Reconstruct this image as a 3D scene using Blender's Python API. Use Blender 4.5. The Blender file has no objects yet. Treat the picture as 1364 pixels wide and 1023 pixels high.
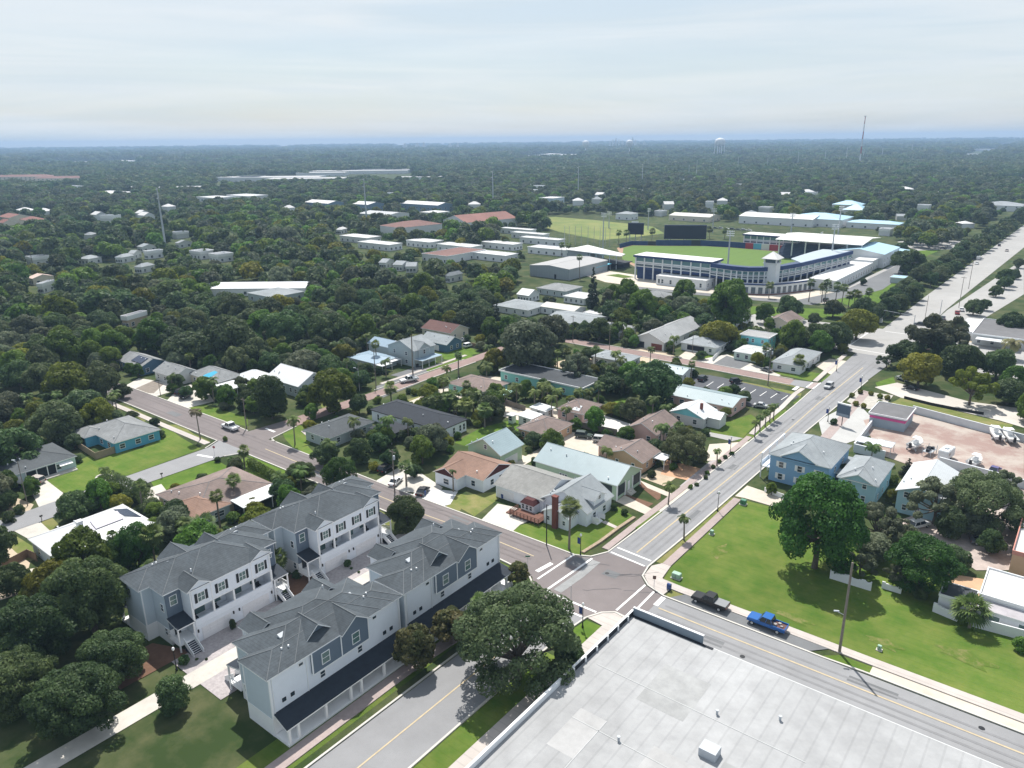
import bpy, bmesh, math, random
import numpy as np
from mathutils import Vector, Matrix
R = math.radians
random.seed(7)
C = bpy.context.scene.collection
PI = math.pi

# ---------------------------------------------------------------- camera
F, CX, CY, H = 1000.0, 682.0, 511.5, 78.0
ROLL = math.atan(14 / 1364.0)
PITCH = math.atan(324 / 1000.0)
HEAD = R(38.3)                       # camera heading, left of the main road (+Y)
CAMX, CAMY = 63.407, -106.523

def W(px, py, z=0.0):
    """point at height z seen at pixel (px, py) of the photograph -> world x, y"""
    x = (px - CX) / F
    y = -(py - CY) / F
    c, s = math.cos(ROLL), math.sin(ROLL)
    x, y = x * c + y * s, -x * s + y * c
    c, s = math.cos(PITCH), math.sin(PITCH)
    fx, fy, fz = x, c + y * s, y * c - s
    t = (z - H) / fz
    fx *= t
    fy *= t
    c, s = math.cos(HEAD), math.sin(HEAD)
    return (CAMX + fx * c - fy * s, CAMY + fx * s + fy * c)

def dist(x, y, z=0):
    return math.sqrt((x - CAMX) ** 2 + (y - CAMY) ** 2 + (z - H) ** 2)

def pix(x, y, z=0):
    dx, dy = x - CAMX, y - CAMY
    c, s = math.cos(HEAD), math.sin(HEAD)
    X, Y, Z = dx * c + dy * s, -dx * s + dy * c, z - H
    c, s = math.cos(PITCH), math.sin(PITCH)
    d = Y * c - Z * s
    if d < 1:
        return None
    u, v = X / d, (Y * s + Z * c) / d
    c, s = math.cos(ROLL), math.sin(ROLL)
    u, v = u * c - v * s, u * s + v * c
    return CX + F * u, CY - F * v

cam_d = bpy.data.cameras.new("camera")
cam = bpy.data.objects.new("camera", cam_d)
C.objects.link(cam)
cam_d.sensor_width = 36
cam_d.lens = 36 * F / 1364
cam_d.clip_start = 1
cam_d.clip_end = 60000
cam.matrix_world = (Matrix.Translation((CAMX, CAMY, H)) @ Matrix.Rotation(HEAD, 4, 'Z')
                    @ Matrix.Rotation(PI / 2 - PITCH, 4, 'X') @ Matrix.Rotation(-ROLL, 4, 'Z'))
bpy.context.scene.camera = cam

# ---------------------------------------------------------------- materials
MATS = {}

def nodes_of(m):
    m.use_nodes = True
    nt = m.node_tree
    b = nt.nodes.get("Principled BSDF")
    return nt, b

def mat(name, col, rough=0.8, var=0.12, scale=0.6, spec=0.3, metal=0.0, bump=0.0, stripes=None, detail=6, col2=None, thr=None, big=0.0):
    """paint / shingle / ground with soft noise variation; stripes = (axis, period, depth) for siding, seams, planks"""
    if name in MATS:
        return MATS[name]
    m = bpy.data.materials.new(name)
    nt, b = nodes_of(m)
    N, L = nt.nodes.new, nt.links.new
    b.inputs["Roughness"].default_value = rough
    b.inputs["Metallic"].default_value = metal
    b.inputs["Specular IOR Level"].default_value = spec
    g = N("ShaderNodeNewGeometry")
    nz = N("ShaderNodeTexNoise")
    nz.inputs["Scale"].default_value = scale
    nz.inputs["Detail"].default_value = detail
    nz.inputs["Roughness"].default_value = 0.65
    L(g.outputs["Position"], nz.inputs["Vector"])
    mx = N("ShaderNodeMix")
    mx.data_type = 'RGBA'
    c2 = col2 if col2 else tuple(max(0, c * (1 - 2 * var)) for c in col)
    c1 = col if col2 else tuple(min(1, c * (1 + 2 * var)) for c in col)
    mx.inputs["A"].default_value = (*c2, 1)
    mx.inputs["B"].default_value = (*c1, 1)
    if thr:
        mr = N("ShaderNodeMapRange")
        mr.inputs["From Min"].default_value = thr[0]
        mr.inputs["From Max"].default_value = thr[1]
        L(nz.outputs["Fac"], mr.inputs["Value"])
        fac = mr.outputs["Result"]
    else:
        fac = nz.outputs["Fac"]
    L(fac, mx.inputs["Factor"])
    out = mx.outputs["Result"]
    if big:
        n2 = N("ShaderNodeTexNoise")
        n2.inputs["Scale"].default_value = scale * 0.12
        n2.inputs["Detail"].default_value = 4
        L(g.outputs["Position"], n2.inputs["Vector"])
        mr = N("ShaderNodeMapRange")
        mr.inputs["To Min"].default_value = 1 - big
        mr.inputs["To Max"].default_value = 1 + big
        mr.inputs["From Min"].default_value = 0.3
        mr.inputs["From Max"].default_value = 0.7
        L(n2.outputs["Fac"], mr.inputs["Value"])
        vm = N("ShaderNodeVectorMath")
        vm.operation = 'SCALE'
        L(out, vm.inputs[0])
        L(mr.outputs["Result"], vm.inputs["Scale"])
        out = vm.outputs["Vector"]
    if stripes:
        axis, period, depth = stripes
        sx = N("ShaderNodeSeparateXYZ")
        L(g.outputs["Position"], sx.inputs["Vector"])
        if axis == 'H':                     # horizontal, either way
            ad = N("ShaderNodeMath")
            ad.operation = 'ADD'
            L(sx.outputs["X"], ad.inputs[0])
            L(sx.outputs["Y"], ad.inputs[1])
            v = ad.outputs[0]
        else:
            v = sx.outputs[axis]
        fm = N("ShaderNodeMath")
        fm.operation = 'FLOORED_MODULO'
        fm.inputs[1].default_value = period
        L(v, fm.inputs[0])
        gt = N("ShaderNodeMath")
        gt.operation = 'LESS_THAN'
        gt.inputs[1].default_value = period * 0.14
        L(fm.outputs[0], gt.inputs[0])
        mm = N("ShaderNodeMix")
        mm.data_type = 'RGBA'
        mm.blend_type = 'MULTIPLY'
        mm.inputs["B"].default_value = (1 - depth, 1 - depth, 1 - depth, 1)
        L(gt.outputs[0], mm.inputs["Factor"])
        L(out, mm.inputs["A"])
        out = mm.outputs["Result"]
    L(out, b.inputs["Base Color"])
    if bump:
        bp = N("ShaderNodeBump")
        bp.inputs["Strength"].default_value = bump
        bp.inputs["Distance"].default_value = 0.1
        n3 = N("ShaderNodeTexNoise")
        n3.inputs["Scale"].default_value = scale * 6
        L(g.outputs["Position"], n3.inputs["Vector"])
        L(n3.outputs["Fac"], bp.inputs["Height"])
        L(bp.outputs["Normal"], b.inputs["Normal"])
    MATS[name] = m
    return m

def leaf_mat(name, ca, cb, trans=0.45):
    if name in MATS:
        return MATS[name]
    m = bpy.data.materials.new(name)
    nt, b = nodes_of(m)
    N, L = nt.nodes.new, nt.links.new
    at = N("ShaderNodeAttribute")
    at.attribute_name = "tint"
    oi = N("ShaderNodeObjectInfo")
    mx = N("ShaderNodeMix")
    mx.data_type = 'RGBA'
    mx.inputs["A"].default_value = (*ca, 1)
    mx.inputs["B"].default_value = (*cb, 1)
    L(at.outputs["Fac"], mx.inputs["Factor"])
    mr = N("ShaderNodeMapRange")
    mr.inputs["To Min"].default_value = 0.72
    mr.inputs["To Max"].default_value = 1.35
    L(oi.outputs["Random"], mr.inputs["Value"])
    vm = N("ShaderNodeVectorMath")
    vm.operation = 'SCALE'
    L(mx.outputs["Result"], vm.inputs[0])
    L(mr.outputs["Result"], vm.inputs["Scale"])
    hs = N("ShaderNodeHueSaturation")
    m2 = N("ShaderNodeMath")
    m2.operation = 'MULTIPLY_ADD'
    m2.inputs[1].default_value = 37.0
    m2.inputs[2].default_value = 0.0
    L(oi.outputs["Random"], m2.inputs[0])
    m3 = N("ShaderNodeMath")
    m3.operation = 'FRACT'
    L(m2.outputs[0], m3.inputs[0])
    m4 = N("ShaderNodeMapRange")
    m4.inputs["To Min"].default_value = 0.47
    m4.inputs["To Max"].default_value = 0.52
    L(m3.outputs[0], m4.inputs["Value"])
    L(m4.outputs["Result"], hs.inputs["Hue"])
    L(vm.outputs["Vector"], hs.inputs["Color"])
    L(hs.outputs["Color"], b.inputs["Base Color"])
    b.inputs["Roughness"].default_value = 0.6
    b.inputs["Specular IOR Level"].default_value = 0.25
    tr = N("ShaderNodeBsdfTranslucent")
    L(hs.outputs["Color"], tr.inputs["Color"])
    ms = N("ShaderNodeMixShader")
    ms.inputs["Fac"].default_value = trans
    L(b.outputs["BSDF"], ms.inputs[1])
    L(tr.outputs["BSDF"], ms.inputs[2])
    L(ms.outputs["Shader"], nt.nodes["Material Output"].inputs["Surface"])
    MATS[name] = m
    return m

def glass(name, col=(0.03, 0.045, 0.06), rough=0.08):
    if name in MATS:
        return MATS[name]
    m = bpy.data.materials.new(name)
    nt, b = nodes_of(m)
    b.inputs["Base Color"].default_value = (*col, 1)
    b.inputs["Roughness"].default_value = rough
    b.inputs["Specular IOR Level"].default_value = 0.6
    MATS[name] = m
    return m

# ---------------------------------------------------------------- mesh building
class MB:
    def __init__(s):
        s.v, s.f, s.mi = [], [], []

    def face(s, pts, m=0):
        n = len(s.v)
        s.v.extend(tuple(p) for p in pts)
        s.f.append(tuple(range(n, n + len(pts))))
        s.mi.append(m)

    def box(s, x0, x1, y0, y1, z0, z1, m=0, top=None):
        n = len(s.v)
        s.v += [(x0, y0, z0), (x1, y0, z0), (x1, y1, z0), (x0, y1, z0), (x0, y0, z1), (x1, y0, z1), (x1, y1, z1), (x0, y1, z1)]
        for q in ((3, 2, 1, 0), (4, 5, 6, 7), (0, 1, 5, 4), (1, 2, 6, 5), (2, 3, 7, 6), (3, 0, 4, 7)):
            s.f.append(tuple(n + i for i in q))
            s.mi.append(m)
        if top is not None:
            s.mi[-5] = top
        return s

    def prism(s, poly, z0, z1, m=0, mtop=None):
        """poly: ccw xy list"""
        n, k = len(s.v), len(poly)
        a = sum(poly[i][0] * poly[(i + 1) % k][1] - poly[(i + 1) % k][0] * poly[i][1] for i in range(k))
        if a < 0:
            poly = poly[::-1]
        s.v += [(p[0], p[1], z0) for p in poly] + [(p[0], p[1], z1) for p in poly]
        s.f.append(tuple(n + k - 1 - i for i in range(k)))
        s.mi.append(m)
        s.f.append(tuple(n + k + i for i in range(k)))
        s.mi.append(m if mtop is None else mtop)
        for i in range(k):
            j = (i + 1) % k
            s.f.append((n + i, n + j, n + k + j, n + k + i))
            s.mi.append(m)
        return s

    def hexa(s, bot, top, m=0, mside=None):
        """solid between two matching rings of points (ccw seen from above)"""
        n, k = len(s.v), len(bot)
        s.v += [tuple(p) for p in bot] + [tuple(p) for p in top]
        s.f.append(tuple(n + k - 1 - i for i in range(k)))
        s.mi.append(m if mside is None else mside)
        s.f.append(tuple(n + k + i for i in range(k)))
        s.mi.append(m)
        for i in range(k):
            j = (i + 1) % k
            s.f.append((n + i, n + j, n + k + j, n + k + i))
            s.mi.append(m if mside is None else mside)
        return s

    def tube(s, pts, rad, n=6, m=0, cap=True):
        pts = [Vector(p) for p in pts]
        if not isinstance(rad, (list, tuple)):
            rad = [rad] * len(pts)
        base = len(s.v)
        for i, p in enumerate(pts):
            d = (pts[min(i + 1, len(pts) - 1)] - pts[max(i - 1, 0)]).normalized()
            a = d.orthogonal().normalized() if abs(d.z) < 0.99 else Vector((1, 0, 0))
            a = (a - d * a.dot(d)).normalized()
            b = d.cross(a)
            for k in range(n):
                t = 2 * PI * k / n
                s.v.append(tuple(p + (a * math.cos(t) + b * math.sin(t)) * rad[i]))
        for i in range(len(pts) - 1):
            for k in range(n):
                k2 = (k + 1) % n
                s.f.append((base + i * n + k, base + i * n + k2, base + (i + 1) * n + k2, base + (i + 1) * n + k))
                s.mi.append(m)
        if cap:
            s.f.append(tuple(base + n - 1 - k for k in range(n)))
            s.mi.append(m)
            s.f.append(tuple(base + (len(pts) - 1) * n + k for k in range(n)))
            s.mi.append(m)
        return s

    def lathe(s, prof, cx=0, cy=0, n=12, m=0):
        """prof: (r, z) from bottom to top"""
        base = len(s.v)
        for r, z in prof:
            for k in range(n):
                t = 2 * PI * k / n
                s.v.append((cx + r * math.cos(t), cy + r * math.sin(t), z))
        for i in range(len(prof) - 1):
            for k in range(n):
                k2 = (k + 1) % n
                s.f.append((base + i * n + k, base + i * n + k2, base + (i + 1) * n + k2, base + (i + 1) * n + k))
                s.mi.append(m)
        s.f.append(tuple(base + n - 1 - k for k in range(n)))
        s.mi.append(m)
        s.f.append(tuple(base + (len(prof) - 1) * n + k for k in range(n)))
        s.mi.append(m)
        return s

    def shift(s, dx, dy, dz, rz=0, start=0):
        c, q = math.cos(rz), math.sin(rz)
        for i in range(start, len(s.v)):
            x, y, z = s.v[i]
            s.v[i] = (x * c - y * q + dx, x * q + y * c + dy, z + dz)
        return s

    def mesh(s, name, mats):
        me = bpy.data.meshes.new(name)
        me.from_pydata(s.v, [], s.f)
        for m in mats:
            me.materials.append(m)
        if len(mats) > 1:
            me.polygons.foreach_set("material_index", s.mi)
        me.update()
        return me

    def build(s, name, mats, parent=None, smooth=False):
        if not isinstance(mats, (list, tuple)):
            mats = [mats]
        me = s.mesh(name, mats)
        if smooth:
            me.polygons.foreach_set("use_smooth", [True] * len(me.polygons))
        o = bpy.data.objects.new(name, me)
        C.objects.link(o)
        if parent:
            o.parent = parent
        return o

def put(name, me, parent=None, loc=(0, 0, 0), rz=0, scale=None):
    o = bpy.data.objects.new(name, me)
    C.objects.link(o)
    o.location = loc
    o.rotation_euler = (0, 0, rz)
    if scale is not None:
        o.scale = scale if isinstance(scale, (tuple, list)) else (scale,) * 3
    if parent:
        o.parent = parent
    return o

def tag(o, label=None, cat=None, group=None, kind=None):
    if label:
        o["label"] = label
    if cat:
        o["category"] = cat
    if group:
        o["group"] = group
    if kind:
        o["kind"] = kind
    return o

def thing(name, label, cat, loc=(0, 0, 0), rz=0, group=None):
    o = bpy.data.objects.new(name, None)
    C.objects.link(o)
    o.empty_display_size = 0.5
    o.location = loc
    o.rotation_euler = (0, 0, rz)
    return tag(o, label, cat, group)

def copy_tree(o, parent=None):
    c = o.copy()
    C.objects.link(c)
    if parent:
        c.parent = parent
    for ch in list(o.children):
        copy_tree(ch, c)
    return c

def dup(o, loc, rz=0, label=None, group=None, scale=None):
    c = copy_tree(o)
    c.location = loc
    c.rotation_euler = (0, 0, rz)
    if label:
        c["label"] = label
    if group:
        c["group"] = group
    if scale:
        c.scale = (scale,) * 3 if not isinstance(scale, tuple) else scale
    return c

def sheet(name, pts, m, z=0.02, kind='structure', thick=None, label=None, cat=None, px=False):
    """flat ground cover; pts world xy, or pixels of the photo when px"""
    if px:
        pts = [W(*p) for p in pts]
    b = MB()
    if thick:
        b.prism(pts, z, z + thick)
    else:
        k = len(pts)
        a = sum(pts[i][0] * pts[(i + 1) % k][1] - pts[(i + 1) % k][0] * pts[i][1] for i in range(k))
        if a < 0:
            pts = pts[::-1]
        b.face([(p[0], p[1], z) for p in pts])
    o = b.build(name, m)
    return tag(o, label, cat, None, kind)
# ---------------------------------------------------------------- paints and coverings
white = mat("white_paint", (0.68, 0.70, 0.72), 0.55, 0.03, 0.8)
trim = mat("trim_white", (0.8, 0.81, 0.82), 0.5, 0.02)
whiteroof = mat("white_roof_metal", (0.60, 0.62, 0.63), 0.45, 0.05, 0.3, stripes=('H', 0.6, 0.12))
membrane = mat("roof_membrane", (0.31, 0.315, 0.32), 0.7, 0.17, 0.35, stripes=('X', 1.9, 0.10), big=0.16, detail=9)
membrane_plain = mat("flat_roof_white", (0.55, 0.55, 0.545), 0.7, 0.10, 0.4, big=0.1)
shingle_slate = mat("shingle_slate_grey", (0.066, 0.079, 0.090), 0.85, 0.26, 1.4, stripes=('Z', 0.16, 0.25), big=0.22)
shingle_grey = mat("shingle_weathered_grey", (0.22, 0.23, 0.235), 0.85, 0.22, 0.9, stripes=('Z', 0.16, 0.18), big=0.2)
shingle_pale = mat("shingle_pale_grey", (0.26, 0.285, 0.30), 0.85, 0.15, 0.9, stripes=('Z', 0.16, 0.15), big=0.15)
shingle_dark = mat("shingle_charcoal", (0.030, 0.036, 0.046), 0.85, 0.2, 1.2, stripes=('Z', 0.16, 0.25))
shingle_brown = mat("shingle_brown", (0.20, 0.155, 0.14), 0.85, 0.2, 0.9, stripes=('Z', 0.16, 0.2), big=0.2)
shingle_rust = mat("shingle_rust", (0.26, 0.165, 0.125), 0.85, 0.15, 0.9, stripes=('Z', 0.16, 0.2), big=0.15)
metal_mint = mat("metal_roof_pale_mint", (0.27, 0.345, 0.37), 0.4, 0.08, 0.4, stripes=('X', 0.5, 0.12), big=0.1)
metal_blue = mat("metal_roof_pale_blue", (0.25, 0.34, 0.42), 0.4, 0.08, 0.4, stripes=('Y', 0.5, 0.12))
navy_roof = mat("porch_roof_navy", (0.022, 0.03, 0.042), 0.8, 0.2, 1.0)
siding_white = mat("siding_white", (0.75, 0.79, 0.85), 0.6, 0.03, 0.8, stripes=('Z', 0.22, 0.08))
siding_pale = mat("siding_pale_blue_grey", (0.50, 0.57, 0.63), 0.6, 0.03, 0.8, stripes=('Z', 0.22, 0.10))
siding_steel = mat("siding_steel_blue", (0.125, 0.165, 0.215), 0.6, 0.04, 0.8, stripes=('Z', 0.22, 0.12))
wall_aqua = mat("wall_aqua_blue", (0.10, 0.36, 0.52), 0.7, 0.06)
wall_turq = mat("wall_turquoise", (0.22, 0.60, 0.66), 0.7, 0.05)
wall_sky = mat("wall_sky_blue", (0.22, 0.385, 0.58), 0.65, 0.04, stripes=('Z', 0.22, 0.1))
wall_navy = mat("wall_denim_blue", (0.09, 0.17, 0.26), 0.7, 0.05, stripes=('Z', 0.22, 0.1))
wall_teal = mat("wall_sea_green", (0.25, 0.55, 0.52), 0.7, 0.05)
wall_cyan = mat("wall_pale_cyan", (0.36, 0.56, 0.64), 0.65, 0.04, stripes=('Z', 0.22, 0.08))
wall_mint = mat("wall_mint", (0.58, 0.70, 0.62), 0.7, 0.05)
wall_green = mat("wall_sage_green", (0.43, 0.55, 0.40), 0.65, 0.04, stripes=('Z', 0.22, 0.1))
wall_peach = mat("wall_peach", (0.58, 0.38, 0.25), 0.75, 0.06)
wall_pink = mat("wall_pink", (0.62, 0.42, 0.38), 0.75, 0.06)
wall_cream = mat("wall_cream", (0.66, 0.60, 0.50), 0.75, 0.06)
wall_grey = mat("wall_grey_siding", (0.40, 0.46, 0.48), 0.7, 0.05, stripes=('Z', 0.22, 0.1))
wall_greywhite = mat("wall_off_white", (0.60, 0.62, 0.62), 0.75, 0.05)
wall_tan = mat("wall_tan", (0.45, 0.36, 0.27), 0.8, 0.06)
darkred = mat("dark_red_shingle", (0.075, 0.022, 0.022), 0.8, 0.15, stripes=('Z', 0.2, 0.2))
redwood = mat("red_deck_wood", (0.14, 0.062, 0.042), 0.75, 0.15, 1.5)
brickred = mat("red_brick", (0.17, 0.06, 0.048), 0.85, 0.15, 4, stripes=('Z', 0.08, 0.25))
wood_grey = mat("fence_wood_grey", (0.24, 0.21, 0.18), 0.9, 0.2, 1.5, stripes=('H', 0.16, 0.3))
wood_brown = mat("fence_wood_brown", (0.22, 0.15, 0.10), 0.9, 0.2, 1.5, stripes=('H', 0.16, 0.3))
pole_wood = mat("pole_wood", (0.19, 0.165, 0.14), 0.9, 0.2, 2)
black_metal = mat("black_metal", (0.012, 0.013, 0.015), 0.45, 0.1)
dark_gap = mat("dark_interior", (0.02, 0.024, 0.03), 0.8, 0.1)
galv = mat("galvanised_steel", (0.42, 0.45, 0.48), 0.5, 0.05, metal=0.0)
lampglobe = mat("lamp_globe_white", (0.85, 0.86, 0.86), 0.3, 0.01)
shutter_black = mat("shutter_black", (0.012, 0.016, 0.018), 0.6, 0.05)
pane_m = glass("window_pane", (0.035, 0.055, 0.07), 0.07)
pane_green = glass("window_pane_greenish", (0.09, 0.16, 0.15), 0.08)
screen_m = mat("insect_screen", (0.035, 0.045, 0.05), 0.6, 0.1, 3)
solar_m = mat("solar_panel", (0.022, 0.03, 0.055), 0.2, 0.05, spec=0.5, stripes=('H', 1.0, -1.2))
concrete = mat("concrete_pale", (0.50, 0.475, 0.43), 0.85, 0.14, 0.5, big=0.12)
red_paint = mat("red_paint", (0.35, 0.03, 0.03), 0.4, 0.05)
blue_paint = mat("blue_paint", (0.02, 0.06, 0.20), 0.45, 0.05)
green_paint = mat("green_cabinet_paint", (0.08, 0.22, 0.14), 0.5, 0.05)

cap_pale = mat("ridge_cap_pale", (0.13, 0.143, 0.153), .85, .15, 1.0)
# ---------------------------------------------------------------- windows, doors, roofs, houses
WIN = {}

def window_meshes(w, h, frame, pane, mull, shut):
    k = (round(w, 2), round(h, 2), frame.name, pane.name, mull, shut)
    if k not in WIN:
        f = MB()
        t = 0.10
        f.box(-w / 2 - t, w / 2 + t, -0.07, 0.0, -h / 2 - t, -h / 2)
        f.box(-w / 2 - t, w / 2 + t, -0.07, 0.0, h / 2, h / 2 + t)
        f.box(-w / 2 - t, -w / 2, -0.07, 0.0, -h / 2, h / 2)
        f.box(w / 2, w / 2 + t, -0.07, 0.0, -h / 2, h / 2)
        if mull >= 1:
            f.box(-w / 2, w / 2, -0.055, 0.0, -0.035, 0.035)
        if mull >= 2:
            f.box(-0.03, 0.03, -0.05, 0.0, -h / 2, -0.035)
            f.box(-0.03, 0.03, -0.05, 0.0, 0.035, h / 2)
        p = MB().box(-w / 2, w / 2, -0.03, 0.0, -h / 2, h / 2)
        s = None
        if shut:
            s = MB().box(-0.22, 0.22, -0.06, 0.0, -h / 2 - t, h / 2 + t).mesh("shutter", [shutter_black])
        WIN[k] = (f.mesh("window", [frame]), p.mesh("pane", [pane]), s)
    return WIN[k]

ROT = {'S': 0.0, 'E': PI / 2, 'N': PI, 'W': -PI / 2}

def window(parent, x, y, z, face, w=1.0, h=1.3, frame=None, pane=None, mull=1, shut=False):
    fm, pm, sm = window_meshes(w, h, frame or trim, pane or pane_m, mull, shut)
    o = put("window", fm, parent, (x, y, z), ROT[face])
    put("pane", pm, o)
    if sm:
        for d in (-1, 1):
            put("shutter", sm, o, (d * (w / 2 + 0.35), 0, 0))
    return o

DOORS = {}

def door(parent, x, y, z, face, w=1.0, h=2.1, m=None, name="door"):
    m = m or trim
    k = (round(w, 2), round(h, 2), m.name, name)
    if k not in DOORS:
        b = MB()
        b.box(-w / 2, w / 2, -0.06, 0, 0, h)
        if name == "garage_door":
            for i in range(4):
                for j in range(max(2, int(w / 1.2))):
                    n = max(2, int(w / 1.2))
                    cw = w / n
                    b.box(-w / 2 + j * cw + 0.12, -w / 2 + (j + 1) * cw - 0.12, -0.09, -0.06, i * h / 4 + 0.1, (i + 1) * h / 4 - 0.1)
        else:
            b.box(-w / 2 + 0.15, w / 2 - 0.15, -0.08, -0.06, h * 0.55, h - 0.15)
            b.box(-w / 2 + 0.15, w / 2 - 0.15, -0.08, -0.06, 0.15, h * 0.45)
            b.box(w / 2 - 0.12, w / 2 - 0.06, -0.11, -0.06, h * 0.47, h * 0.51)
        DOORS[k] = b.mesh(name, [m])
    return put(name, DOORS[k], parent, (x, y, z), ROT[face])

def roof(parent, x0, x1, y0, y1, z, kind, rh, m, fascia=None, name="roof", t=0.18):
    fascia = fascia or trim
    b = MB()
    xc, yc = (x0 + x1) / 2, (y0 + y1) / 2
    if kind == 'hip':
        w, l = x1 - x0, y1 - y0
        if w <= l:
            d = min(w / 2, l / 2 - 0.05)
            r0, r1 = (xc, y0 + d, z + rh), (xc, y1 - d, z + rh)
        else:
            d = l / 2
            r0, r1 = (x0 + d, yc, z + rh), (x1 - d, yc, z + rh)
        A, B, D, E_ = (x0, y0, z), (x1, y0, z), (x1, y1, z), (x0, y1, z)
        if w <= l:
            b.face([A, B, r0]); b.face([B, D, r1, r0]); b.face([D, E_, r1]); b.face([E_, A, r0, r1])
        else:
            b.face([A, B, r1, r0]); b.face([B, D, r1]); b.face([D, E_, r0, r1]); b.face([E_, A, r0])
        for p, q in ((A, B), (B, D), (D, E_), (E_, A)):
            b.face([(p[0], p[1], z - 0.2), (q[0], q[1], z - 0.2), q, p], 1)
        b.face([(x0, y1, z - 0.2), (x1, y1, z - 0.2), (x1, y0, z - 0.2), (x0, y0, z - 0.2)], 1)
        # hip and ridge caps
        for p, q in ((A, r0), (B, r0 if w <= l else r1), (D, r1), (E_, r1 if w <= l else r0), (r0, r1)):
            if (Vector(p) - Vector(q)).length > 0.3:
                b.tube([p, q], 0.07, 4, 2)
    elif kind == 'gx':
        for (ya, yb) in ((y0, yc), (y1, yc)):
            bot = [(x0, ya, z - t), (x1, ya, z - t), (x1, yb, z + rh - t), (x0, yb, z + rh - t)]
            top = [(p[0], p[1], p[2] + t) for p in bot]
            if ya > yb:
                bot, top = bot[::-1], top[::-1]
            b.hexa(bot, top, 0, 1)
        b.tube([(x0, yc, z + rh), (x1, yc, z + rh)], 0.08, 4, 2)
    elif kind == 'gy':
        for (xa, xb) in ((x0, xc), (x1, xc)):
            bot = [(xa, y1, z - t), (xa, y0, z - t), (xb, y0, z + rh - t), (xb, y1, z + rh - t)]
            top = [(p[0], p[1], p[2] + t) for p in bot]
            if xa > xb:
                bot, top = bot[::-1], top[::-1]
            b.hexa(bot, top, 0, 1)
        b.tube([(xc, y0, z + rh), (xc, y1, z + rh)], 0.08, 4, 2)
    elif kind == 'flat':
        b.box(x0, x1, y0, y1, z - 0.25, z, 1, 0)
        e = 0.18
        b.box(x0, x1, y0, y0 + e, z, z + rh, 1); b.box(x0, x1, y1 - e, y1, z, z + rh, 1)
        b.box(x0, x0 + e, y0 + e, y1 - e, z, z + rh, 1); b.box(x1 - e, x1, y0 + e, y1 - e, z, z + rh, 1)
    elif kind == 'shedE':           # falls towards +X
        b.hexa([(x0, y0, z + rh - t), (x1, y0, z - t), (x1, y1, z - t), (x0, y1, z + rh - t)],
               [(x0, y0, z + rh), (x1, y0, z), (x1, y1, z), (x0, y1, z + rh)], 0, 1)
    elif kind == 'shedS':
        b.hexa([(x0, y0, z - t), (x1, y0, z - t), (x1, y1, z + rh - t), (x0, y1, z + rh - t)],
               [(x0, y0, z), (x1, y0, z), (x1, y1, z + rh), (x0, y1, z + rh)], 0, 1)
    return b.build(name, [m, fascia, cap_pale if m in (shingle_slate, shingle_grey, shingle_brown) else m], parent)

def walls(parent, x0, x1, y0, y1, z, kind, rh, m, o, gable=None, t=0.18, name="wall", z0=0.0):
    b = MB()
    xa, xb, ya, yb = x0 + o, x1 - o, y0 + o, y1 - o
    xc, yc = (x0 + x1) / 2, (y0 + y1) / 2
    zt = z - 0.21
    b.box(xa, xb, ya, yb, z0, zt)
    g = 1 if gable else 0
    if kind == 'gx':
        hw = yc - y0
        zo = z - t + rh * o / hw - 0.02
        for xs in (xa, xb - 0.15):
            r1 = [(xs, ya, zt), (xs, yb, zt), (xs, yb, zo), (xs, yc, z + rh - t - 0.02), (xs, ya, zo)]
            b.hexa(r1, [(p[0] + 0.15, p[1], p[2]) for p in r1], g, g)
    elif kind == 'gy':
        hw = xc - x0
        zo = z - t + rh * o / hw - 0.02
        for ys in (ya, yb - 0.15):
            r1 = [(xa, ys, zt), (xb, ys, zt), (xb, ys, zo), (xc, ys, z + rh - t - 0.02), (xa, ys, zo)]
            b.hexa(r1, [(p[0], p[1] + 0.15, p[2]) for p in r1], g, g)
    return b.build(name, [m, gable or m], parent)

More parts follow.
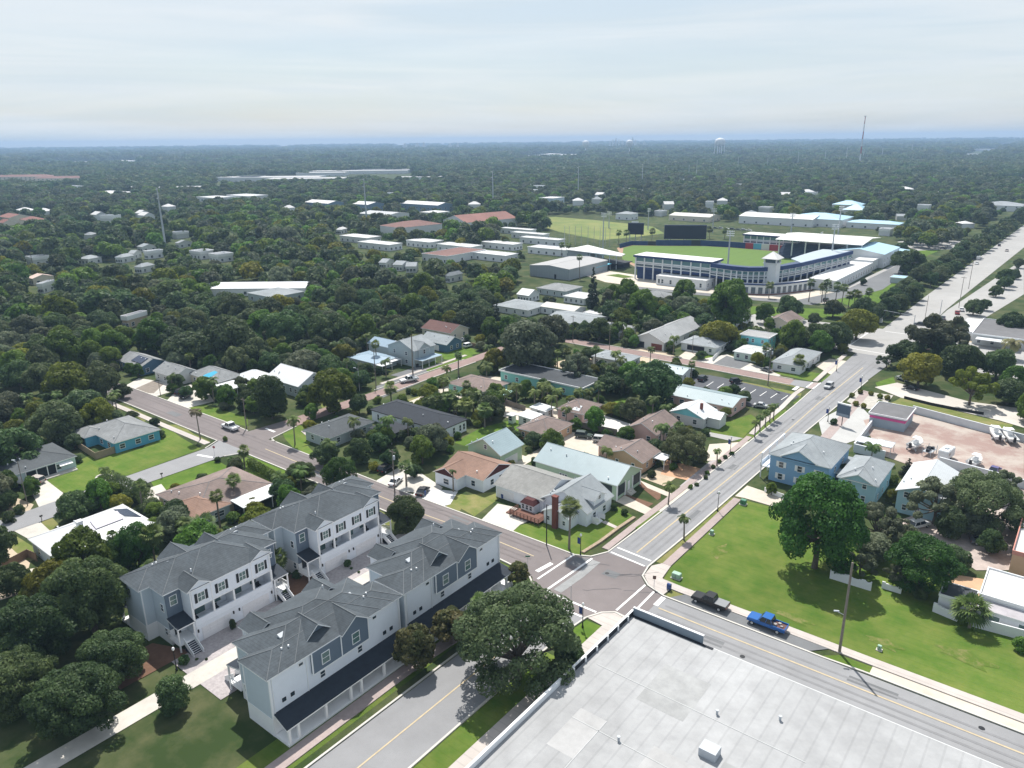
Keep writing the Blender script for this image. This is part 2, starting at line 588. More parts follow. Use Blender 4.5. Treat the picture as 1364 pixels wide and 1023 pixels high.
def house(name, label, cat, rect, z, kind, rh, wm, rm, S=(), E=(), fascia=None, o=0.45, gable=None, group=None,
          doors=(), winsz=(1.1, 1.3), wz=None, storeys=1, frame=None):
    """S / E: positions along the south and east faces, as fractions, or a count"""
    x0, x1, y0, y1 = rect
    cx, cy = (x0 + x1) / 2, (y0 + y1) / 2
    t = thing(name, label, cat, (cx, cy, 0), 0, group)
    a, b, c, d = x0 - cx, x1 - cx, y0 - cy, y1 - cy
    walls(t, a, b, c, d, z, kind, rh, wm, o, gable)
    roof(t, a, b, c, d, z, kind, rh, rm, fascia)
    if isinstance(S, int):
        S = [(i + 0.5) / S for i in range(S)]
    if isinstance(E, int):
        E = [(i + 0.5) / E for i in range(E)]
    w, h = winsz
    for s in range(storeys):
        zz = (wz or 1.55) + s * 3.0
        for u in S:
            window(t, a + o + (b - a - 2 * o) * u, c + o, zz, 'S', w, h, frame)
        for u in E:
            window(t, b - o, c + o + (d - c - 2 * o) * u, zz, 'E', w, h, frame)
    if cat in ("house", "building", "garage") and dist(cx, cy) < 330 and kind in ("hip", "gx", "gy"):
        rr = random.Random(int(cx * 7 + cy * 13))
        for _ in range(3):
            px_, py_ = rr.uniform(.12, .45) * (b - a) * rr.choice((-1, 1)), rr.uniform(-.42, -.08) * (d - c)
            hx_, hy_ = (b - a) / 2, (d - c) / 2
            e = {'gx': (hy_ - abs(py_)) / hy_, 'gy': (hx_ - abs(px_)) / hx_}.get(kind, min(hx_ - abs(px_), hy_ - abs(py_)) / min(hx_, hy_))
            zz = z + rh * e
            MB().lathe([(.13, zz - .3), (.13, zz + .32), (.17, zz + .34), (.17, zz + .42)], px_, py_, 8).build("vent_pipe", rr.choice((galv, trim)), t)
    for (f, u, wd, ht, nm, m) in doors:
        if f == 'S':
            door(t, a + o + (b - a - 2 * o) * u, c + o, 0.05, 'S', wd, ht, m, nm)
        else:
            door(t, b - o, c + o + (d - c - 2 * o) * u, 0.05, 'E', wd, ht, m, nm)
    return t

def wing(t, rect, z, kind, rh, wm, rm, o=0.4, fascia=None, gable=None, z0=0.0):
    cx, cy = t.location.x, t.location.y
    a, b, c, d = rect[0] - cx, rect[1] - cx, rect[2] - cy, rect[3] - cy
    walls(t, a, b, c, d, z, kind, rh, wm, o, gable, z0=z0)
    roof(t, a, b, c, d, z, kind, rh, rm, fascia)

def lp(t, x, y):
    return x - t.location.x, y - t.location.y

def canopy(t, rect, z, m, fascia=None, posts=True, name="patio_roof", fall=0.0, pm=None):
    """open roof on posts, part of t"""
    cx, cy = t.location.x, t.location.y
    a, b, c, d = rect[0] - cx, rect[1] - cx, rect[2] - cy, rect[3] - cy
    r = roof(t, a, b, c, d, z, 'shedE', fall, m, fascia, name)
    if posts:
        n = max(2, int((d - c) / 3.2) + 1)
        for i in range(n):
            yy = c + 0.2 + (d - c - 0.4) * i / (n - 1)
            MB().box(b - 0.25, b - 0.1, yy - 0.07, yy + 0.07, 0, z - 0.19).build("post", pm or trim, t)
    return r
# ---------------------------------------------------------------- the setting
soil = mat("ground_soil_and_weeds", (0.10, 0.105, 0.05), 0.95, 0.2, 0.12, spec=0.1, col2=(0.035, 0.058, 0.018), thr=(0.42, 0.68), big=0.2)
woodfloor = soil
grass_m = mat("lawn_grass", (0.140, 0.172, 0.040), 0.95, 0.2, 0.22, spec=0.1, col2=(0.066, 0.130, 0.018), thr=(0.34, 0.70), bump=0.5, big=0.22, detail=9, stripes=("Y", 1.5, 0.07))
grass_dry = mat("lawn_grass_dry", (0.22, 0.20, 0.085), 0.95, 0.2, 0.22, spec=0.1, col2=(0.11, 0.15, 0.035), thr=(0.35, 0.65), bump=0.4, big=0.12)
grass_lush = mat("lawn_grass_lush", (0.11, 0.17, 0.028), 0.95, 0.2, 0.3, spec=0.1, col2=(0.07, 0.13, 0.018), thr=(0.40, 0.66), bump=0.4, big=0.1)
asph_grey = mat("asphalt_light_grey", (0.245, 0.247, 0.254), 0.9, 0.09, 0.25, big=0.10, bump=0.1)
asph_mauve = mat("asphalt_mauve", (0.178, 0.157, 0.155), 0.9, 0.09, 0.25, big=0.12, bump=0.1)
asph_dark = mat("asphalt_dark", (0.085, 0.09, 0.10), 0.9, 0.12, 0.4, big=0.12)
asph_mid = mat("asphalt_mid_grey", (0.15, 0.155, 0.16), 0.9, 0.12, 0.4, big=0.12)
brick_road = mat("brick_road", (0.25, 0.18, 0.165), 0.9, 0.12, 0.8, big=0.12)
paver_m = mat("paver_blocks", (0.36, 0.33, 0.33), 0.9, 0.25, 2.0, big=0.1)
walk_m = mat("pavement_concrete", (0.46, 0.42, 0.39), 0.9, 0.08, 0.5, stripes=('Y', 1.5, 0.12), big=0.1)
walk_pink = mat("pavement_pink_paver", (0.34, 0.28, 0.265), 0.9, 0.12, 1.5, big=0.1)
kerb_m = mat("kerb_concrete", (0.52, 0.50, 0.46), 0.9, 0.08, 0.6)
conc_road = mat("road_pale_concrete", (0.33, 0.325, 0.315), 0.9, 0.08, 0.2, big=0.08)
mark_white = mat("road_paint_white", (0.75, 0.75, 0.74), 0.7, 0.12, 1.5)
mark_yellow = mat("road_paint_yellow", (0.46, 0.38, 0.25), 0.8, 0.15, 1.0)
sand_m = mat("sandy_ground", (0.46, 0.38, 0.28), 0.95, 0.18, 0.35, big=0.15)
shell_m = mat("shell_drive", (0.52, 0.47, 0.40), 0.95, 0.12, 0.5, big=0.12)
dirt_red = mat("red_dirt_yard", (0.40, 0.35, 0.31), 0.95, 0.15, 0.10, col2=(0.29, 0.205, 0.18), thr=(0.42, 0.58), big=0.12)
mulch_m = mat("brown_mulch", (0.15, 0.085, 0.055), 0.95, 0.2, 1.2, big=0.1)
pool_m = mat("swimming_pool_water", (0.10, 0.45, 0.55), 0.15, 0.05, 0.5)

nt_pts = []
g = MB()
RG = 11500
n = 48
ring = [(CAMX + RG * math.cos(2 * PI * i / n), CAMY + RG * math.sin(2 * PI * i / n), 0) for i in range(n)]
g.face(ring)
tag(g.build("ground", soil), kind='structure')

def strip(name, pts, w, m, z, thick=None, px=False, kind='structure'):
    if px:
        pts = [W(*p) for p in pts]
    L_, R_ = [], []
    for i, p in enumerate(pts):
        a = pts[max(i - 1, 0)]
        b = pts[min(i + 1, len(pts) - 1)]
        dx, dy = b[0] - a[0], b[1] - a[1]
        d = math.hypot(dx, dy)
        nx, ny = -dy / d * w / 2, dx / d * w / 2
        L_.append((p[0] + nx, p[1] + ny))
        R_.append((p[0] - nx, p[1] - ny))
    b = MB()
    for i in range(len(pts) - 1):
        q = [R_[i], R_[i + 1], L_[i + 1], L_[i]]
        if thick:
            b.prism(q, z, z + thick)
        else:
            b.face([(x, y, z) for x, y in q])
    return tag(b.build(name, m), kind=kind)

ZL, ZD, ZR, ZM = 0.010, 0.070, 0.120, 0.150     # lawn, drive, road, markings
LAYER = {}
_sheet0 = sheet

SHEETS = []

def sheet(name, pts, m, z=0.02, **k):
    if name not in ('ground', 'bay_water'):
        SHEETS.append([W(*p) for p in pts] if k.get('px') else pts)
    if not k.get('thick'):
        b = 'L' if z < 0.06 else 'D' if z < 0.108 else 'R' if z < 0.14 else 'M'
        LAYER[b] = LAYER.get(b, 0) + 1
        z = {'L': 0.01, 'D': 0.07, 'R': 0.12, 'M': 0.15}[b] + LAYER[b] * 0.0007
    return _sheet0(name, pts, m, z, **k)


# roads
inter = [(-10, 3.2), (-8, 3.0), (-5, 4.5), (-3.4, 8), (5.3, 8), (6, 4.6), (8.4, 2.3), (12.4, 1.0), (12.4, -8.6), (8, -8.0),
         (6, -9.5), (4.6, -12.6), (-5.4, -12.4), (-8.3, -10.1), (-10, -8)]
sheet("road_crossing", inter, asph_mauve, ZR)
sheet("main_road", [(-3.4, 8), (5.3, 8), (5.8, 25), (6.3, 70), (6.8, 100), (8.4, 158), (10, 190), (-4.2, 190), (-3.6, 165), (-2.8, 115),
                    (-2.8, 50), (-3.1, 20)], asph_grey, ZR)
sheet("south_road", [(-5.4, -12.4), (4.6, -12.6), (4, -18), (4, -110), (-6.6, -110), (-6, -20)], asph_grey, ZR)
sheet("cross_street", [(-10, 3.2), (-23, 3.1), (-60, 2.4), (-105, 3.0), (-132, 3.4), (-187, 2.6), (-300, 2.6), (-300, -5.8), (-169, -5.7),
                       (-124, -5.9), (-104, -6.2), (-20, -6.5), (-13.5, -7), (-10, -8)], asph_mauve, ZR)
sheet("east_street", [(12.4, 1.0), (140, 1.4), (140, -8.8), (12.4, -8.6)], asph_grey, ZR)
sheet("parking_lane", [(13.2, 1.2), (37.5, 1.2), (40.2, 4.0), (15.2, 4.0)], asph_mid, ZR - 0.006)
sheet("side_road", [(-117.2, -10.2), (-108.6, -10.2), (-108.7, -31), (-108.2, -55), (-110, -140), (-118, -140), (-116, -60), (-116.6, -34)], asph_grey, ZR)
sheet("side_road_mouth", [(-119.5, -5.6), (-105, -5.6), (-108.6, -10.2), (-117.2, -10.2)], asph_grey, ZR - 0.004)
sheet("brick_street_mouth", [(-119, 2.8), (-109, 2.8), (-111.5, 14), (-118, 14)], asph_mauve, ZR - 0.004)
sheet("brick_street", [(-118, 14), (-111.5, 14), (-111.8, 45), (-113, 95), (-114.5, 150), (-120, 150), (-118.3, 95), (-117, 50)], brick_road, ZR)
sheet("brick_cross_street", [(-128, 138.5), (-44.8, 137.6), (-10, 136.6), (-11.3, 142.4), (-47.2, 143.6), (-128, 144.5)], brick_road, ZR)
sheet("brick_street_apron", [(-11, 136.3), (-3.2, 135.6), (-3.4, 144), (-11.5, 142.6)], asph_grey, ZR - 0.004)
sheet("boulevard", [(-60, 197), (-4.2, 190), (10, 190), (70, 186), (140, 190), (140, 222), (60, 226), (10, 236), (-4, 236), (-60, 232)], conc_road, ZR)
sheet("north_avenue", [(-5.2, 234), (10, 234), (9.2, 291), (10.1, 330), (16, 560), (20, 760), (32, 1500), (14, 1500), (0.4, 730), (-4.8, 330)], conc_road, ZR)
sheet("service_road", [(1364, 462), (1225, 445), (1262, 413), (1285, 398), (1364, 345), (1364, 392), (1310, 425)], conc_road, ZD, px=True)

# markings
def bar(name, p, q, w, m):
    return strip(name, [p, q], w, m, ZM)

bar("crosswalk_line", (-8.8, 7.6 - 15.6), (3.2 - 11.4, 4.4 - 1.0), 0.4, mark_white)
bar("crosswalk_line", (-5.4, -10.0), (-4.6, 4.3), 0.45, mark_white)
bar("crosswalk_line", (-2.9, 8.6), (4.9, 8.0), 0.4, mark_white)
bar("crosswalk_line", (-2.8, 10.9), (5.0, 10.4), 0.4, mark_white)
bar("crosswalk_line", (-5.4, -10.2), (5.4, -10.2), 0.45, mark_white)
bar("crosswalk_line", (-5.2, -12.8), (4.2, -12.8), 0.4, mark_white)
bar("crosswalk_line", (7.9, -7.6), (8.1, 2.4), 0.4, mark_white)
bar("crosswalk_line", (10.6, -8.2), (10.4, 1.4), 0.4, mark_white)
bar("stop_line", W(715, 762), W(735, 751), 0.9, mark_white)
bar("stop_line", (12.6, -2.2), (12.6, 0.9), 0.9, mark_white)
strip("centre_line", [(1.25, 11.5), (1.4, 24), (2.0, 52), (2.7, 90), (2.4, 122), (3.2, 171)], 0.28, mark_yellow, ZM)
strip("centre_line", [(-14.2, -1.9), (-23, -1.7), (-45, -2.5), (-104, -1.5)], 0.24, mark_yellow, ZM)
strip("centre_line", [(13.4, -2.55), (25, -2.65), (60, -2.7), (130, -2.7)], 0.3, mark_yellow, ZM)
strip("centre_line", [(-1, -14), (-1.2, -60)], 0.24, mark_yellow, ZM)
bar("crosswalk_line", (-5.6, 128.6 + 8), (-5.6, 143), 0.4, mark_white)
bar("crosswalk_line", (-3.4, 136), (-3.4, 144.4), 0.4, mark_white)
sheet("crosswalk_brick", [(-5.3, 136.4), (-3.7, 136.2), (-3.7, 144), (-5.3, 143.2)], walk_pink, ZM)
for a_, b_ in (((-10, 196), (8, 194)), ((-3.4, 232), (9, 232)), ((4, 187), (4, 192)), ((-9, 200), (-8.5, 228))):
    bar("crosswalk_line", a_, b_, 0.4, mark_white)
bar("stop_line", W(263, 606.5), W(284, 610), 0.8, mark_white)
bar("stop_line", W(354, 571), W(366, 576), 0.7, mark_white)
bar("stop_line", W(1057, 520), W(1063, 515.5), 1.2, mark_white)
sheet("asphalt_patch", [W(756, 752), W(766, 743), W(790, 745), W(776, 758)], asph_mid, ZR)
strip("worn_wheel_path", [(-3.6, -9), (-3.2, -2), (-3.4, 4.0)], 1.7, mat("asphalt_worn_pale", (0.27, 0.275, 0.275), 0.9, 0.18, 0.5), 0.145)

# wear: tyre tracks, patches, cracks, covers
track_g = mat("asphalt_tyre_worn", (0.212, 0.213, 0.22), 0.9, 0.12, 0.5)
track_v = mat("asphalt_tyre_worn_mauve", (0.155, 0.137, 0.135), 0.9, 0.12, 0.5)
for off in (-2.6, -1.1, 1.4, 2.9):
    strip("tyre_track", [(1.1 + off, 12), (1.4 + off, 40), (2.0 + off, 70), (2.4 + off, 110), (3.2 + off, 180)], 0.5, track_g, 0.1452)
for off in (-1.2, -2.6, -4.2, -5.6):
    strip("tyre_track", [(14, off), (60, off - .1), (130, off - .1)], 0.45, track_g, 0.1452)
for off in (1.6, 0.2, -3.2, -4.7):
    strip("tyre_track", [(-200, off), (-110, off), (-60, off - .1), (-14, off + .1)], 0.45, track_v, 0.1452)
rk = random.Random(3)
for i in range(16):
    x, y, dx, dy = rk.choice(((rk.uniform(-2, 5), rk.uniform(12, 170), .3, 1), (rk.uniform(14, 90), rk.uniform(-7.5, .5), 1, .2), (rk.uniform(-180, -20), rk.uniform(-5, 2), 1, .25), (rk.uniform(-7, 7), rk.uniform(-9, 6), 1, .7)))
    pts = []
    for k in range(7):
        pts.append((x, y))
        x += dx * rk.uniform(.5, 1.3) + rk.uniform(-.3, .3)
        y += dy * rk.uniform(.5, 1.3) + rk.uniform(-.3, .3)
    strip("asphalt_crack", pts, rk.uniform(.07, .13), asph_dark, 0.1458)
for (x, y, w, l) in ((3.2, 33, 1.6, 5), (0.2, 62, 2.2, 3.4), (4.2, 88, 1.5, 6), (1.5, 128, 2.4, 4), (24, -5.5, 5, 1.8), (48, -1.2, 7, 1.5), (-36, 0.4, 5, 1.6), (-78, -3.2, 7, 2), (-1, -24, 2.2, 4), (1.2, 1.8, 3.0, 2.2), (-150, -2, 6, 2.4)):
    sheet("asphalt_patch", [(x - w / 2, y - l / 2), (x + w / 2, y - l / 2 + .15), (x + w / 2 - .1, y + l / 2), (x - w / 2 + .1, y + l / 2 - .1)], asph_mid if rk.random() < .5 else track_g, ZR)
for (x, y) in ((0.5, 1.5), (3.4, 46), (-42, -4.2), (30, -6.2), (-2.2, -31), (1.0, 104), (62, -.8)):
    sheet("manhole_cover", [(x + .42 * math.cos(i * PI / 5), y + .42 * math.sin(i * PI / 5)) for i in range(10)], black_metal, ZM)

# kerbs
KH = 0.22
for pl in ([(-3.4, 8.3), (-3.1, 20), (-2.8, 50), (-2.8, 115), (-3.3, 135)], [(5.5, 8.3), (6.0, 25), (6.5, 70), (7.0, 100), (8.5, 156)],
           [(-10, 3.4), (-23, 3.3), (-60, 2.6), (-108, 3.2)], [(-13.5, -7.2), (-20, -6.7), (-60, -6.5), (-104, -6.4)],
           [(-13.5, -7.2), (-11, -7.8), (-9.2, -9.3), (-8.0, -11.5), (-6.8, -16), (-6.4, -22), (-6.8, -100)],
           [(-3.4, 8.3), (-5.2, 4.8), (-8, 3.4), (-10, 3.4)], [(5.5, 8.3), (6.2, 4.8), (8.6, 2.6), (12.4, 1.3), (40, 1.3), (46, 1.6), (130, 1.6)],
           [(12, -8.8), (8, -8.2), (6.2, -9.7), (4.8, -12.6), (4.2, -18), (4.2, -100)], [(12, -8.8), (130, -9.0)],
           [(-119.5, 3.4), (-132, 3.6), (-187, 2.9)], [(-117.4, -11), (-119.8, -6), (-124, -6.1), (-190, -5.9)],
           [(-108.4, -11), (-106.5, -7), (-104, -6.4)], [(-111.3, 14), (-109, 4), (-106, 3.1)],
           [(-111.6, 45), (-112.8, 95)], [(-118.2, 50), (-118.5, 95)], [(-11, 136.2), (-45, 137.3), (-100, 138.2)], [(-12, 142.8), (-47, 143.9), (-100, 144.6)]):
    strip("kerb", pl, 0.32, kerb_m, 0.0, KH)

# pavements
strip("pavement", [(8.0, 11), (8.0, 30), (7.9, 46)], 1.7, walk_pink, 0.0, 0.17)
strip("pavement", [(9.5, 5.2), (14, 5.0), (28, 5.1), (47, 4.9), (130, 4.9)], 1.9, walk_m, 0.0, 0.168)
sheet("pavement_corner", [(5.9, 9.0), (6.3, 5.2), (8.6, 2.9), (12.2, 1.6), (12.4, 4.2), (9.5, 6.4), (8.9, 11), (7.1, 11)], walk_m, 0.125)
sheet("pavement_corner", [(4.9, -12.4), (6.2, -9.4), (8.1, -7.9), (13.6, -8.4), (13.6, -13), (10.5, -13)], walk_m, 0.125)
strip("pavement", [(9.4, -12.8), (9.4, -60), (9.4, -110)], 2.4, walk_m, 0.0, 0.166)
strip("pavement", [(-4.5, 9), (-4.5, 25), (-4.4, 46), (-4.0, 64), (-4.2, 84)], 1.5, walk_pink, 0.0, 0.16)
strip("pavement", [(-4.4, 86), (-5.2, 97), (-5.3, 112), (-6.4, 128), (-6.2, 135)], 1.5, walk_m, 0.0, 0.162)
strip("pavement", [(-5.4, 145), (-6.0, 160), (-6.6, 185)], 1.6, walk_m, 0.0, 0.162)
strip("pavement", [(-120, -8.8), (-146, -8.8), (-190, -8.8)], 1.8, walk_m, 0.0, 0.16)
strip("pavement", [(-9, -16.5), (-9.2, -26), (-10, -40), (-9.6, -100)], 2.2, walk_pink, 0.0, 0.158)
sheet("pavement_corner", [W(700, 775), W(709, 779), W(713, 790), W(703, 795)], walk_m, 0.125)
strip("pavement", [(-121.5, 56), (-121.5, 82), (-122, 100)], 1.5, walk_m, 0.0, 0.16)
strip("pavement", [(-106.8, 13), (-102, 11.5)], 1.4, walk_m, 0.0, 0.16)

# lawns
def lawn(pts, m=None, z=ZL, px=True, name="lawn"):
    return sheet(name, pts, m or grass_m, z, px=px)

lawn([(9.0, 10.6), (9.8, 6.4), (13, 6.1), (130, 6.0), (130, 20), (95, 24), (60, 40), (16, 47), (9.0, 46.4)], px=False)
lawn([(5.8, 11), (7.1, 11), (7.0, 46), (6.3, 46)], grass_dry, ZL, px=False)
lawn([(47, 1.8), (47, 3.8), (42, 3.6), (39.8, 1.8)], px=False)
lawn([(46.8, 1.8), (120, 1.8), (120, 3.9), (46.8, 3.9)], shell_m, ZL + .004, px=False)
lawn([(12.6, 1.7), (17, 1.6), (15, 3.9), (12.6, 4.0)], grass_dry, ZL + .004, px=False)
fC = lambda x, y: (640 + x / 5.683, 620 + y / 5.683)
lawn([fC(*p) for p in [(245, 500), (290, 455), (400, 430), (520, 440), (560, 400), (900, 330), (1000, 290), (1150, 380), (1000, 500), (830, 650), (760, 690), (690, 685), (440, 595)]])
strip("grass_verge", [(-3.45, 20), (-3.1, 30)], 0.9, grass_m, 0.165)
lawn([(-22, -7.4), (-14, -7.6), (-10.2, -10), (-8.9, -13), (-10.6, -36), (-20, -36)], grass_m, px=False)
lawn([(-11, -36), (-8, -20), (-8, -110), (-14, -110), (-14, -40)], grass_m, ZL - .004, px=False)
lawn([(4.6, -17), (5.2, -13), (8.2, -12.9), (8.15, -22), (6, -24)], grass_lush, px=False)
lawn([(4.4, -24), (8.1, -24), (8.1, -110), (4.4, -110)], grass_m, px=False)
lawn([(207, 577), (222, 567), (240, 582), (268, 598), (180, 630), (92, 660), (60, 642), (98, 618), (120, 606), (190, 597)])
lawn([(224, 566), (240, 565), (258, 578), (280, 588), (274, 592)], grass_dry)
lawn([(160, 540), (176, 543), (200, 556), (192, 562)], grass_dry)
lawn([(200, 640), (232, 626), (262, 615), (290, 614), (305, 622), (240, 655), (206, 650)], grass_lush)
lawn([(327, 606), (333, 605), (398, 634), (392, 640)], grass_lush)
lawn([(300, 622), (328, 609), (390, 640), (380, 660)], grass_m, ZL - .003)
lawn([(240, 540), (256, 534), (330, 556), (330, 568), (300, 562)], grass_m)
lawn([(0, 712), (12, 708), (60, 738), (40, 748), (0, 745)], grass_dry)
lawn([(47, 695), (70, 690), (80, 700), (75, 715), (60, 714)], grass_dry)
lawn([(14, 660), (45, 672), (40, 680), (5, 690)], sand_m)
lawn([(374, 572), (396, 565), (420, 575), (412, 592), (392, 598), (380, 585)], grass_m)
lawn([(384, 598), (410, 594), (425, 610), (410, 622), (388, 608)], grass_m)
lawn([(420, 528), (450, 522), (460, 530), (430, 545)], grass_dry)
lawn([(553, 505), (604, 478), (610, 486), (557, 510)], grass_m)
lawn([(580, 472), (625, 462), (640, 470), (600, 480)], grass_lush)
lawn([(556, 487), (580, 480), (590, 490), (562, 498)], grass_lush)
lawn([(590, 478), (612, 466), (634, 476), (615, 482)], grass_lush)
lawn([(540, 533), (600, 516), (612, 520), (560, 540)], grass_dry)
lawn([(605, 590), (640, 570), (700, 555), (690, 575), (640, 600)], grass_lush)
lawn([(625, 600), (640, 592), (690, 560), (700, 565), (660, 600)], grass_lush, ZL + .003)
lawn([(620, 660), (660, 655), (665, 664), (632, 688), (610, 675)], grass_dry)
lawn([(590, 655), (625, 660), (610, 685), (596, 680)], grass_dry, ZL - .003)
lawn([(500, 677), (525, 690), (520, 700), (498, 700)], grass_dry)
lawn([(790, 545), (830, 530), (880, 545), (880, 560), (840, 560)], grass_lush)
lawn([(945, 570), (975, 560), (1000, 552), (1012, 560), (985, 588), (950, 580)])
lawn([(985, 588), (1012, 563), (1046, 545), (1050, 549), (995, 590)], grass_m, ZL + .02)
lawn([(1030, 497), (1062, 492), (1095, 498), (1080, 508)], grass_m)
lawn([(1008, 500), (1075, 512), (1070, 518), (1012, 506)], grass_dry)
lawn([(962, 503), (1068, 524), (1066, 530), (960, 508)], grass_dry, ZL + .003)
lawn([(1056, 537), (1070, 528), (1072, 533), (1062, 540)], grass_m, ZL + .02)
lawn([(1093, 508), (1118, 487), (1121, 489), (1098, 510)], grass_m, ZL + .02)
lawn([(1166, 510), (1190, 502), (1195, 515), (1170, 518)], grass_lush)
lawn([(1185, 538), (1200, 530), (1350, 566), (1340, 575), (1280, 565)], grass_dry)
lawn([(930, 474), (950, 470), (958, 478), (948, 482)], grass_lush)
lawn([(1100, 395), (1150, 415), (1180, 405), (1245, 360), (1200, 345), (1165, 380)], grass_lush)
lawn([(1000, 408), (1110, 412), (1125, 420), (1080, 425), (1000, 418)], grass_lush)
lawn([(1195, 335), (1230, 325), (1260, 330), (1225, 345)], grass_lush)
lawn([(1010, 470), (1035, 462), (1045, 470), (1025, 476)], grass_dry)
lawn([(700, 548), (740, 545), (760, 560), (720, 570)], shell_m)
lawn([(5, 425), (40, 440), (60, 445), (30, 462), (0, 460)], sand_m)
lawn([(350, 470), (400, 462), (430, 470), (390, 480)], grass_m)
lawn([(140, 372), (165, 372), (170, 378), (145, 382)], grass_lush)
lawn([(730, 485), (790, 470), (800, 480), (760, 495)], sand_m)

for (x, y, a, b_) in ((24, 41, 5, 3), (58, 15, 6, 2.5), (72, 19, 7, 3), (47, 11, 4, 1.6), (33, 9, 5, 1.4), (14, 22, 2, 4)):
    lawn([(x + a * math.cos(i * PI / 6) * (.7 + .3 * math.sin(i * 2.7)), y + b_ * math.sin(i * PI / 6) * (.7 + .3 * math.cos(i * 1.9))) for i in range(12)], mat("lawn_worn", (0.20, 0.185, 0.075), .95, .2, .5, spec=.1, col2=(0.085, 0.135, 0.022), thr=(.45, .68), bump=.4, detail=9), px=False)

# drives, aprons, lots
def drive(pts, m=None, z=ZD, name="driveway"):
    return sheet(name, pts, m or concrete, z, px=True)

drive([fC(*p) for p in [(0, 420), (130, 290), (270, 320), (420, 400), (300, 450), (245, 500), (235, 530)]])
drive([fC(*p) for p in [(910, 430), (945, 420), (1050, 470), (1035, 485)]], walk_m)
drive([fC(*p) for p in [(1050, 235), (1100, 220), (1310, 290), (1250, 330)]], mulch_m)
drive([fC(*p) for p in [(1180, 140), (1215, 125), (1364, 190), (1364, 250), (1340, 265)]], mulch_m)
drive([(820, 668), (832, 660), (868, 678), (890, 662), (862, 650), (852, 640), (900, 660), (925, 640), (905, 630), (930, 625), (945, 630), (870, 690)], shell_m, ZD - .006)
drive([(852, 636), (885, 648), (905, 633), (880, 622)], sand_m)
drive([(888, 612), (935, 625), (915, 640), (880, 632)], mat("orange_soil", (0.48, 0.29, 0.18), 0.95, 0.15, 0.5))
drive([(905, 648), (945, 615), (958, 608), (975, 610), (940, 640), (925, 655)], paver_m, ZD + .003)
drive([(938, 615), (945, 592), (975, 590), (1000, 588), (960, 612)], shell_m, ZD - .002)
drive([(940, 580), (975, 588), (990, 584), (945, 576)], conc_road)
drive([(480, 697), (502, 640), (536, 620), (560, 630), (590, 650), (580, 660), (540, 655), (520, 668)], concrete, ZD)
drive([(540, 668), (560, 650), (610, 655), (600, 672), (570, 680)], mat("white_gravel", (0.55, 0.55, 0.55), 0.9, 0.15, 1.0), ZD + .004)
drive([(240, 516), (268, 508), (285, 535), (245, 545), (222, 534)], concrete)
drive([(160, 518), (185, 504), (225, 510), (235, 520), (195, 532), (170, 520)], concrete)
drive([(180, 518), (205, 507), (218, 512), (205, 524), (188, 524)], mat("dry_gravel_bed", (0.22, 0.19, 0.16), 0.95, 0.2, 0.8), ZD + .004)
drive([(38, 645), (62, 640), (88, 660), (95, 668), (75, 672), (52, 676), (45, 662)], concrete)
drive([(200, 650), (215, 645), (236, 672), (205, 680), (190, 665)], concrete)
drive([(14, 705), (50, 692), (75, 715), (68, 730), (50, 725)], concrete)
drive([(0, 715), (20, 735), (40, 750), (30, 790), (0, 800)], sand_m, ZL)
drive([(30, 760), (60, 755), (70, 800), (40, 800)], shell_m, ZD)
drive([(500, 515), (540, 500), (560, 510), (510, 530)], asph_mid)
drive([(520, 500), (560, 487), (572, 497), (545, 505)], asph_mid, ZD + .003)
drive([(545, 535), (600, 512), (640, 500), (690, 505), (660, 520), (560, 545)], shell_m, ZL - .003)
drive([(670, 540), (712, 545), (715, 555), (690, 560), (640, 548)], shell_m)
drive([(640, 618), (665, 596), (700, 608), (760, 575), (815, 590), (790, 615), (735, 598), (690, 625)], shell_m, ZD)
drive([(770, 556), (800, 552), (855, 570), (840, 580), (780, 568)], mat("white_patio", (0.60, 0.59, 0.57), 0.85, 0.06, 0.5), ZD + .004)
drive([(900, 500), (945, 500), (962, 503), (1066, 528), (1032, 545), (1000, 542), (930, 518)], asph_dark, ZD)
for i in range(8):
    x = 950 + i * 14.2
    bar("bay_line", W(x, 509 + i * 2.6), W(x - 9, 515 + i * 2.6), 0.22, mark_white)
drive([(928, 480), (968, 472), (1010, 488), (1040, 500), (1030, 506), (975, 494)], concrete)
drive([(948, 486), (968, 474), (1000, 484), (985, 492)], asph_mid, ZD + .004)
drive([(1085, 487), (1105, 478), (1140, 483), (1120, 492), (1108, 500)], shell_m)
drive([(900, 478), (935, 452), (942, 462), (915, 482)], shell_m)
drive([(770, 480), (860, 462), (880, 470), (800, 492)], sand_m, ZL)
drive([(835, 470), (870, 462), (900, 475), (860, 485)], sand_m, ZL + .005)
sheet("driveway", [(6.9, 47), (7.0, 54), (11.5, 53.4), (16, 53), (17, 47.2), (9, 47.4)], shell_m, ZD)
drive([(1090, 560), (1140, 535), (1160, 555), (1175, 575), (1130, 590), (1100, 600)], mat("pale_parking_lot", (0.42, 0.42, 0.41), 0.9, 0.08, 0.3, big=0.1), ZD)
drive([(1128, 535), (1142, 520), (1190, 527), (1175, 545), (1150, 545)], mat("gravel_bed_pale", (0.42, 0.40, 0.36), 0.95, 0.2, 0.8), ZD + .004)
drive([(1085, 590), (1150, 520), (1160, 523), (1100, 592)], walk_pink, ZD + .006)
drive([(1150, 560), (1200, 548), (1364, 587), (1364, 690), (1280, 645), (1170, 605)], dirt_red, ZD, "yard")
drive([(1165, 516), (1195, 510), (1290, 535), (1364, 545), (1364, 570), (1330, 560), (1200, 530)], mat("pale_dirt_road", (0.50, 0.47, 0.43), 0.95, 0.1, 0.2, big=0.1), ZD)
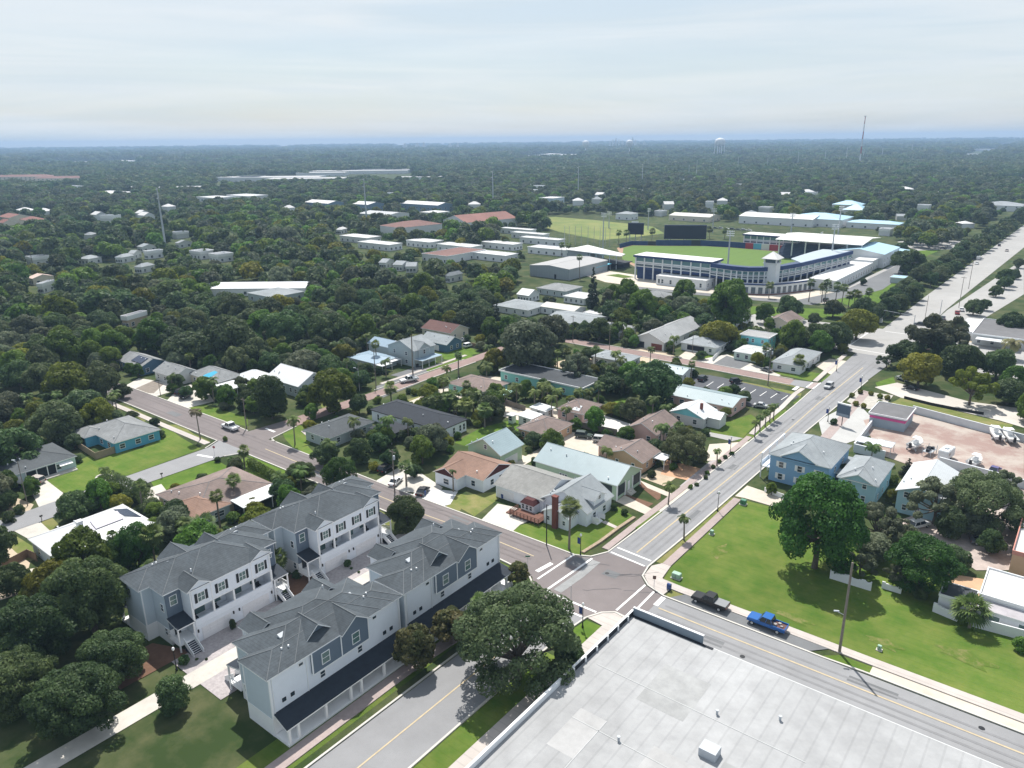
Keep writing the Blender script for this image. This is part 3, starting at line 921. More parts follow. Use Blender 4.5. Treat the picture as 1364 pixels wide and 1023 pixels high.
drive([(1180, 700), (1320, 650), (1364, 640), (1364, 760), (1300, 760), (1240, 720)], mat("littered_yard", (0.40, 0.34, 0.31), 0.95, 0.25, 0.6, big=0.2), ZD)
drive([(1290, 440), (1364, 455), (1364, 470), (1240, 450)], sand_m, ZL)
# courtyard between the townhouses
sheet("courtyard_paving", [(-42.0, -62), (-27, -62), (-27, -8), (-40, -10.5), (-42.0, -12)], paver_m, ZD)
sheet("courtyard_drive", [(-36.2, -110), (-32.6, -110), (-32.6, -7), (-36.2, -8)], concrete, ZD + .005)
sheet("planting_bed", [(-47, -40.5), (-40, -40.5), (-40, -33), (-47, -33)], mulch_m, ZD + .004)
sheet("planting_bed", [(-48, -70), (-41, -70), (-41, -58.5), (-48, -61.5)], mulch_m, ZD + .004)

# ---------------------------------------------------------------- light, sky, air
SUN_EL = R(58)
SX, SY = -0.711, 0.703              # towards the sun, on the ground
sun_d = bpy.data.lights.new("sun", 'SUN')
sun_d.energy = 4.6
sun_d.angle = R(0.53)
sun_d.color = (1.0, 0.955, 0.89)
sun = bpy.data.objects.new("sun", sun_d)
C.objects.link(sun)
sd = Vector((SX * math.cos(SUN_EL), SY * math.cos(SUN_EL), math.sin(SUN_EL)))
sun.rotation_euler = sd.to_track_quat('Z', 'Y').to_euler()

wd = bpy.data.worlds.new("World")
bpy.context.scene.world = wd
wd.use_nodes = True
nt = wd.node_tree
bg = nt.nodes["Background"]
sky = nt.nodes.new("ShaderNodeTexSky")
sky.sky_type = 'NISHITA'
sky.sun_disc = False
sky.sun_elevation = SUN_EL
sky.sun_rotation = math.atan2(SX, SY)
sky.altitude = 80
sky.air_density = 1.0
sky.dust_density = 1.5
sky.ozone_density = 1.5
# thin high cloud drifting over the blue
tc = nt.nodes.new("ShaderNodeTexCoord")
mp = nt.nodes.new("ShaderNodeMapping")
mp.inputs["Scale"].default_value = (1.0, 1.0, 9.0)
nt.links.new(tc.outputs["Generated"], mp.inputs["Vector"])
nz = nt.nodes.new("ShaderNodeTexNoise")
nz.inputs["Scale"].default_value = 2.2
nz.inputs["Detail"].default_value = 7
nz.inputs["Roughness"].default_value = 0.55
nz.inputs["Distortion"].default_value = 0.4
nt.links.new(mp.outputs["Vector"], nz.inputs["Vector"])
mr = nt.nodes.new("ShaderNodeMapRange")
mr.inputs["From Min"].default_value = 0.30
mr.inputs["From Max"].default_value = 0.72
mr.inputs["To Min"].default_value = 0.5
mr.inputs["To Max"].default_value = 1.0
nt.links.new(nz.outputs["Fac"], mr.inputs["Value"])
mx = nt.nodes.new("ShaderNodeMix")
mx.data_type = 'RGBA'
mx3 = nt.nodes.new("ShaderNodeMix")
mx3.data_type = 'RGBA'
mx3.inputs["A"].default_value = (5.5, 6.3, 6.85, 1)
mx3.inputs["B"].default_value = (6.7, 7.1, 7.35, 1)
mp2 = nt.nodes.new("ShaderNodeMapping")
mp2.inputs["Scale"].default_value = (1.0, 1.0, 16.0)
mp2.inputs["Rotation"].default_value = (0.03, -0.02, 0.4)
nt.links.new(tc.outputs["Generated"], mp2.inputs["Vector"])
nz2 = nt.nodes.new("ShaderNodeTexNoise")
nz2.inputs["Scale"].default_value = 1.7
nz2.inputs["Detail"].default_value = 8
nz2.inputs["Roughness"].default_value = 0.6
nz2.inputs["Distortion"].default_value = 0.8
nt.links.new(mp2.outputs["Vector"], nz2.inputs["Vector"])
mr2 = nt.nodes.new("ShaderNodeMapRange")
mr2.inputs["From Min"].default_value = 0.36
mr2.inputs["From Max"].default_value = 0.62
nt.links.new(nz2.outputs["Fac"], mr2.inputs["Value"])
nt.links.new(mr2.outputs["Result"], mx3.inputs["Factor"])
nt.links.new(mx3.outputs["Result"], mx.inputs["B"])
# the veil thins overhead
sxyz = nt.nodes.new("ShaderNodeSeparateXYZ")
nt.links.new(tc.outputs["Generated"], sxyz.inputs["Vector"])
m5 = nt.nodes.new("ShaderNodeMapRange")
m5.inputs["From Min"].default_value = 0.15
m5.inputs["From Max"].default_value = 0.8
m5.inputs["To Min"].default_value = 1.0
m5.inputs["To Max"].default_value = 0.72
nt.links.new(sxyz.outputs["Z"], m5.inputs["Value"])
m6 = nt.nodes.new("ShaderNodeMath")
m6.operation = 'MULTIPLY'
nt.links.new(mr.outputs["Result"], m6.inputs[0])
nt.links.new(m5.outputs["Result"], m6.inputs[1])
nt.links.new(m6.outputs[0], mx.inputs["Factor"])
nt.links.new(sky.outputs["Color"], mx.inputs["A"])
nt.links.new(mx.outputs["Result"], bg.inputs["Color"])
bg.inputs["Strength"].default_value = 0.09

hz = MB()
HB = RG * 0.7
ring = [(CAMX + RG * 1.02 * math.cos(2 * PI * i / 24), CAMY + RG * 1.02 * math.sin(2 * PI * i / 24)) for i in range(24)]
hz.prism(ring, -1.0, 124.0)
hm = bpy.data.materials.new("haze_air")
hm.use_nodes = True
hn = hm.node_tree
hn.nodes.clear()
out = hn.nodes.new("ShaderNodeOutputMaterial")
pv = hn.nodes.new("ShaderNodeVolumePrincipled")
pv.inputs["Color"].default_value = (0.47, 0.69, 1.0, 1)
pv.inputs["Density"].default_value = 0.00014
pv.inputs["Anisotropy"].default_value = 0.0
hn.links.new(pv.outputs["Volume"], out.inputs["Volume"])
tag(hz.build("haze", hm), kind='stuff')

sc = bpy.context.scene
sc.view_settings.view_transform = 'Standard'
sc.view_settings.look = 'None'
sc.view_settings.gamma = 1
sc.view_settings.exposure = 0.48
sc.cycles.use_denoising = True
sc.cycles.max_bounces = 6
sc.cycles.diffuse_bounces = 3
sc.cycles.glossy_bounces = 2
sc.cycles.transmission_bounces = 3
sc.cycles.volume_bounces = 0
sc.cycles.transparent_max_bounces = 8
# ---------------------------------------------------------------- the four three-storey townhouses
def make_townhouse():
    t = thing("townhouse", "x", "townhouse")
    E1, E2, E3 = 3.1, 6.3, 9.6
    # rear block, middle block
    b = MB()
    b.box(-6.5, -0.5, -12, 12, 0, E3)
    b.box(-0.5, 3.7, -10.2, 10.2, 0, E3, 1)
    b.box(-6.53, -0.47, -12.03, 12.03, 0, 2.9, 2)
    b.box(-0.47, 3.73, -10.23, 10.23, 0, 2.9, 2)
    for s in (-1, 1):                                    # white corner boards
        for x, y in ((-0.5, 12 * s), (3.7, 10.2 * s), (-6.5, 12 * s)):
            b.box(x - 0.16, x + 0.05, y - 0.13 * s - 0.1, y - 0.13 * s + 0.2 if s > 0 else y + 0.23, 2.9, E3, 2)
        ya, yb = sorted((7.55 * s, 10.22 * s))
        b.box(3.7, 3.76, ya, yb, 2.9, E3, 3)            # steel blue siding over the porch
    b.box(-6.56, -6.5, -12, 12, 2.9, E3, 4)             # back wall in white
    b.build("wall", [siding_pale, siding_pale, trim, siding_steel, siding_white], t)
    # front block
    f = MB()
    f.box(3.7, 6.5, -7.5, 7.5, 0, E1)
    f.box(3.7, 6.5, -7.5, 7.5, E2, E3)
    f.box(3.76, 6.5, -7.5, -7.32, E1, E2); f.box(3.76, 6.5, 7.32, 7.5, E1, E2)
    f.box(3.77, 3.85, -7.3, 7.3, E1, E2)
    f.box(3.9, 6.45, -0.1, 0.1, E1 + .2, E2)
    f.box(3.85, 6.62, -7.5, 7.5, E1 + .004, E1 + 0.2)
    f.box(6.3, 6.58, -7.3, 7.3, E1 + 0.2, E1 + 1.15)
    f.build("front_wall", siding_white, t)
    for y in (-7.38, -3.75, 0.0, 3.75, 7.38):
        MB().box(6.32, 6.62, y - 0.15, y + 0.15, E1 + 1.15, E2 + 0.1).build("column", trim, t)
    fb = MB()
    for y in (-7.42, 7.42, -3.75, 3.75):
        fb.box(6.5, 6.54, y - 0.08, y + 0.08, E2 + 0.1, E3)
    fb.box(6.5, 6.56, -7.5, 7.5, E2, E2 + 0.22)
    fb.build("trim_boards", trim, t)
    for y in (-3.75, 3.75):
        door(t, 6.5, y, 0.03, 'E', 5.2, 2.4, mat("garage_door_white", (0.72, 0.72, 0.74), 0.5, 0.02), "garage_door")
    for y in (-7.0, -0.55, 0.55, 7.0):
        MB().box(6.5, 6.7, y - 0.1, y + 0.1, 1.9, 2.4).build("wall_lamp", black_metal, t)
    for y in (-5.6, -1.95, 1.95, 5.6):
        window(t, 6.5, y, 8.0, 'E', 1.15, 1.5, None, pane_green, 2, True)
    for y in (-5.0, -1.7, 1.9, 5.2):
        window(t, 3.85, y, E1 + 1.35, 'E', 2.0 if y in (-5.0, 1.9) else 1.2, 2.1 if y in (-5.0, 1.9) else 1.2, None, pane_green, 0)
    for y in (-6.3, 5.6, -2.6):
        ch = MB()
        ch.box(4.6, 5.3, y - .35, y + .35, E1 + .2, E1 + 0.65)
        ch.box(4.5, 4.62, y - .35, y + .35, E1 + .65, E1 + 1.1)
        ch.build("balcony_chair", dark_gap, t)
    for s in (-1, 1):
        window(t, 3.76, 8.9 * s, 7.9, 'E', 1.05, 1.6, None, pane_green, 1)
        door(t, 3.76, 9.0 * s, 1.6, 'E', 1.0, 2.1, mat("door_black", (0.03, 0.035, 0.04), 0.4, 0.05))
        fc = 'S' if s < 0 else 'N'
        window(t, 2.4, 10.2 * s, 6.6, fc, 0.8, 1.3)
        window(t, 2.6, 10.23 * s, 2.2, fc, 0.8, 1.2)
        # entry porch
        ya, yb = sorted((7.55 * s, 10.5 * s))
        MB().hexa([(3.77, ya, 5.0), (7.0, ya, 4.3), (7.0, yb, 4.3), (3.77, yb, 5.0)],
                  [(3.77, ya, 5.25), (7.0, ya, 4.5), (7.0, yb, 4.5), (3.77, yb, 5.25)], 0, 1).build("porch_roof", [navy_roof, trim], t)
        p = MB().box(3.77, 6.9, ya, yb, 1.3, 1.6)
        p.build("porch_floor", trim, t)
        for y in (ya + 0.15, yb - 0.15):
            MB().box(6.62, 6.84, y - 0.11, y + 0.11, 0, 4.4).build("porch_post", trim, t)
        st = MB()
        y0, y1 = sorted((8.0 * s, 9.7 * s))
        for i in range(8):
            z = 1.6 - 0.2 * (i + 1)
            x = 6.9 + 0.3 * i
            st.box(x, x + 0.3, y0, y1, 0, z - 0.05, 1)
            st.box(x - 0.03, x + 0.11, y0, y1, z - 0.05, z, 2)
        for y in (y0, y1):
            st.hexa([(6.85, y - .05, 1.3), (9.5, y - .05, -0.3), (9.5, y + .05, -0.3), (6.85, y + .05, 1.3)],
                    [(6.85, y - .05, 2.5), (9.5, y - .05, 0.75), (9.5, y + .05, 0.75), (6.85, y + .05, 2.5)], 2)
        st.build("stairs", [mat("step_tread_grey", (0.30, 0.32, 0.34), 0.7, 0.05), navy_roof, trim], t)
        rl = MB()
        yy = 10.45 * s
        rl.box(3.8, 6.7, yy - .04, yy + .04, 2.5, 2.58); rl.box(3.8, 6.7, yy - .04, yy + .04, 1.75, 1.82)
        for i in range(10):
            rl.box(4 + i * .28, 4.05 + i * .28, yy - .02, yy + .02, 1.8, 2.5)
        rl.build("railing", trim, t)
    # back wall: projecting steel blue bay, small windows, long porch
    bay = MB()
    bay.box(-7.0, -6.56, -5.2, 5.2, 6.2, E3, 0)
    for y in (-5.2, 0.0, 5.2):
        bay.box(-7.04, -6.9, y - 0.09, y + 0.09, 6.1, E3, 1)
    bay.box(-7.05, -6.56, -5.2, 5.2, 6.0, 6.2, 1)
    bay.build("bay", [siding_steel, trim], t)
    for y in (-2.7, 2.9):
        window(t, -7.0, y, 7.8, 'W', 1.25, 1.7, None, pane_green, 1)
    for y in (-3.6, 3.4):
        window(t, -6.56, y, 5.0, 'W', 0.8, 1.0)
    for y in (-10.0, -8.6, 8.6, 10.0):
        window(t, -6.56, y, 5.0, 'W', 0.42, 0.42, dark_gap, pane_m, 0)
    for y in (-6.8, 6.8):
        window(t, -6.56, y, 8.8, 'W', 0.7, 0.45, None, pane_m, 0)
    MB().hexa([(-9.9, -12.2, 2.85), (-6.57, -11.9, 3.6), (-6.57, 11.9, 3.6), (-9.9, 12.2, 2.85)],
              [(-9.9, -12.2, 3.05), (-6.57, -11.9, 3.8), (-6.57, 11.9, 3.8), (-9.9, 12.2, 3.05)], 0, 1).build("porch_roof", [navy_roof, trim], t)
    MB().box(-9.7, -6.57, -12, 12, 0.0, 0.4).build("porch_floor", trim, t)
    for y in (-11.7, -10.2, -5.5, -1.0, 1.0, 5.5, 10.2, 11.7):
        MB().box(-9.7, -9.35, y - .18, y + .18, 0.4, 2.84).build("porch_post", trim, t)
    for y in (-9, -3, 3, 9):
        door(t, -6.57, y, 0.4, 'W', 1.0, 2.1, dark_gap)
    # roofs
    p = 0.40
    roof(t, -6.95, 6.62, -7.95, 7.95, 9.8, 'hip', 6.78 * p, shingle_slate)
    roof(t, -6.93, 4.15, -10.65, 10.65, 9.795, 'hip', 5.54 * p, shingle_slate)
    roof(t, -6.91, -0.05, -12.45, 12.45, 9.79, 'hip', 3.43 * p, shingle_slate)
    for y in (-5.75, 5.75):
        roof(t, 2.2, 6.78, y - 2.25, y + 2.25, 9.82, 'gx', 1.35, shingle_slate, name="gable_roof")
        walls(t, 2.6, 6.95, y - 2.25, y + 2.25, 9.82, 'gx', 1.35, siding_white, 0.44, name="gable", z0=9.55)
    roof(t, -7.5, -1.5, -5.5, 0.1, 9.83, 'gx', 1.95, shingle_slate, name="gable_roof")
    walls(t, -7.45, -1.6, -5.5, 0.1, 9.83, 'gx', 1.95, siding_steel, 0.44, name="gable", z0=9.55)
    roof(t, -5.2, -0.6, 0.2, 4.6, 10.55, 'gx', 1.7, shingle_slate, name="dormer_roof")
    walls(t, -4.9, -0.8, 0.2, 4.6, 10.55, 'gx', 1.7, siding_steel, 0.35, name="dormer", z0=10.0)
    for (x, y, r) in ((-4.2, 8.0, .12), (-4.4, 7.0, .12), (-3.6, -8.0, .12), (-3.9, -7.2, .12), (3.2, -5.0, .1)):
        z = 9.8 + (x + 6.95) * p if x < 0 else 9.8 + (6.95 - x) * p
        MB().lathe([(r, z - 0.9), (r, z + 0.28)], x, y, 8).build("vent_pipe", trim, t)
    for (x, y) in ((6.56, -7.2), (6.56, 7.2), (-6.64, -11.6), (-6.64, 11.6), (-6.64, 6.0)):
        MB().tube([(x, y, 3.2 if x < 0 else .2), (x, y, 9.62)], .055, 6).build("downpipe", trim, t)
    for y in (-5.6, 6.3):
        x = -2.2
        z = 11.2
        MB().hexa([(x - .35, y - .7, z - .25), (x + .35, y - .7, z + .02), (x + .35, y + .7, z + .02), (x - .35, y + .7, z - .25)],
                  [(x - .35, y - .7, z + .2), (x + .35, y - .7, z + .48), (x + .35, y + .7, z + .48), (x - .35, y + .7, z + .2)]).build("ridge_vent", galv, t)
    return t

th = make_townhouse()
th.location = (-48.6, -49.5, 0)
th["label"] = "black-shuttered white townhouse beside the big dark oak, farthest left of the four"
TG = "three-storey townhouses round the paved courtyard"
th["group"] = TG
dup(th, (-48.6, -24.3, 0), 0, "black-shuttered white townhouse whose right end meets the mauve street", TG)
dup(th, (-21.0, -49.4, 0), PI, "townhouse at the bottom with slate roof and steel blue gables facing the red-tinged trees", TG)
dup(th, (-21.0, -24.2, 0), PI, "slate-roofed townhouse with steel blue gables and navy porch roof, nearest the road crossing", TG)
# ---------------------------------------------------------------- houses near the crossing and along the streets
HD = 'house'
G1 = ('door_dark', 0)
gar = mat("garage_door_white", (0.72, 0.72, 0.74), 0.5, 0.02)
gar_brown = mat("garage_door_brown", (0.16, 0.05, 0.04), 0.5, 0.05)
ddark = mat("door_black", (0.03, 0.035, 0.04), 0.4, 0.05)

h = house("corner_house", "white corner house with a tall red brick chimney and red wooden deck", HD, (-24.5, -12, 14, 25), 3.3, 'gy', 3.6,
          siding_white, shingle_pale, S=(0.2, 0.75), E=(0.3, 0.7))
wing(h, (-37.2, -23, 13.6, 27), 3.2, 'gx', 2.7, siding_white, mat("shingle_warm_grey", (0.24, 0.24, 0.23), 0.85, 0.2, 0.9, stripes=('Z', .16, .18), big=.15))
wing(h, (-21.2, -14.2, 10.2, 15.5), 2.9, 'gy', 1.7, siding_white, shingle_pale)
wing(h, (-17.5, -12.1, 17, 22), 5.0, 'gx', 1.3, siding_white, shingle_pale, z0=3.6)
window(h, -12.5 - h.location.x, 19.5 - h.location.y, 5.0, 'E', 0.8, 0.8)
x, y = lp(h, -34.0, 14.0)
door(h, x, y, 0.05, 'S', 4.9, 2.3, gar, "garage_door")
x, y = lp(h, -26.2, 14.0)
b = MB(); b.box(x - 1.7, x + 1.7, y - 2.2, y, 0.0, 2.2); b.hexa([(x - 1.9, y - 2.4, 2.2), (x + 1.9, y - 2.4, 2.2), (x + 1.9, y, 2.2), (x - 1.9, y, 2.2)], [(x - 1.2, y - 1.6, 3.1), (x + 1.2, y - 1.6, 3.1), (x + 1.2, y, 3.1), (x - 1.2, y, 3.1)], 1)
b.build("bay", [siding_white, darkred], h)
for q in (-1, 0, 1):
    window(h, x + q * 1.05, y - 2.2, 1.45, 'S', 0.65, 1.0)
x, y = lp(h, -17.5, 10.55)
b = MB(); b.box(x - .55, x + .55, y - 0.9, y - 0.05, 0, 7.2); b.box(x - .65, x + .65, y - 1.0, y + 0.05, 7.2, 7.5)
b.build("chimney", brickred, h)
window(h, lp(h, -19.6, 0)[0], lp(h, 0, 10.6)[1], 1.5, 'S', .6, .9); window(h, lp(h, -15.6, 0)[0], lp(h, 0, 10.6)[1], 1.5, 'S', .6, .9)
d = MB()
x0, y0 = lp(h, -28.5, 8.6); x1, y1 = lp(h, -20.8, 11.7)
d.box(x0, x1, y0, y1, 0.5, 0.65); d.box(x1 - 2.5, x1, y1, y1 + 2.2, .5, .65)
for i in range(9):
    xx = x0 + (x1 - x0) * i / 8
    d.box(xx - .06, xx + .06, y0 - .06, y0 + .06, 0, 1.6)
for z in (0.85, 1.15, 1.5):
    d.box(x0, x1, y0 - .04, y0 + .04, z, z + .12); d.box(x0 - .04, x0 + .04, y0, y1, z, z + .12)
    d.box(x1 - .04, x1 + .04, y0, y1 + 2, z, z + .12)
d.box(x0 - 1.4, x0, y0 + .4, y0 + 2.2, 0, .3)
d.build("deck", redwood, h)
st = MB()
x0, y0 = lp(h, -12.4, 16.5)
for i in range(4):
    st.box(x0 + i * .35, x0 + (i + 1) * .35, y0, y0 + 2.2, 0, 0.9 - i * .22)
st.box(x0, x0 + 1.9, y0 - .1, y0, 0.6, 1.7); st.box(x0, x0 + 1.9, y0 + 2.2, y0 + 2.3, 0.6, 1.7)
st.build("steps", trim, h)

h = house("green_house", "long sage green house with pale metal roof and screened front porch", HD, (-36.8, -13.2, 28.3, 40), 4.0, 'gx', 2.9,
          wall_green, metal_mint, S=(0.33, 0.36, 0.39, 0.52, 0.66, 0.78), E=(), winsz=(0.75, 1.3), wz=2.0)
p = MB()
x1, y0 = lp(h, -13.6, 28.7)
y1 = lp(h, 0, 39.6)[1]
p.box(x1 + .02, x1 + .06, y0 + .3, y0 + 3.6, 0.9, 3.4); p.box(x1 + .02, x1 + .06, y1 - 3.6, y1 - .3, .9, 3.4)
p.build("porch_screen", screen_m, h)
p = MB().box(x1 - 5, x1 - 1.2, y0 - .06, y0 - .01, .9, 3.4); p.build("porch_screen", screen_m, h)
for yy in (y0 + .1, y0 + 3.8, y1 - 3.8, y1 - .1):
    MB().box(x1 - .05, x1 + .22, yy - .14, yy + .14, 0, 3.75).build("column", trim, h)
door(h, x1 + .02, (y0 + y1) / 2, .9, 'E', 1.0, 2.1, trim)
st = MB()
for i in range(4):
    st.box(x1 + .05 + i * .35, x1 + .05 + (i + 1) * .35, (y0 + y1) / 2 - 1.2, (y0 + y1) / 2 + 1.2, 0, .9 - i * .22)
st.build("steps", concrete, h)

h = house("green_garage", "small sage green garage with pale metal gable roof behind the rust-roofed house", 'garage', (-56, -44.5, 25.3, 35), 4.2, 'gy', 3.2,
          wall_green, metal_mint, S=(0.55,), wz=5.2, winsz=(.8, 1.0))
x, y = lp(h, -44.95, 30); door(h, x, y, 0.05, 'E', 5.2, 2.5, gar, "garage_door")

h = house("rust_roof_house", "white house with rust brown roof and dark red shingled gable ends", HD, (-53, -40, 13.3, 25), 3.3, 'gx', 2.2,
          siding_white, shingle_rust, S=(0.2, 0.75), E=(0.3, 0.6), gable=darkred)
wing(h, (-53.2, -45.5, 10.3, 17), 3.2, 'gy', 1.9, siding_white, shingle_rust, gable=darkred)
x, y = lp(h, -49.3, 10.7); window(h, x, y, 1.5, 'S', 1.6, 1.3)

h = house("black_roof_house", "long white house with a charcoal black roof and recessed corner porch", HD, (-98, -69.3, 30.2, 41.5), 3.5, 'hip', 2.0,
          siding_white, shingle_dark, S=(0.1, 0.3, 0.62), E=(0.5, 0.75, 0.9), winsz=(0.8, 1.7), wz=1.6, fascia=black_metal)
x, y = lp(h, -69.3, 30.2)
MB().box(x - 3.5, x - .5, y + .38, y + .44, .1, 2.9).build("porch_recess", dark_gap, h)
MB().box(x - .75, x - .45, y + .15, y + .44, 0, 3.25).build("column", trim, h)
MB().box(x - 3.6, x - .3, y - 1.6, y + .4, 0, .18).build("porch_floor", concrete, h)
canopy(h, (-88, -79, 21, 28.5), 2.9, shingle_dark, black_metal, True, "carport_roof")

h = house("grey_bungalow", "dark grey roofed bungalow hidden in palms at the bend of the mauve street", HD, (-101, -90, 8.8, 25), 3.1, 'hip', 1.8,
          wall_grey, mat("shingle_dark_grey", (0.075, 0.085, 0.092), .85, .2, .9, stripes=('Z', .16, .2), big=.15), S=(.3, .7), E=(.2, .5, .8))
h = house("aqua_house", "aqua blue house with weathered grey hip roof beside the wide lawn", HD, (-151.5, -133, -27.5, -14.5), 3.1, 'hip', 2.3,
          wall_aqua, shingle_grey, S=(0.55, 0.8), E=(0.15, 0.5, 0.8), winsz=(1.3, 1.2))
wing(h, (-151.5, -143.5, -30.5, -24), 3.08, 'hip', 1.4, wall_aqua, shingle_grey)
h = house("pale_house", "pale house with dark hip roof and a covered front porch, two cars on its drive", HD, (-147, -132.2, -54, -37), 3.1, 'hip', 2.3,
          mat("wall_ice_blue", (0.52, 0.64, 0.66), .7, .05), mat("shingle_dark_grey", (0.075, 0.085, 0.092), .85, .2, .9, stripes=('Z', .16, .2), big=.15), S=2, E=(0.75,))
x, y = lp(h, -132.6, -45.5)
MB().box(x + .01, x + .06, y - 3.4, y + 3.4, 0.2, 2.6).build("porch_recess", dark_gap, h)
for q in (-3.4, -1, 1.4, 3.4):
    MB().box(x + .06, x + .2, y + q - .1, y + q + .1, 0, 2.85).build("porch_post", trim, h)
door(h, x + .01, y - 5.8, .05, 'E', 2.6, 2.2, gar, "garage_door")
MB().hexa([(x, y + 4, 2.3), (x + 1.2, y + 4, 1.9), (x + 1.2, y + 7, 1.9), (x, y + 7, 2.3)], [(x, y + 4, 2.4), (x + 1.2, y + 4, 2.0), (x + 1.2, y + 7, 2.0), (x, y + 7, 2.4)]).build("awning", trim, h)
MB().box(x, x + 2.0, y - 3.5, y + 7.5, 0, .25).build("porch_floor", concrete, h)

h = house("white_roof_house", "house with bright white metal hip roof, chimney and solar panels", HD, (-95.5, -81.5, -62, -43), 3.3, 'hip', 2.9,
          wall_grey, mat("white_metal_sheet", (0.58, 0.59, 0.60), .45, .04, .3), S=2, E=3)
x, y = lp(h, -88.5, -57)
b = MB().box(x + .9, x + 1.9, y + 1.4, y + 2.4, 3.3, 6.9); b.box(x + .8, x + 2.0, y + 1.3, y + 2.5, 6.9, 7.15)
b.build("chimney", trim, h)
pv_ = mat("solar_panel_glint_violet", (0.19, 0.18, 0.26), .4, .06, spec=.3, stripes=('H', 1.0, .25))  # pale violet: sun glint on the panels put into their base colour
def roof_panel(h, x0, x1, y0, y1, m, z, slope):
    X0, Y0 = lp(h, x0, y0); X1, Y1 = lp(h, x1, y1)
    f = lambda xx: z + (X1 - xx) * slope
    MB().hexa([(X0, Y0, f(X0)), (X1, Y0, f(X1)), (X1, Y1, f(X1)), (X0, Y1, f(X0))],
              [(X0, Y0, f(X0) + .1), (X1, Y0, f(X1) + .1), (X1, Y1, f(X1) + .1), (X0, Y1, f(X0) + .1)]).build("solar_panel", m, h)
sl = 2.9 / 7.0
roof_panel(h, -86.7, -82.6, -56.4, -53.2, pv_, 3.3 + 1.1 * sl + .08, sl)
roof_panel(h, -87.6, -85.2, -53.0, -47.5, pv_, 3.3 + 3.7 * sl + .08, sl)
X0, Y0 = lp(h, -91, -43.9)
MB().hexa([(X0, Y0 - 3, 3.3 + 3.9 * sl), (X0 + 5, Y0 - 3, 3.3 + 3.9 * sl), (X0 + 5.6, Y0, 3.3 + .95 * sl), (X0 - .6, Y0, 3.3 + .95 * sl)],
          [(X0, Y0 - 3, 3.4 + 3.9 * sl), (X0 + 5, Y0 - 3, 3.4 + 3.9 * sl), (X0 + 5.6, Y0, 3.4 + .95 * sl), (X0 - .6, Y0, 3.4 + .95 * sl)]).build("solar_panel", solar_m, h)
wing(h, (-86, -79.5, -57, -50.5), 3.1, 'gx', 1.5, wall_grey, mat("white_metal_sheet", (0.58, 0.59, 0.60), .45, .04, .3))

h = house("brown_roof_house", "low house with brown hip roof and a white patio roof on posts", HD, (-95, -78, -36, -16.5), 3.0, 'hip', 2.3,
          wall_tan, shingle_brown, S=3, E=())
wing(h, (-88, -77.2, -37.5, -28), 2.95, 'hip', 1.6, wall_grey, shingle_rust)
x, y = lp(h, -77.6, -31); window(h, x, y, 1.5, 'E', 2.2, 1.2)
canopy(h, (-78.6, -73.5, -27.6, -16.5), 2.8, whiteroof, trim, True, "patio_roof", .35)
x, y = lp(h, -78.4, -22)
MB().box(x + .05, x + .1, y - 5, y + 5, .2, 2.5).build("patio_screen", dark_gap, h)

# along the mauve street, north side
h = house("slate_blue_house", "slate blue house with solar panels on its grey roof, left end of the row", HD, (-214, -197, 11.5, 22), 3.1, 'gx', 2.3, wall_navy, shingle_grey, S=4, E=2)
x0, y0 = lp(h, -206, 13); x1, y1 = lp(h, -199, 16)
MB().hexa([(x0, y0, 3.95), (x1, y0, 3.95), (x1, y1, 5.15), (x0, y1, 5.15)], [(x0, y0, 4.05), (x1, y0, 4.05), (x1, y1, 5.25), (x0, y1, 5.25)]).build("solar_panel", solar_m, h)
house("grey_gable_house", "beige house with grey gable roof behind the dry gravel garden", HD, (-189.5, -175.5, 12.3, 22), 3.2, 'gx', 2.4, wall_greywhite, shingle_grey, S=3, E=2)
h = house("tarp_roof_house", "grey roofed house with a bright blue tarp over its corner", HD, (-176.5, -159, 18, 28.5), 3.2, 'hip', 2.5, wall_cream, shingle_grey, S=3, E=3)
x0, y0 = lp(h, -163.6, 18.05)
tm = mat("blue_tarp", (0.06, 0.38, 0.56), .5, .12, 1.0)
MB().hexa([(x0 - 5.0, y0 + .4, 3.3), (x0 - .6, y0 + .3, 3.3), (x0 - 0.2, y0 + 3.7, 4.95), (x0 - 3.6, y0 + 4.0, 5.02)],
          [(x0 - 5.0, y0 + .4, 3.42), (x0 - .6, y0 + .3, 3.42), (x0 - 0.2, y0 + 3.7, 5.0), (x0 - 3.6, y0 + 4.0, 5.12)]).build("tarp", tm, h)
canopy(h, (-159.5, -150.5, 16.5, 24), 2.6, whiteroof)
house("white_shed_house", "small white hip-roofed cottage left of the white gable house", HD, (-161.5, -150.5, 26.3, 35), 3.1, 'hip', 1.9, wall_greywhite, whiteroof, S=2, E=2)
h = house("white_gable_house", "blue-grey house under a bright white metal gable roof, north of the parked pickup", HD, (-149, -131.2, 29.8, 43), 4.0, 'gx', 3.2,
          wall_grey, whiteroof, S=(0.15, .35, .55, .75, .9), E=(0.5,), wz=2.0)
x, y = lp(h, -131.6, 36.4); window(h, x, y, 5.2, 'E', 1.0, 1.3)
canopy(h, (-131.7, -127.5, 30.5, 42.5), 3.0, whiteroof)

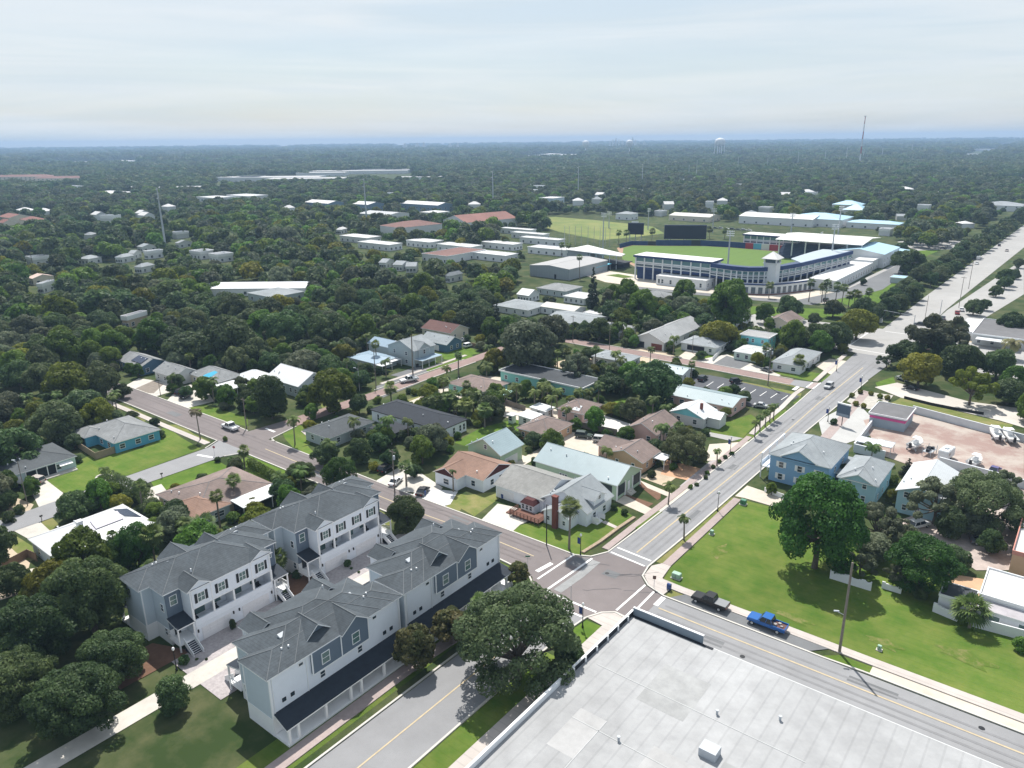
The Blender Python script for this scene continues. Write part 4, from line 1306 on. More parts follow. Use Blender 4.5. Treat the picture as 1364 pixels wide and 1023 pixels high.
# along the brick street
h = house("carport_house", "low grey flat-roofed house with white-edged carport by a gravel drive", HD, (-149, -133.5, 64.5, 75.5), 3.0, 'hip', 0.9, wall_grey, metal_blue, S=3, E=(.7,))
canopy(h, (-134.5, -130, 64.5, 69.5), 2.7, whiteroof); canopy(h, (-134.4, -131.5, 70.5, 75.5), 2.65, whiteroof)
h = house("two_storey_house", "two-storey pale grey house with gables and a white front porch", HD, (-140.5, -126, 76.5, 88), 6.2, 'gy', 3.0, wall_grey, shingle_pale, S=(.25, .7), E=(.3, .7), storeys=2)
wing(h, (-133.5, -125.7, 78.5, 85), 6.3, 'gx', 2.2, wall_grey, shingle_pale)
x, y = lp(h, -125.9, 80); window(h, x - .1, y + 1.7, 4.9, 'E', 1.0, 1.5)
canopy(h, (-126.4, -122.5, 77, 87.5), 3.0, metal_blue, trim)
wing(h, (-153, -140, 78, 86), 4.8, 'gx', 1.8, wall_grey, metal_blue)
h = house("denim_house", "denim blue cottage with white-edged gable and white garage door", HD, (-145, -130, 98, 107.5), 3.2, 'gx', 2.4, wall_navy, shingle_pale, S=(.3, .6), E=(.3, .7))
x, y = lp(h, -136, 98.45); door(h, x, y, .05, 'S', 2.6, 2.2, gar, "garage_door")
house("maroon_roof_house", "house with dark maroon roof at the far end of the brick street", HD, (-158, -141, 112, 124), 3.3, 'gx', 2.6, wall_cream, mat("shingle_maroon", (0.12, 0.062, 0.055), .85, .2, .9, stripes=('Z', .16, .2), big=.15), S=4, E=2)
h = house("teal_house", "brown roofed house with a bright sea green wall and canopy", HD, (-98, -81.5, 63.5, 75.5), 3.0, 'hip', 1.9, wall_teal, shingle_brown, S=3, E=3)
canopy(h, (-82.5, -76, 64, 71), 2.5, mat("canopy_pale_aqua", (0.45, 0.72, 0.68), .6, .06), trim)
h = house("sea_green_apartments", "long low sea green block with charcoal flat roof under the big oaks", 'apartments', (-92, -58, 83, 95), 3.6, 'flat', 0.25, wall_teal, mat("flat_roof_charcoal", (0.05, 0.057, 0.065), .85, .2, .4, big=.2), S=7, E=2)

# between the brick street and the main road
house("peach_house", "peach house with brown hip roof beside the shell car park", HD, (-55, -44.2, 45, 57.5), 3.1, 'hip', 2.1, wall_peach, shingle_brown, S=3, E=3, winsz=(.8, 1.2))
h = house("pink_house", "small pink house with brown hip roof and grey skylight", HD, (-55.3, -46, 64.5, 75.5), 3.1, 'hip', 2.2, wall_pink, shingle_brown, S=2, E=3)
x, y = lp(h, -49, 65.3); MB().hexa([(x - 1.2, y, 3.4), (x + 1.2, y, 3.4), (x + 1.0, y + 2.2, 4.3), (x - 1.0, y + 2.2, 4.3)], [(x - 1.2, y, 3.55), (x + 1.2, y, 3.55), (x + 1.0, y + 2.2, 4.45), (x - 1.0, y + 2.2, 4.45)]).build("skylight", galv, h)
h = house("peach_cottage", "peach cottage with brown gables and a white awning beside the round oak", HD, (-26.5, -15.6, 44.5, 54), 3.1, 'gy', 2.2, wall_peach, shingle_brown, S=(.3, .75), E=(.3, .7), winsz=(.75, 1.2))
wing(h, (-31, -22, 48, 55.5), 3.0, 'gx', 1.8, wall_pink, shingle_brown)
canopy(h, (-16.2, -12.6, 50, 54), 2.7, whiteroof)
house("brown_gable_cottage", "brown gabled cottage half hidden behind the round oak", HD, (-31, -21.3, 62.5, 76), 3.2, 'gy', 2.5, wall_pink, shingle_brown, S=(.75,), E=3)
h = house("pink_motel", "long low pink building with a pale mint metal roof", 'building', (-36, -14, 95.5, 107.5), 3.1, 'gx', 1.4, wall_pink, metal_mint, S=6, E=2, winsz=(1.4, 1.1))
h = house("aqua_gable_cottage", "small white cottage with aqua gable and chimney in front of the long pink building", HD, (-27.5, -16.5, 81.5, 91), 3.1, 'gy', 2.2, wall_greywhite, whiteroof, S=2, E=2, gable=wall_turq)
wing(h, (-18, -12.8, 84, 89.5), 3.0, 'gx', 1.4, wall_greywhite, whiteroof)
x, y = lp(h, -19.5, 86); MB().box(x - .35, x + .35, y - .35, y + .35, 3, 6).build("chimney", brickred, h)
house("white_low_house", "low white-roofed house at the left end of the dark car park", HD, (-55, -40, 116.5, 126), 3.0, 'gx', 1.2, wall_greywhite, metal_mint, S=4, E=2)
house("grey_flat_house", "grey flat-roofed house between the oaks and the sandy lot", HD, (-77, -62, 118, 128.5), 3.2, 'hip', 1.1, wall_greywhite, shingle_pale, S=4, E=2)
for i, (rc, lb) in enumerate((((-61.5, -56, 53.5, 59), "small white storage shed with flat roof behind the peach house"), ((-62.5, -56.5, 61, 66), "white flat-roofed outbuilding beside the pink house"))):
    house("storage_shed", lb, 'shed', rc, 2.7, 'shedE', .25, white, whiteroof, S=1, E=1)
h = house("pale_green_shed", "small pale green box shed left of the white storage shed", 'shed', (-64.5, -62, 52.5, 55), 2.6, 'flat', .1, wall_mint, membrane_plain, S=1, E=0)

# east side of the main road
h = house("sky_blue_house", "two-storey sky blue house with white shutters and grey hip roof by the main road", HD, (9.2, 23.6, 60, 77), 6.8, 'hip', 3.3, wall_sky, shingle_pale,
          S=(.2, .52, .84), E=(.3, .7), storeys=2, winsz=(1.0, 1.4))
wing(h, (12, 20.5, 59.6, 68), 7.0, 'gy', 2.3, wall_sky, shingle_pale, gable=wall_sky, z0=6.3)
for s in (0, 1):
    for u in (.2, .52, .84):
        x, y = lp(h, 9.65 + 13.5 * u, 60.45)
        for q in (-1, 1):
            MB().box(x + q * .9 - .25, x + q * .9 + .25, y - .06, y, .95 + 3 * s, 2.35 + 3 * s).build("shutter", trim, h)
p = MB()
x0, y0 = lp(h, 9.65, 60.4)
for yy in (y0, y0 + 5, y0 + 10, y0 + 15.5):
    p.box(x0 - 2.1, x0 - 1.9, yy, yy + .2, 0, 6.2)
p.box(x0 - 2.2, x0, y0, y0 + 15.8, 3.0, 3.2); p.box(x0 - 2.25, x0 - 2.15, y0, y0 + 15.8, 3.2, 4.1); p.box(x0 - 2.2, x0 - 1.9, y0, y0 + 15.8, 6.2, 6.4)
p.build("balcony", trim, h)
h = house("cyan_house", "pale cyan two-storey house with grey gable roof behind the sky blue one", HD, (25, 33.8, 59.5, 75), 5.4, 'hip', 2.2, wall_cyan, shingle_pale, S=(.3, .7), E=(.2, .5, .8), storeys=2, winsz=(.8, 1.2))
wing(h, (26, 33, 59.2, 66), 5.5, 'gy', 1.7, wall_cyan, shingle_pale, z0=5)
canopy(h, (20.5, 25.5, 66, 78), 3.4, shingle_pale)
h = house("cyan_annexe", "pale cyan annexe with white roof behind the spreading oak", HD, (37, 46.5, 60.5, 79), 5.2, 'gy', 2.0, wall_cyan, mat("shingle_whitish", (.5, .53, .55), .8, .08, .8, stripes=('Z', .16, .1)), S=(.2, .5), E=3, storeys=2, winsz=(.8, 1.2))
h = house("pink_banded_shop", "low grey shop with dark flat roof and a bright pink band", 'shop', (19, 29, 112, 124), 3.9, 'flat', .2, mat("wall_blue_grey_shop", (.33, .40, .46), .7, .05), mat("flat_roof_grey", (.14, .14, .145), .85, .15, .4, big=.12), S=0, E=0)
x0, y0 = lp(h, 19.4, 112.4); x1, y1 = lp(h, 28.6, 123.6)
pk = mat("pink_band", (0.62, 0.10, 0.30), .6, .04)
MB().box(x0, x1 + .04, y0 - .04, y0, 2.6, 3.3).build("pink_band", pk, h)
MB().box(x1, x1 + .04, y0, y1, 2.6, 3.3).build("pink_band", pk, h)
for rc, lb in (((-41.5, -30, 168, 177), "two-storey turquoise house with flat roof"),):
    h = house("turquoise_house", lb, HD, rc, 6.3, 'flat', .2, wall_turq, mat("flat_roof_grey2", (.3, .3, .3), .85, .15, .4), S=(.25, .45, .8), E=2, storeys=2, winsz=(.9, 1.2))
h = house("mint_house", "low mint green house with pale roof beside the paved forecourt", HD, (-38.5, -28, 154.5, 167), 3.1, 'hip', .9, wall_mint, mat("roof_pale_patchy", (.46, .48, .47), .8, .15, .4), S=3, E=3)
h = house("white_hip_house", "white house with pale hip roof and small palm, facing the main road corner", HD, (-22, -11.5, 149, 172), 3.2, 'hip', 1.8, white, shingle_pale, S=2, E=4, winsz=(1.4, 1.2))
h = house("screen_porch_house", "white hip-roofed house with a dark screened porch", HD, (-60, -45, 155, 168), 3.1, 'hip', 1.8, white, shingle_pale, S=(.85,), E=1)
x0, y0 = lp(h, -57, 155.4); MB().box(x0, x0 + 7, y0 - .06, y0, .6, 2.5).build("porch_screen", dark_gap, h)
h = house("long_gable_house", "long grey gabled house with dark and brown garage doors", HD, (-77.5, -63.5, 149, 186), 3.5, 'gy', 3.0, wall_greywhite, mat("shingle_light", (.30, .31, .315), .85, .15, .6, stripes=('Z', .16, .15), big=.12), S=(), E=5)
x, y = lp(h, -74.5, 149.45); door(h, x, y, .05, 'S', 4.2, 2.4, ddark, "garage_door"); x, y = lp(h, -67, 149.45); door(h, x, y, .05, 'S', 4.6, 2.4, gar_brown, "garage_door")
MID = [
 ((-163, -142, 166, 184), 3.2, 'hip', 1.6, wall_greywhite, shingle_pale, "house", "broad pale hip-roofed house left of the white porch houses"),
 ((-142.5, -123, 176, 187), 3.4, 'gx', 1.3, white, mat("roof_cream", (.55, .53, .48), .8, .1, .4), "house", "white house with cream roof and dark open porch"),
 ((-126, -104, 156, 177), 3.2, 'gx', 1.8, white, shingle_pale, "house", "wide white-roofed house behind the grey leaning oak"),
 ((-119.5, -108, 178, 184), 3.0, 'flat', .15, white, membrane_plain, "annexe", "flat bright white annexe behind the wide white-roofed house"),
 ((-169, -161, 192, 202), 3.6, 'gx', 2.4, white, whiteroof, "shed", "small bright white gabled shed among the trees"),
 ((-148, -135, 203, 217), 3.2, 'flat', .2, white, membrane_plain, "house", "flat white house with a dark band of windows below the batting building"),
 ((-172, -153, 213, 230), 3.4, 'hip', 2.2, wall_grey, shingle_grey, "house", "dim grey hip-roofed house just below the sports hall"),
 ((-100, -86, 154, 168), 3.2, 'hip', 1.8, wall_greywhite, shingle_grey, "house", "grey hip-roofed house behind the sandy turning place"),
 ((-66, -54, 196, 214), 3.3, 'gy', 2.6, wall_grey, shingle_grey, "house", "grey gable house left of the turquoise two-storey house"),
 ((-46, -34, 206, 222), 3.5, 'gy', 2.8, wall_cream, shingle_brown, "house", "brown gable roof behind the turquoise house"),
 ((-118, -104, 228, 240), 3.3, 'hip', 2.0, wall_grey, shingle_grey, "house", "grey roof below the stadium plaza"),
]
for rc, z, k, rh, wm, rm, cat, lb in MID:
    house("house" if cat != "shed" else "shed", lb, cat, rc, z, k, rh, wm, rm, S=4, E=3)

# lower right: the white low buildings and the yard walls
h = house("white_low_building", "low white building with flat roof behind the scalloped white wall", 'building', (57.2, 92, 28.6, 39), 4.0, 'flat', .3, white, membrane_plain, S=0, E=0, o=.1)
wing(h, (57.3, 92, 26.2, 28.7), 2.9, 'shedS', .5, white, mat('roof_stained_white', (.42, .40, .42), .8, .2, .5, big=.2), o=.1)
for i in range(7):
    window(h, lp(h, 60 + i * 4.2, 0)[0], lp(h, 0, 26.3)[1], 1.7, 'S', 1.5, .9, None, pane_green, 0)
h = house('dark_roofed_shed', 'low white shed with black flat roof left of the squat palm', 'shed', (51.6, 57, 26.4, 31.5), 3.0, 'flat', .15, white, mat('flat_roof_charcoal', (0.05, 0.057, 0.065), .85, .2, .4, big=.2), S=0, E=0, o=.1)
sheet('patio', [(52, 32), (57, 32), (57, 42), (51, 40)], mat('patio_orange', (.50, .32, .2), .9, .1, .5), ZD)
h = house("pink_parapet_building", "peach building with pink parapet at the right edge", 'building', (60, 80, 46, 62), 4.8, 'flat', .6, wall_peach, membrane_plain, S=3, E=0, o=.1, fascia=mat("parapet_pink", (.55, .25, .2), .7, .05))
h = house("grey_roof_hall", "grey-roofed hall with white wing wall across the boulevard", 'building', (28, 47, 230, 262), 4.2, 'flat', .3, wall_greywhite, mat("flat_roof_grey", (.14, .14, .145), .85, .15, .4, big=.12), S=4, E=0)
x0, y0 = lp(h, 22, 236)
MB().box(x0, x0 + 6.2, y0, y0 + 26, 0, 3.6).build("white_wing", white, h)
canopy(h, (30, 44, 225, 230.5), 3.4, whiteroof)

# big white flat-roofed building, bottom right
t = thing("flat_roofed_building", "big building with pale grey-white flat roof and dark-lined parapet, lower right of the crossing", 'building', (40, -50, 0))
RX0, RX1, RY0, RY1 = 14.0 - 40, 84.0 - 40, -100.0 + 50, -13.2 + 50
MB().box(RX0, RX1, RY0, RY1, 0, 5.0).build("wall", wall_greywhite, t)
MB().box(RX0 + .26, RX1 - .2, RY0 + .2, RY1 - .26, 5.0, 5.12).build("roof", membrane, t)
b = MB()
b.box(RX0, RX0 + .25, RY0, RY1, 5.0, 5.95)
b.build("parapet", [trim], t)
b = MB(); b.box(RX0 + .25, RX0 + 12.2, RY1 - .25, RY1, 5.0, 6.5); b.build("parapet", [mat("parapet_blue_grey", (.20, .25, .30), .6, .08)], t)
b = MB(); b.box(RX0 + .25, RX0 + 12.3, RY1 - .3, RY1 + .05, 6.5, 6.6); b.box(RX0 - .05, RX0 + .3, RY0, RY1, 5.95, 6.03); b.build("coping", trim, t)
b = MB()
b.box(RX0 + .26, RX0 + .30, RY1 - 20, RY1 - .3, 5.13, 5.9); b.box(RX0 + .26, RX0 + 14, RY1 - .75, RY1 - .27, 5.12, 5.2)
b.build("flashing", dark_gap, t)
for (x, y, w, l) in ((10, 70, 7, 9), (24, 62, 9, 5), (16, 52, 6, 12), (34, 68, 10, 6), (5, 56, 4, 8), (44, 56, 9, 9)):
    MB().box(RX0 + x, RX0 + x + w, RY0 + y, RY0 + y + l, 5.121, 5.128).build("roof_patch", mat("roof_patch_grey", (.275, .28, .28), .8, .2, .4, big=.2) if w > 6 else mat("roof_patch_pale", (.37, .37, .37), .8, .15, .4, big=.15), t)
for (x, y) in ((20, 74), (31, 58), (12, 62), (40, 70), (27, 78)):
    MB().lathe([(.16, 5.12), (.16, 5.7), (.24, 5.72), (.24, 5.82)], RX0 + x, RY0 + y, 8).build("roof_vent", galv, t)
MB().box(RX0 + 21, RX0 + 23.2, RY0 + 66, RY0 + 67.8, 5.12, 6.3).build("roof_unit", galv, t)
b = MB()
for (x, y, l, d) in ((2, RY1 - RY0 - 14, 30, 'x'), (5, RY1 - RY0 - 25, 38, 'x'), (9, 40, 24, 'y'), (22, 30, 30, 'y')):
    if d == 'x':
        b.box(RX0 + x, RX0 + x + l, RY0 + y, RY0 + y + .12, 5.12, 5.16)
    else:
        b.box(RX0 + x, RX0 + x + .12, RY0 + y, RY0 + y + l, 5.12, 5.16)
b.build("roof_seam", mat("seam_grey", (.42, .43, .43), .8, .1), t)

for i in range(6):
    MB().box(RX0 + .3, RX0 + .45, RY1 - 2.2 - i * 3.1, RY1 - 1.9 - i * 3.1, 5.12, 5.95).build("parapet_brace", trim, t)
# ---------------------------------------------------------------- vegetation
rng = np.random.default_rng(11)
oak_leaf = leaf_mat("oak_leaves", (0.043, 0.073, 0.030), (0.142, 0.190, 0.080))
dark_leaf = leaf_mat("dark_leaves", (0.033, 0.069, 0.025), (0.108, 0.172, 0.059))
green_leaf = leaf_mat("green_leaves", (0.050, 0.108, 0.016), (0.150, 0.255, 0.040))
lime_leaf = leaf_mat("yellow_green_leaves", (0.085, 0.112, 0.014), (0.215, 0.240, 0.032))
grey_leaf = leaf_mat("grey_green_leaves", (0.070, 0.092, 0.055), (0.180, 0.212, 0.125))
red_leaf = leaf_mat("red_tinged_leaves", (0.052, 0.082, 0.026), (0.165, 0.152, 0.062))
palm_leaf = leaf_mat("palm_fronds", (0.045, 0.085, 0.018), (0.15, 0.21, 0.055), trans=.25)
dry_frond = leaf_mat("dry_palm_fronds", (0.13, 0.11, 0.055), (0.20, 0.19, 0.09), trans=.2)
bark = mat("bark", (0.12, 0.10, 0.08), .95, .2, 3)
palm_bark = mat("palm_bark", (0.20, 0.175, 0.145), .95, .2, 3, stripes=('Z', .25, .3))

def leaf_quads(P, Nn, size, tint, r):
    n = len(P)
    a = r.normal(size=(n, 3))
    a -= Nn * (a * Nn).sum(1)[:, None]
    a /= np.linalg.norm(a, axis=1)[:, None] + 1e-9
    b = np.cross(Nn, a)
    sa = (size * r.uniform(.6, 1.35, n))[:, None]
    sb = sa * r.uniform(.45, .9, n)[:, None]
    bend = Nn * sa * r.uniform(-.25, .25, n)[:, None]
    V = np.stack([P - a * sa + bend, P - b * sb, P + a * sa + bend, P + b * sb], 1).reshape(-1, 3)
    return V, tint

def crown_mesh(name, seed, lobes, nleaf, size, m, spread=.42, low=-.45):
    r = np.random.default_rng(seed)
    lob = np.array(lobes)                     # x y z r
    w = lob[:, 3] ** 2
    idx = r.choice(len(lob), int(nleaf * 1.9), p=w / w.sum())
    d = r.normal(size=(len(idx), 3))
    d /= np.linalg.norm(d, axis=1)[:, None]
    keep = d[:, 2] > low - r.uniform(0, .35, len(d))
    idx, d = idx[keep], d[keep]
    rad = lob[idx, 3] * (1 - .38 * r.uniform(0, 1, len(idx)) ** 2.2)
    P = lob[idx, :3] + d * rad[:, None] * np.array([1, 1, .86])
    inside = np.zeros(len(P), bool)
    for L in lob:
        q = (P - L[:3]) / (L[3] * np.array([1, 1, .86]))
        inside |= (q * q).sum(1) < .60 ** 2
    P, d, idx = P[~inside][:nleaf], d[~inside][:nleaf], idx[~inside][:nleaf]
    Nn = d + spread * r.normal(size=d.shape)
    Nn /= np.linalg.norm(Nn, axis=1)[:, None]
    lt = r.uniform(0, 1, len(lob))
    tint = np.clip(.55 * lt[idx] + .45 * r.uniform(0, 1, len(idx)), 0, 1)
    V, tint = leaf_quads(P, Nn, np.full(len(P), size), tint, r)
    return quads_to_mesh(name, V, tint, m)

def quads_to_mesh(name, V, tint, m):
    me = bpy.data.meshes.new(name)
    nq = len(V) // 4
    me.vertices.add(nq * 4)
    me.vertices.foreach_set("co", V.astype(np.float32).ravel())
    me.loops.add(nq * 4)
    me.loops.foreach_set("vertex_index", np.arange(nq * 4, dtype=np.int32))
    me.polygons.add(nq)
    me.polygons.foreach_set("loop_start", np.arange(0, nq * 4, 4, dtype=np.int32))
    me.polygons.foreach_set("loop_total", np.full(nq, 4, dtype=np.int32))
    me.materials.append(m)
    at = me.attributes.new("tint", 'FLOAT', 'FACE')
    at.data.foreach_set("value", np.asarray(tint, dtype=np.float32))
    me.update(calc_edges=True)
    return me

def lobes_dome(seed, n, cz, hx, hz, r0, r1, inner=.35):
    """lobes scattered through a dome of half width hx, half height hz"""
    r = random.Random(seed)
    out = []
    for i in range(n):
        a = 2.39996 * i + r.uniform(-.5, .5)
        u = math.sqrt((i + .5) / n)
        q = u * hx * r.uniform(.85, 1.05)
        z = cz + hz * (math.sqrt(max(0, 1 - u * u)) * 1.0 - .25) * r.uniform(.75, 1.1) + r.uniform(-.08, .08)
        out.append((q * math.cos(a), q * math.sin(a), z, r.uniform(r0, r1) * (1.05 - .25 * u)))
    for i in range(n // 2):
        a = r.uniform(0, 6.28)
        q = r.uniform(.3, .85) * hx
        out.append((q * math.cos(a), q * math.sin(a), cz + r.uniform(-.62, .1) * hz, r.uniform(r0, r1) * .9))
    return out

def trunk_mesh(name, seed, h, rad, lobes, nb, lean=.0):
    r = random.Random(seed)
    b = MB()
    top = (lean * h, 0, h)
    b.tube([(0, 0, -.05), (lean * h * .4, r.uniform(-.03, .03), h * .5), top], [rad * 1.25, rad, rad * .8], 7)
    for L in r.sample(lobes, min(nb, len(lobes))):
        p = Vector(top) * r.uniform(.75, 1)
        e = Vector(L[:3])
        mid = p.lerp(e, .5) + Vector((0, 0, -.06 + r.uniform(0, .08)))
        b.tube([p, mid, e], [rad * .55, rad * .36, rad * .14], 5)
    return b.mesh(name, [bark])

SPECIES = {}

def species(key, lobes_f, nleaf, size, m, th, tr, nb, nvar, spread=.42, height=1.6, cz=.95, low=-.45):
    v = []
    for i in range(nvar):
        sd = hash(key) % 1000 if False else sum(map(ord, key)) * 7 + i * 13
        lob = lobes_f(sd)
        v.append((crown_mesh("crown", sd, lob, nleaf, size, m, spread, low), trunk_mesh("trunk", sd, th, tr, lob, nb)))
    SPECIES[key] = (v, height, cz)

OAKL = lambda s: lobes_dome(s, 24, .70, .72, .66, .24, .36)
species("oak", OAKL, 9000, .050, oak_leaf, .6, .055, 9, 5, height=1.4, cz=.72)
species("darkoak", OAKL, 9000, .050, dark_leaf, .6, .055, 9, 4, height=1.4, cz=.72)
species("grey", OAKL, 8000, .050, grey_leaf, .6, .05, 10, 3, height=1.4, cz=.72)
BROADL = lambda s: lobes_dome(s, 28, .92, .70, .92, .24, .36)
species("broad", BROADL, 9000, .052, green_leaf, .7, .05, 9, 4, height=1.9, cz=.95)
species("lime", OAKL, 8000, .050, lime_leaf, .6, .05, 9, 3, height=1.4, cz=.72)
species("round", lambda s: lobes_dome(s, 26, .88, .64, .95, .26, .36), 9000, .046, dark_leaf, .6, .045, 8, 2, height=1.85, cz=.9)
def sparse_l(s):
    r = random.Random(s)
    out = []
    for i in range(26):
        a = 2.39996 * i + r.uniform(-.6, .6)
        u = math.sqrt((i + .5) / 26)
        out.append((u * .85 * math.cos(a), u * .85 * math.sin(a), .72 + .55 * (1 - u * u) + r.uniform(-.38, .2), r.uniform(.12, .22)))
    return out
species("sparse", sparse_l, 6000, .046, grey_leaf, .5, .05, 22, 3, height=1.5, cz=.95)
species("sparselime", sparse_l, 5200, .048, lime_leaf, .55, .05, 22, 1, height=1.5, cz=.9)
species("myrtle", lambda s: lobes_dome(s, 22, .85, .70, .8, .24, .34), 5200, .07, red_leaf, .6, .04, 9, 3, height=1.7, cz=.88)
def nearoak_l(s):
    r = random.Random(s)
    out = []
    for i in range(46):
        a = 2.39996 * i + r.uniform(-.5, .5)
        u = math.sqrt((i + .5) / 46)
        out.append((u * .85 * math.cos(a), u * .85 * math.sin(a), .62 + .68 * math.sqrt(max(0, 1 - u * u)) + r.uniform(-.2, .14), r.uniform(.14, .25)))
    for i in range(16):
        a = i * .39 + r.uniform(-.1, .1)
        u = r.uniform(.45, .9)
        out.append((u * math.cos(a), u * math.sin(a), r.uniform(.3, .6), r.uniform(.14, .22)))
    return out
species("nearoak", nearoak_l, 26000, .024, leaf_mat("near_oak_leaves", (0.055, 0.085, 0.034), (0.165, 0.205, 0.095)), .45, .05, 24, 2, height=1.6, cz=.82)
species("nearbroad", lambda s: lobes_dome(s, 44, .86, .76, .95, .2, .3), 24000, .026, leaf_mat("deep_green_leaves", (0.024, 0.066, 0.012), (0.076, 0.155, 0.026)), .6, .05, 14, 2, height=1.85, cz=.92)
species("neardark", lambda s: lobes_dome(s, 44, .70, .78, .66, .18, .28), 26000, .026, dark_leaf, .55, .05, 14, 2, height=1.4, cz=.72)
def cone_l(s):
    r = random.Random(s)
    out = []
    for i in range(22):
        f = i / 21
        a = 2.4 * i
        q = .62 * (1 - f) ** .8
        out.append((q * math.cos(a), q * math.sin(a), .5 + 4.3 * f, .42 * (1 - f) + .1))
    return out
species("cone", cone_l, 4000, .075, leaf_mat("conifer_needles", (0.018, 0.034, 0.020), (0.045, 0.07, 0.038)), 1.0, .06, 4, 1, height=5, cz=2.6, low=-.9)
SHL = lambda s: lobes_dome(s, 12, .5, .55, .6, .3, .45)
species("shrub", SHL, 2200, .08, green_leaf, .35, .04, 5, 3, height=1.1, cz=.55, low=-.9)
species("darkshrub", SHL, 2200, .08, dark_leaf, .35, .04, 5, 2, height=1.1, cz=.55, low=-.9)
species("dryshrub", SHL, 2000, .08, lime_leaf, .35, .04, 5, 1, height=1.1, cz=.55, low=-.9)

# palms -------------------------------------------------------------
def palm_mesh(name, seed, kind):
    """head of fronds round (0,0,0); size in metres"""
    r = random.Random(seed)
    V, T = [], []

    def quad(a, b, c, d, t):
        V.extend([a, b, c, d])
        T.append(t)
    up = Vector((0, 0, 1))
    if kind == 'fan':                    # cabbage palm: round head of fan leaves
        for i in range(46):
            el = math.asin(r.uniform(-.75, .95))
            az = 2.39996 * i + r.uniform(-.3, .3)
            d = Vector((math.cos(el) * math.cos(az), math.cos(el) * math.sin(az), math.sin(el)))
            side = d.cross(up).normalized()
            nrm = side.cross(d)
            base = d * r.uniform(.55, .8)
            L = r.uniform(.8, 1.15)
            tint = r.uniform(0, 1) * (1 if el > -.3 else .5)
            quad(base - side * .02, base + side * .02, d * .1 + side * .02, d * .1 - side * .02, .6)
            for k in range(9):
                a = (k - 4) * .30
                dir_ = (d * math.cos(a) + side * math.sin(a)).normalized()
                w = (side * math.cos(a) - d * math.sin(a)) * .075
                tip = base + dir_ * L * (1 - .25 * abs(a)) - up * .22 * L + nrm * r.uniform(-.05, .05)
                mid = base + dir_ * L * .6 - up * .03
                quad(base, mid - w, tip, mid + w, min(1, tint + r.uniform(-.15, .15)))
    else:                                # feather palm: long arching fronds
        nf = 20
        for i in range(nf):
            az = 2.39996 * i + r.uniform(-.2, .2)
            el0 = r.uniform(.0, 1.25)
            L = r.uniform(2.0, 2.7)
            tint = r.uniform(.1, 1)
            h_ = Vector((math.cos(az), math.sin(az), 0))
            side = h_.cross(up)
            p = Vector((0, 0, 0))
            el = el0
            n = 9
            for k in range(n):
                d = h_ * math.cos(el) + up * math.sin(el)
                q = p + d * (L / n)
                wl = .62 * math.sin(PI * (k + .8) / (n + 1.2)) + .06
                for s in (-1, 1):
                    dr = (side * s * .85 - up * .42 + d * .45).normalized()
                    for g in (.0, .5):
                        a = p.lerp(q, g)
                        quad(a, a + d * .12, a + dr * wl + d * .10, a + dr * wl * .8, min(1, max(0, tint + r.uniform(-.2, .2))))
                quad(p - up * .02, q - up * .02, q + up * .03, p + up * .03, .8)
                p = q
                el -= .17 + .05 * k * .6
    return np.array([tuple(v) for v in V]), T

PALM = {}
for i in range(3):
    V, T = palm_mesh("fan", 5 + i, 'fan'); PALM["sabal%d" % i] = quads_to_mesh("crown", V, T, palm_leaf)
    V, T = palm_mesh("feather", 15 + i, 'feather'); PALM["queen%d" % i] = quads_to_mesh("crown", V, T, palm_leaf)
V, T = palm_mesh("feather", 31, 'feather'); PALM["dry0"] = quads_to_mesh("crown", V, T, dry_frond)
TRK = {}

def palm_trunk(h, rad, bend):
    k = (round(h, 1), rad, bend)
    if k not in TRK:
        b = MB()
        b.tube([(0, 0, -.1), (bend * .3, 0, h * .4), (bend, 0, h)], [rad * 1.3, rad, rad * .85], 8)
        TRK[k] = b.mesh("trunk", [palm_bark])
    return TRK[k]

def palm(px, py, rpx, kind, label, h=None, base=None, group=None, name="palm_tree"):
    """px,py: centre of the head in the photo, or base=(px,py) of the foot"""
    i = random.randrange(3)
    R0 = 1.75 if kind == 'sabal' else 2.5
    if base:
        x, y = W(*base)
        d = dist(x, y)
        if h is None:
            h = (base[1] - py) * d / 1000 / .9
    else:
        h = h or 6
        x, y = W(px, py, h)
        d = dist(x, y, h)
    s = 1.25 * rpx * d / 1000 / R0
    t = thing(name, label, "palm", (x, y, 0), 0, group)
    bend = random.choice((0, 0, .2, -.25, .35))
    key = "dry0" if kind == 'dry' else "%s%d" % (kind, i)
    put("trunk", palm_trunk(h, .2 if kind == 'sabal' else .16, bend), t)
    put("crown", PALM[key], t, (bend, 0, h), random.uniform(0, 6), s)
    return t

def palm_at(x, y, h, kind, label, group):
    i = random.randrange(3)
    t = thing("palm_tree", label, "palm", (x, y, 0), 0, group)
    put("trunk", palm_trunk(h, .2 if kind == 'sabal' else .16, .2), t)
    put("crown", PALM["%s%d" % (kind, i)], t, (.2, 0, h), random.uniform(0, 6), random.uniform(.85, 1.15))

TREES = []          # (x, y, radius) of everything planted, for spacing

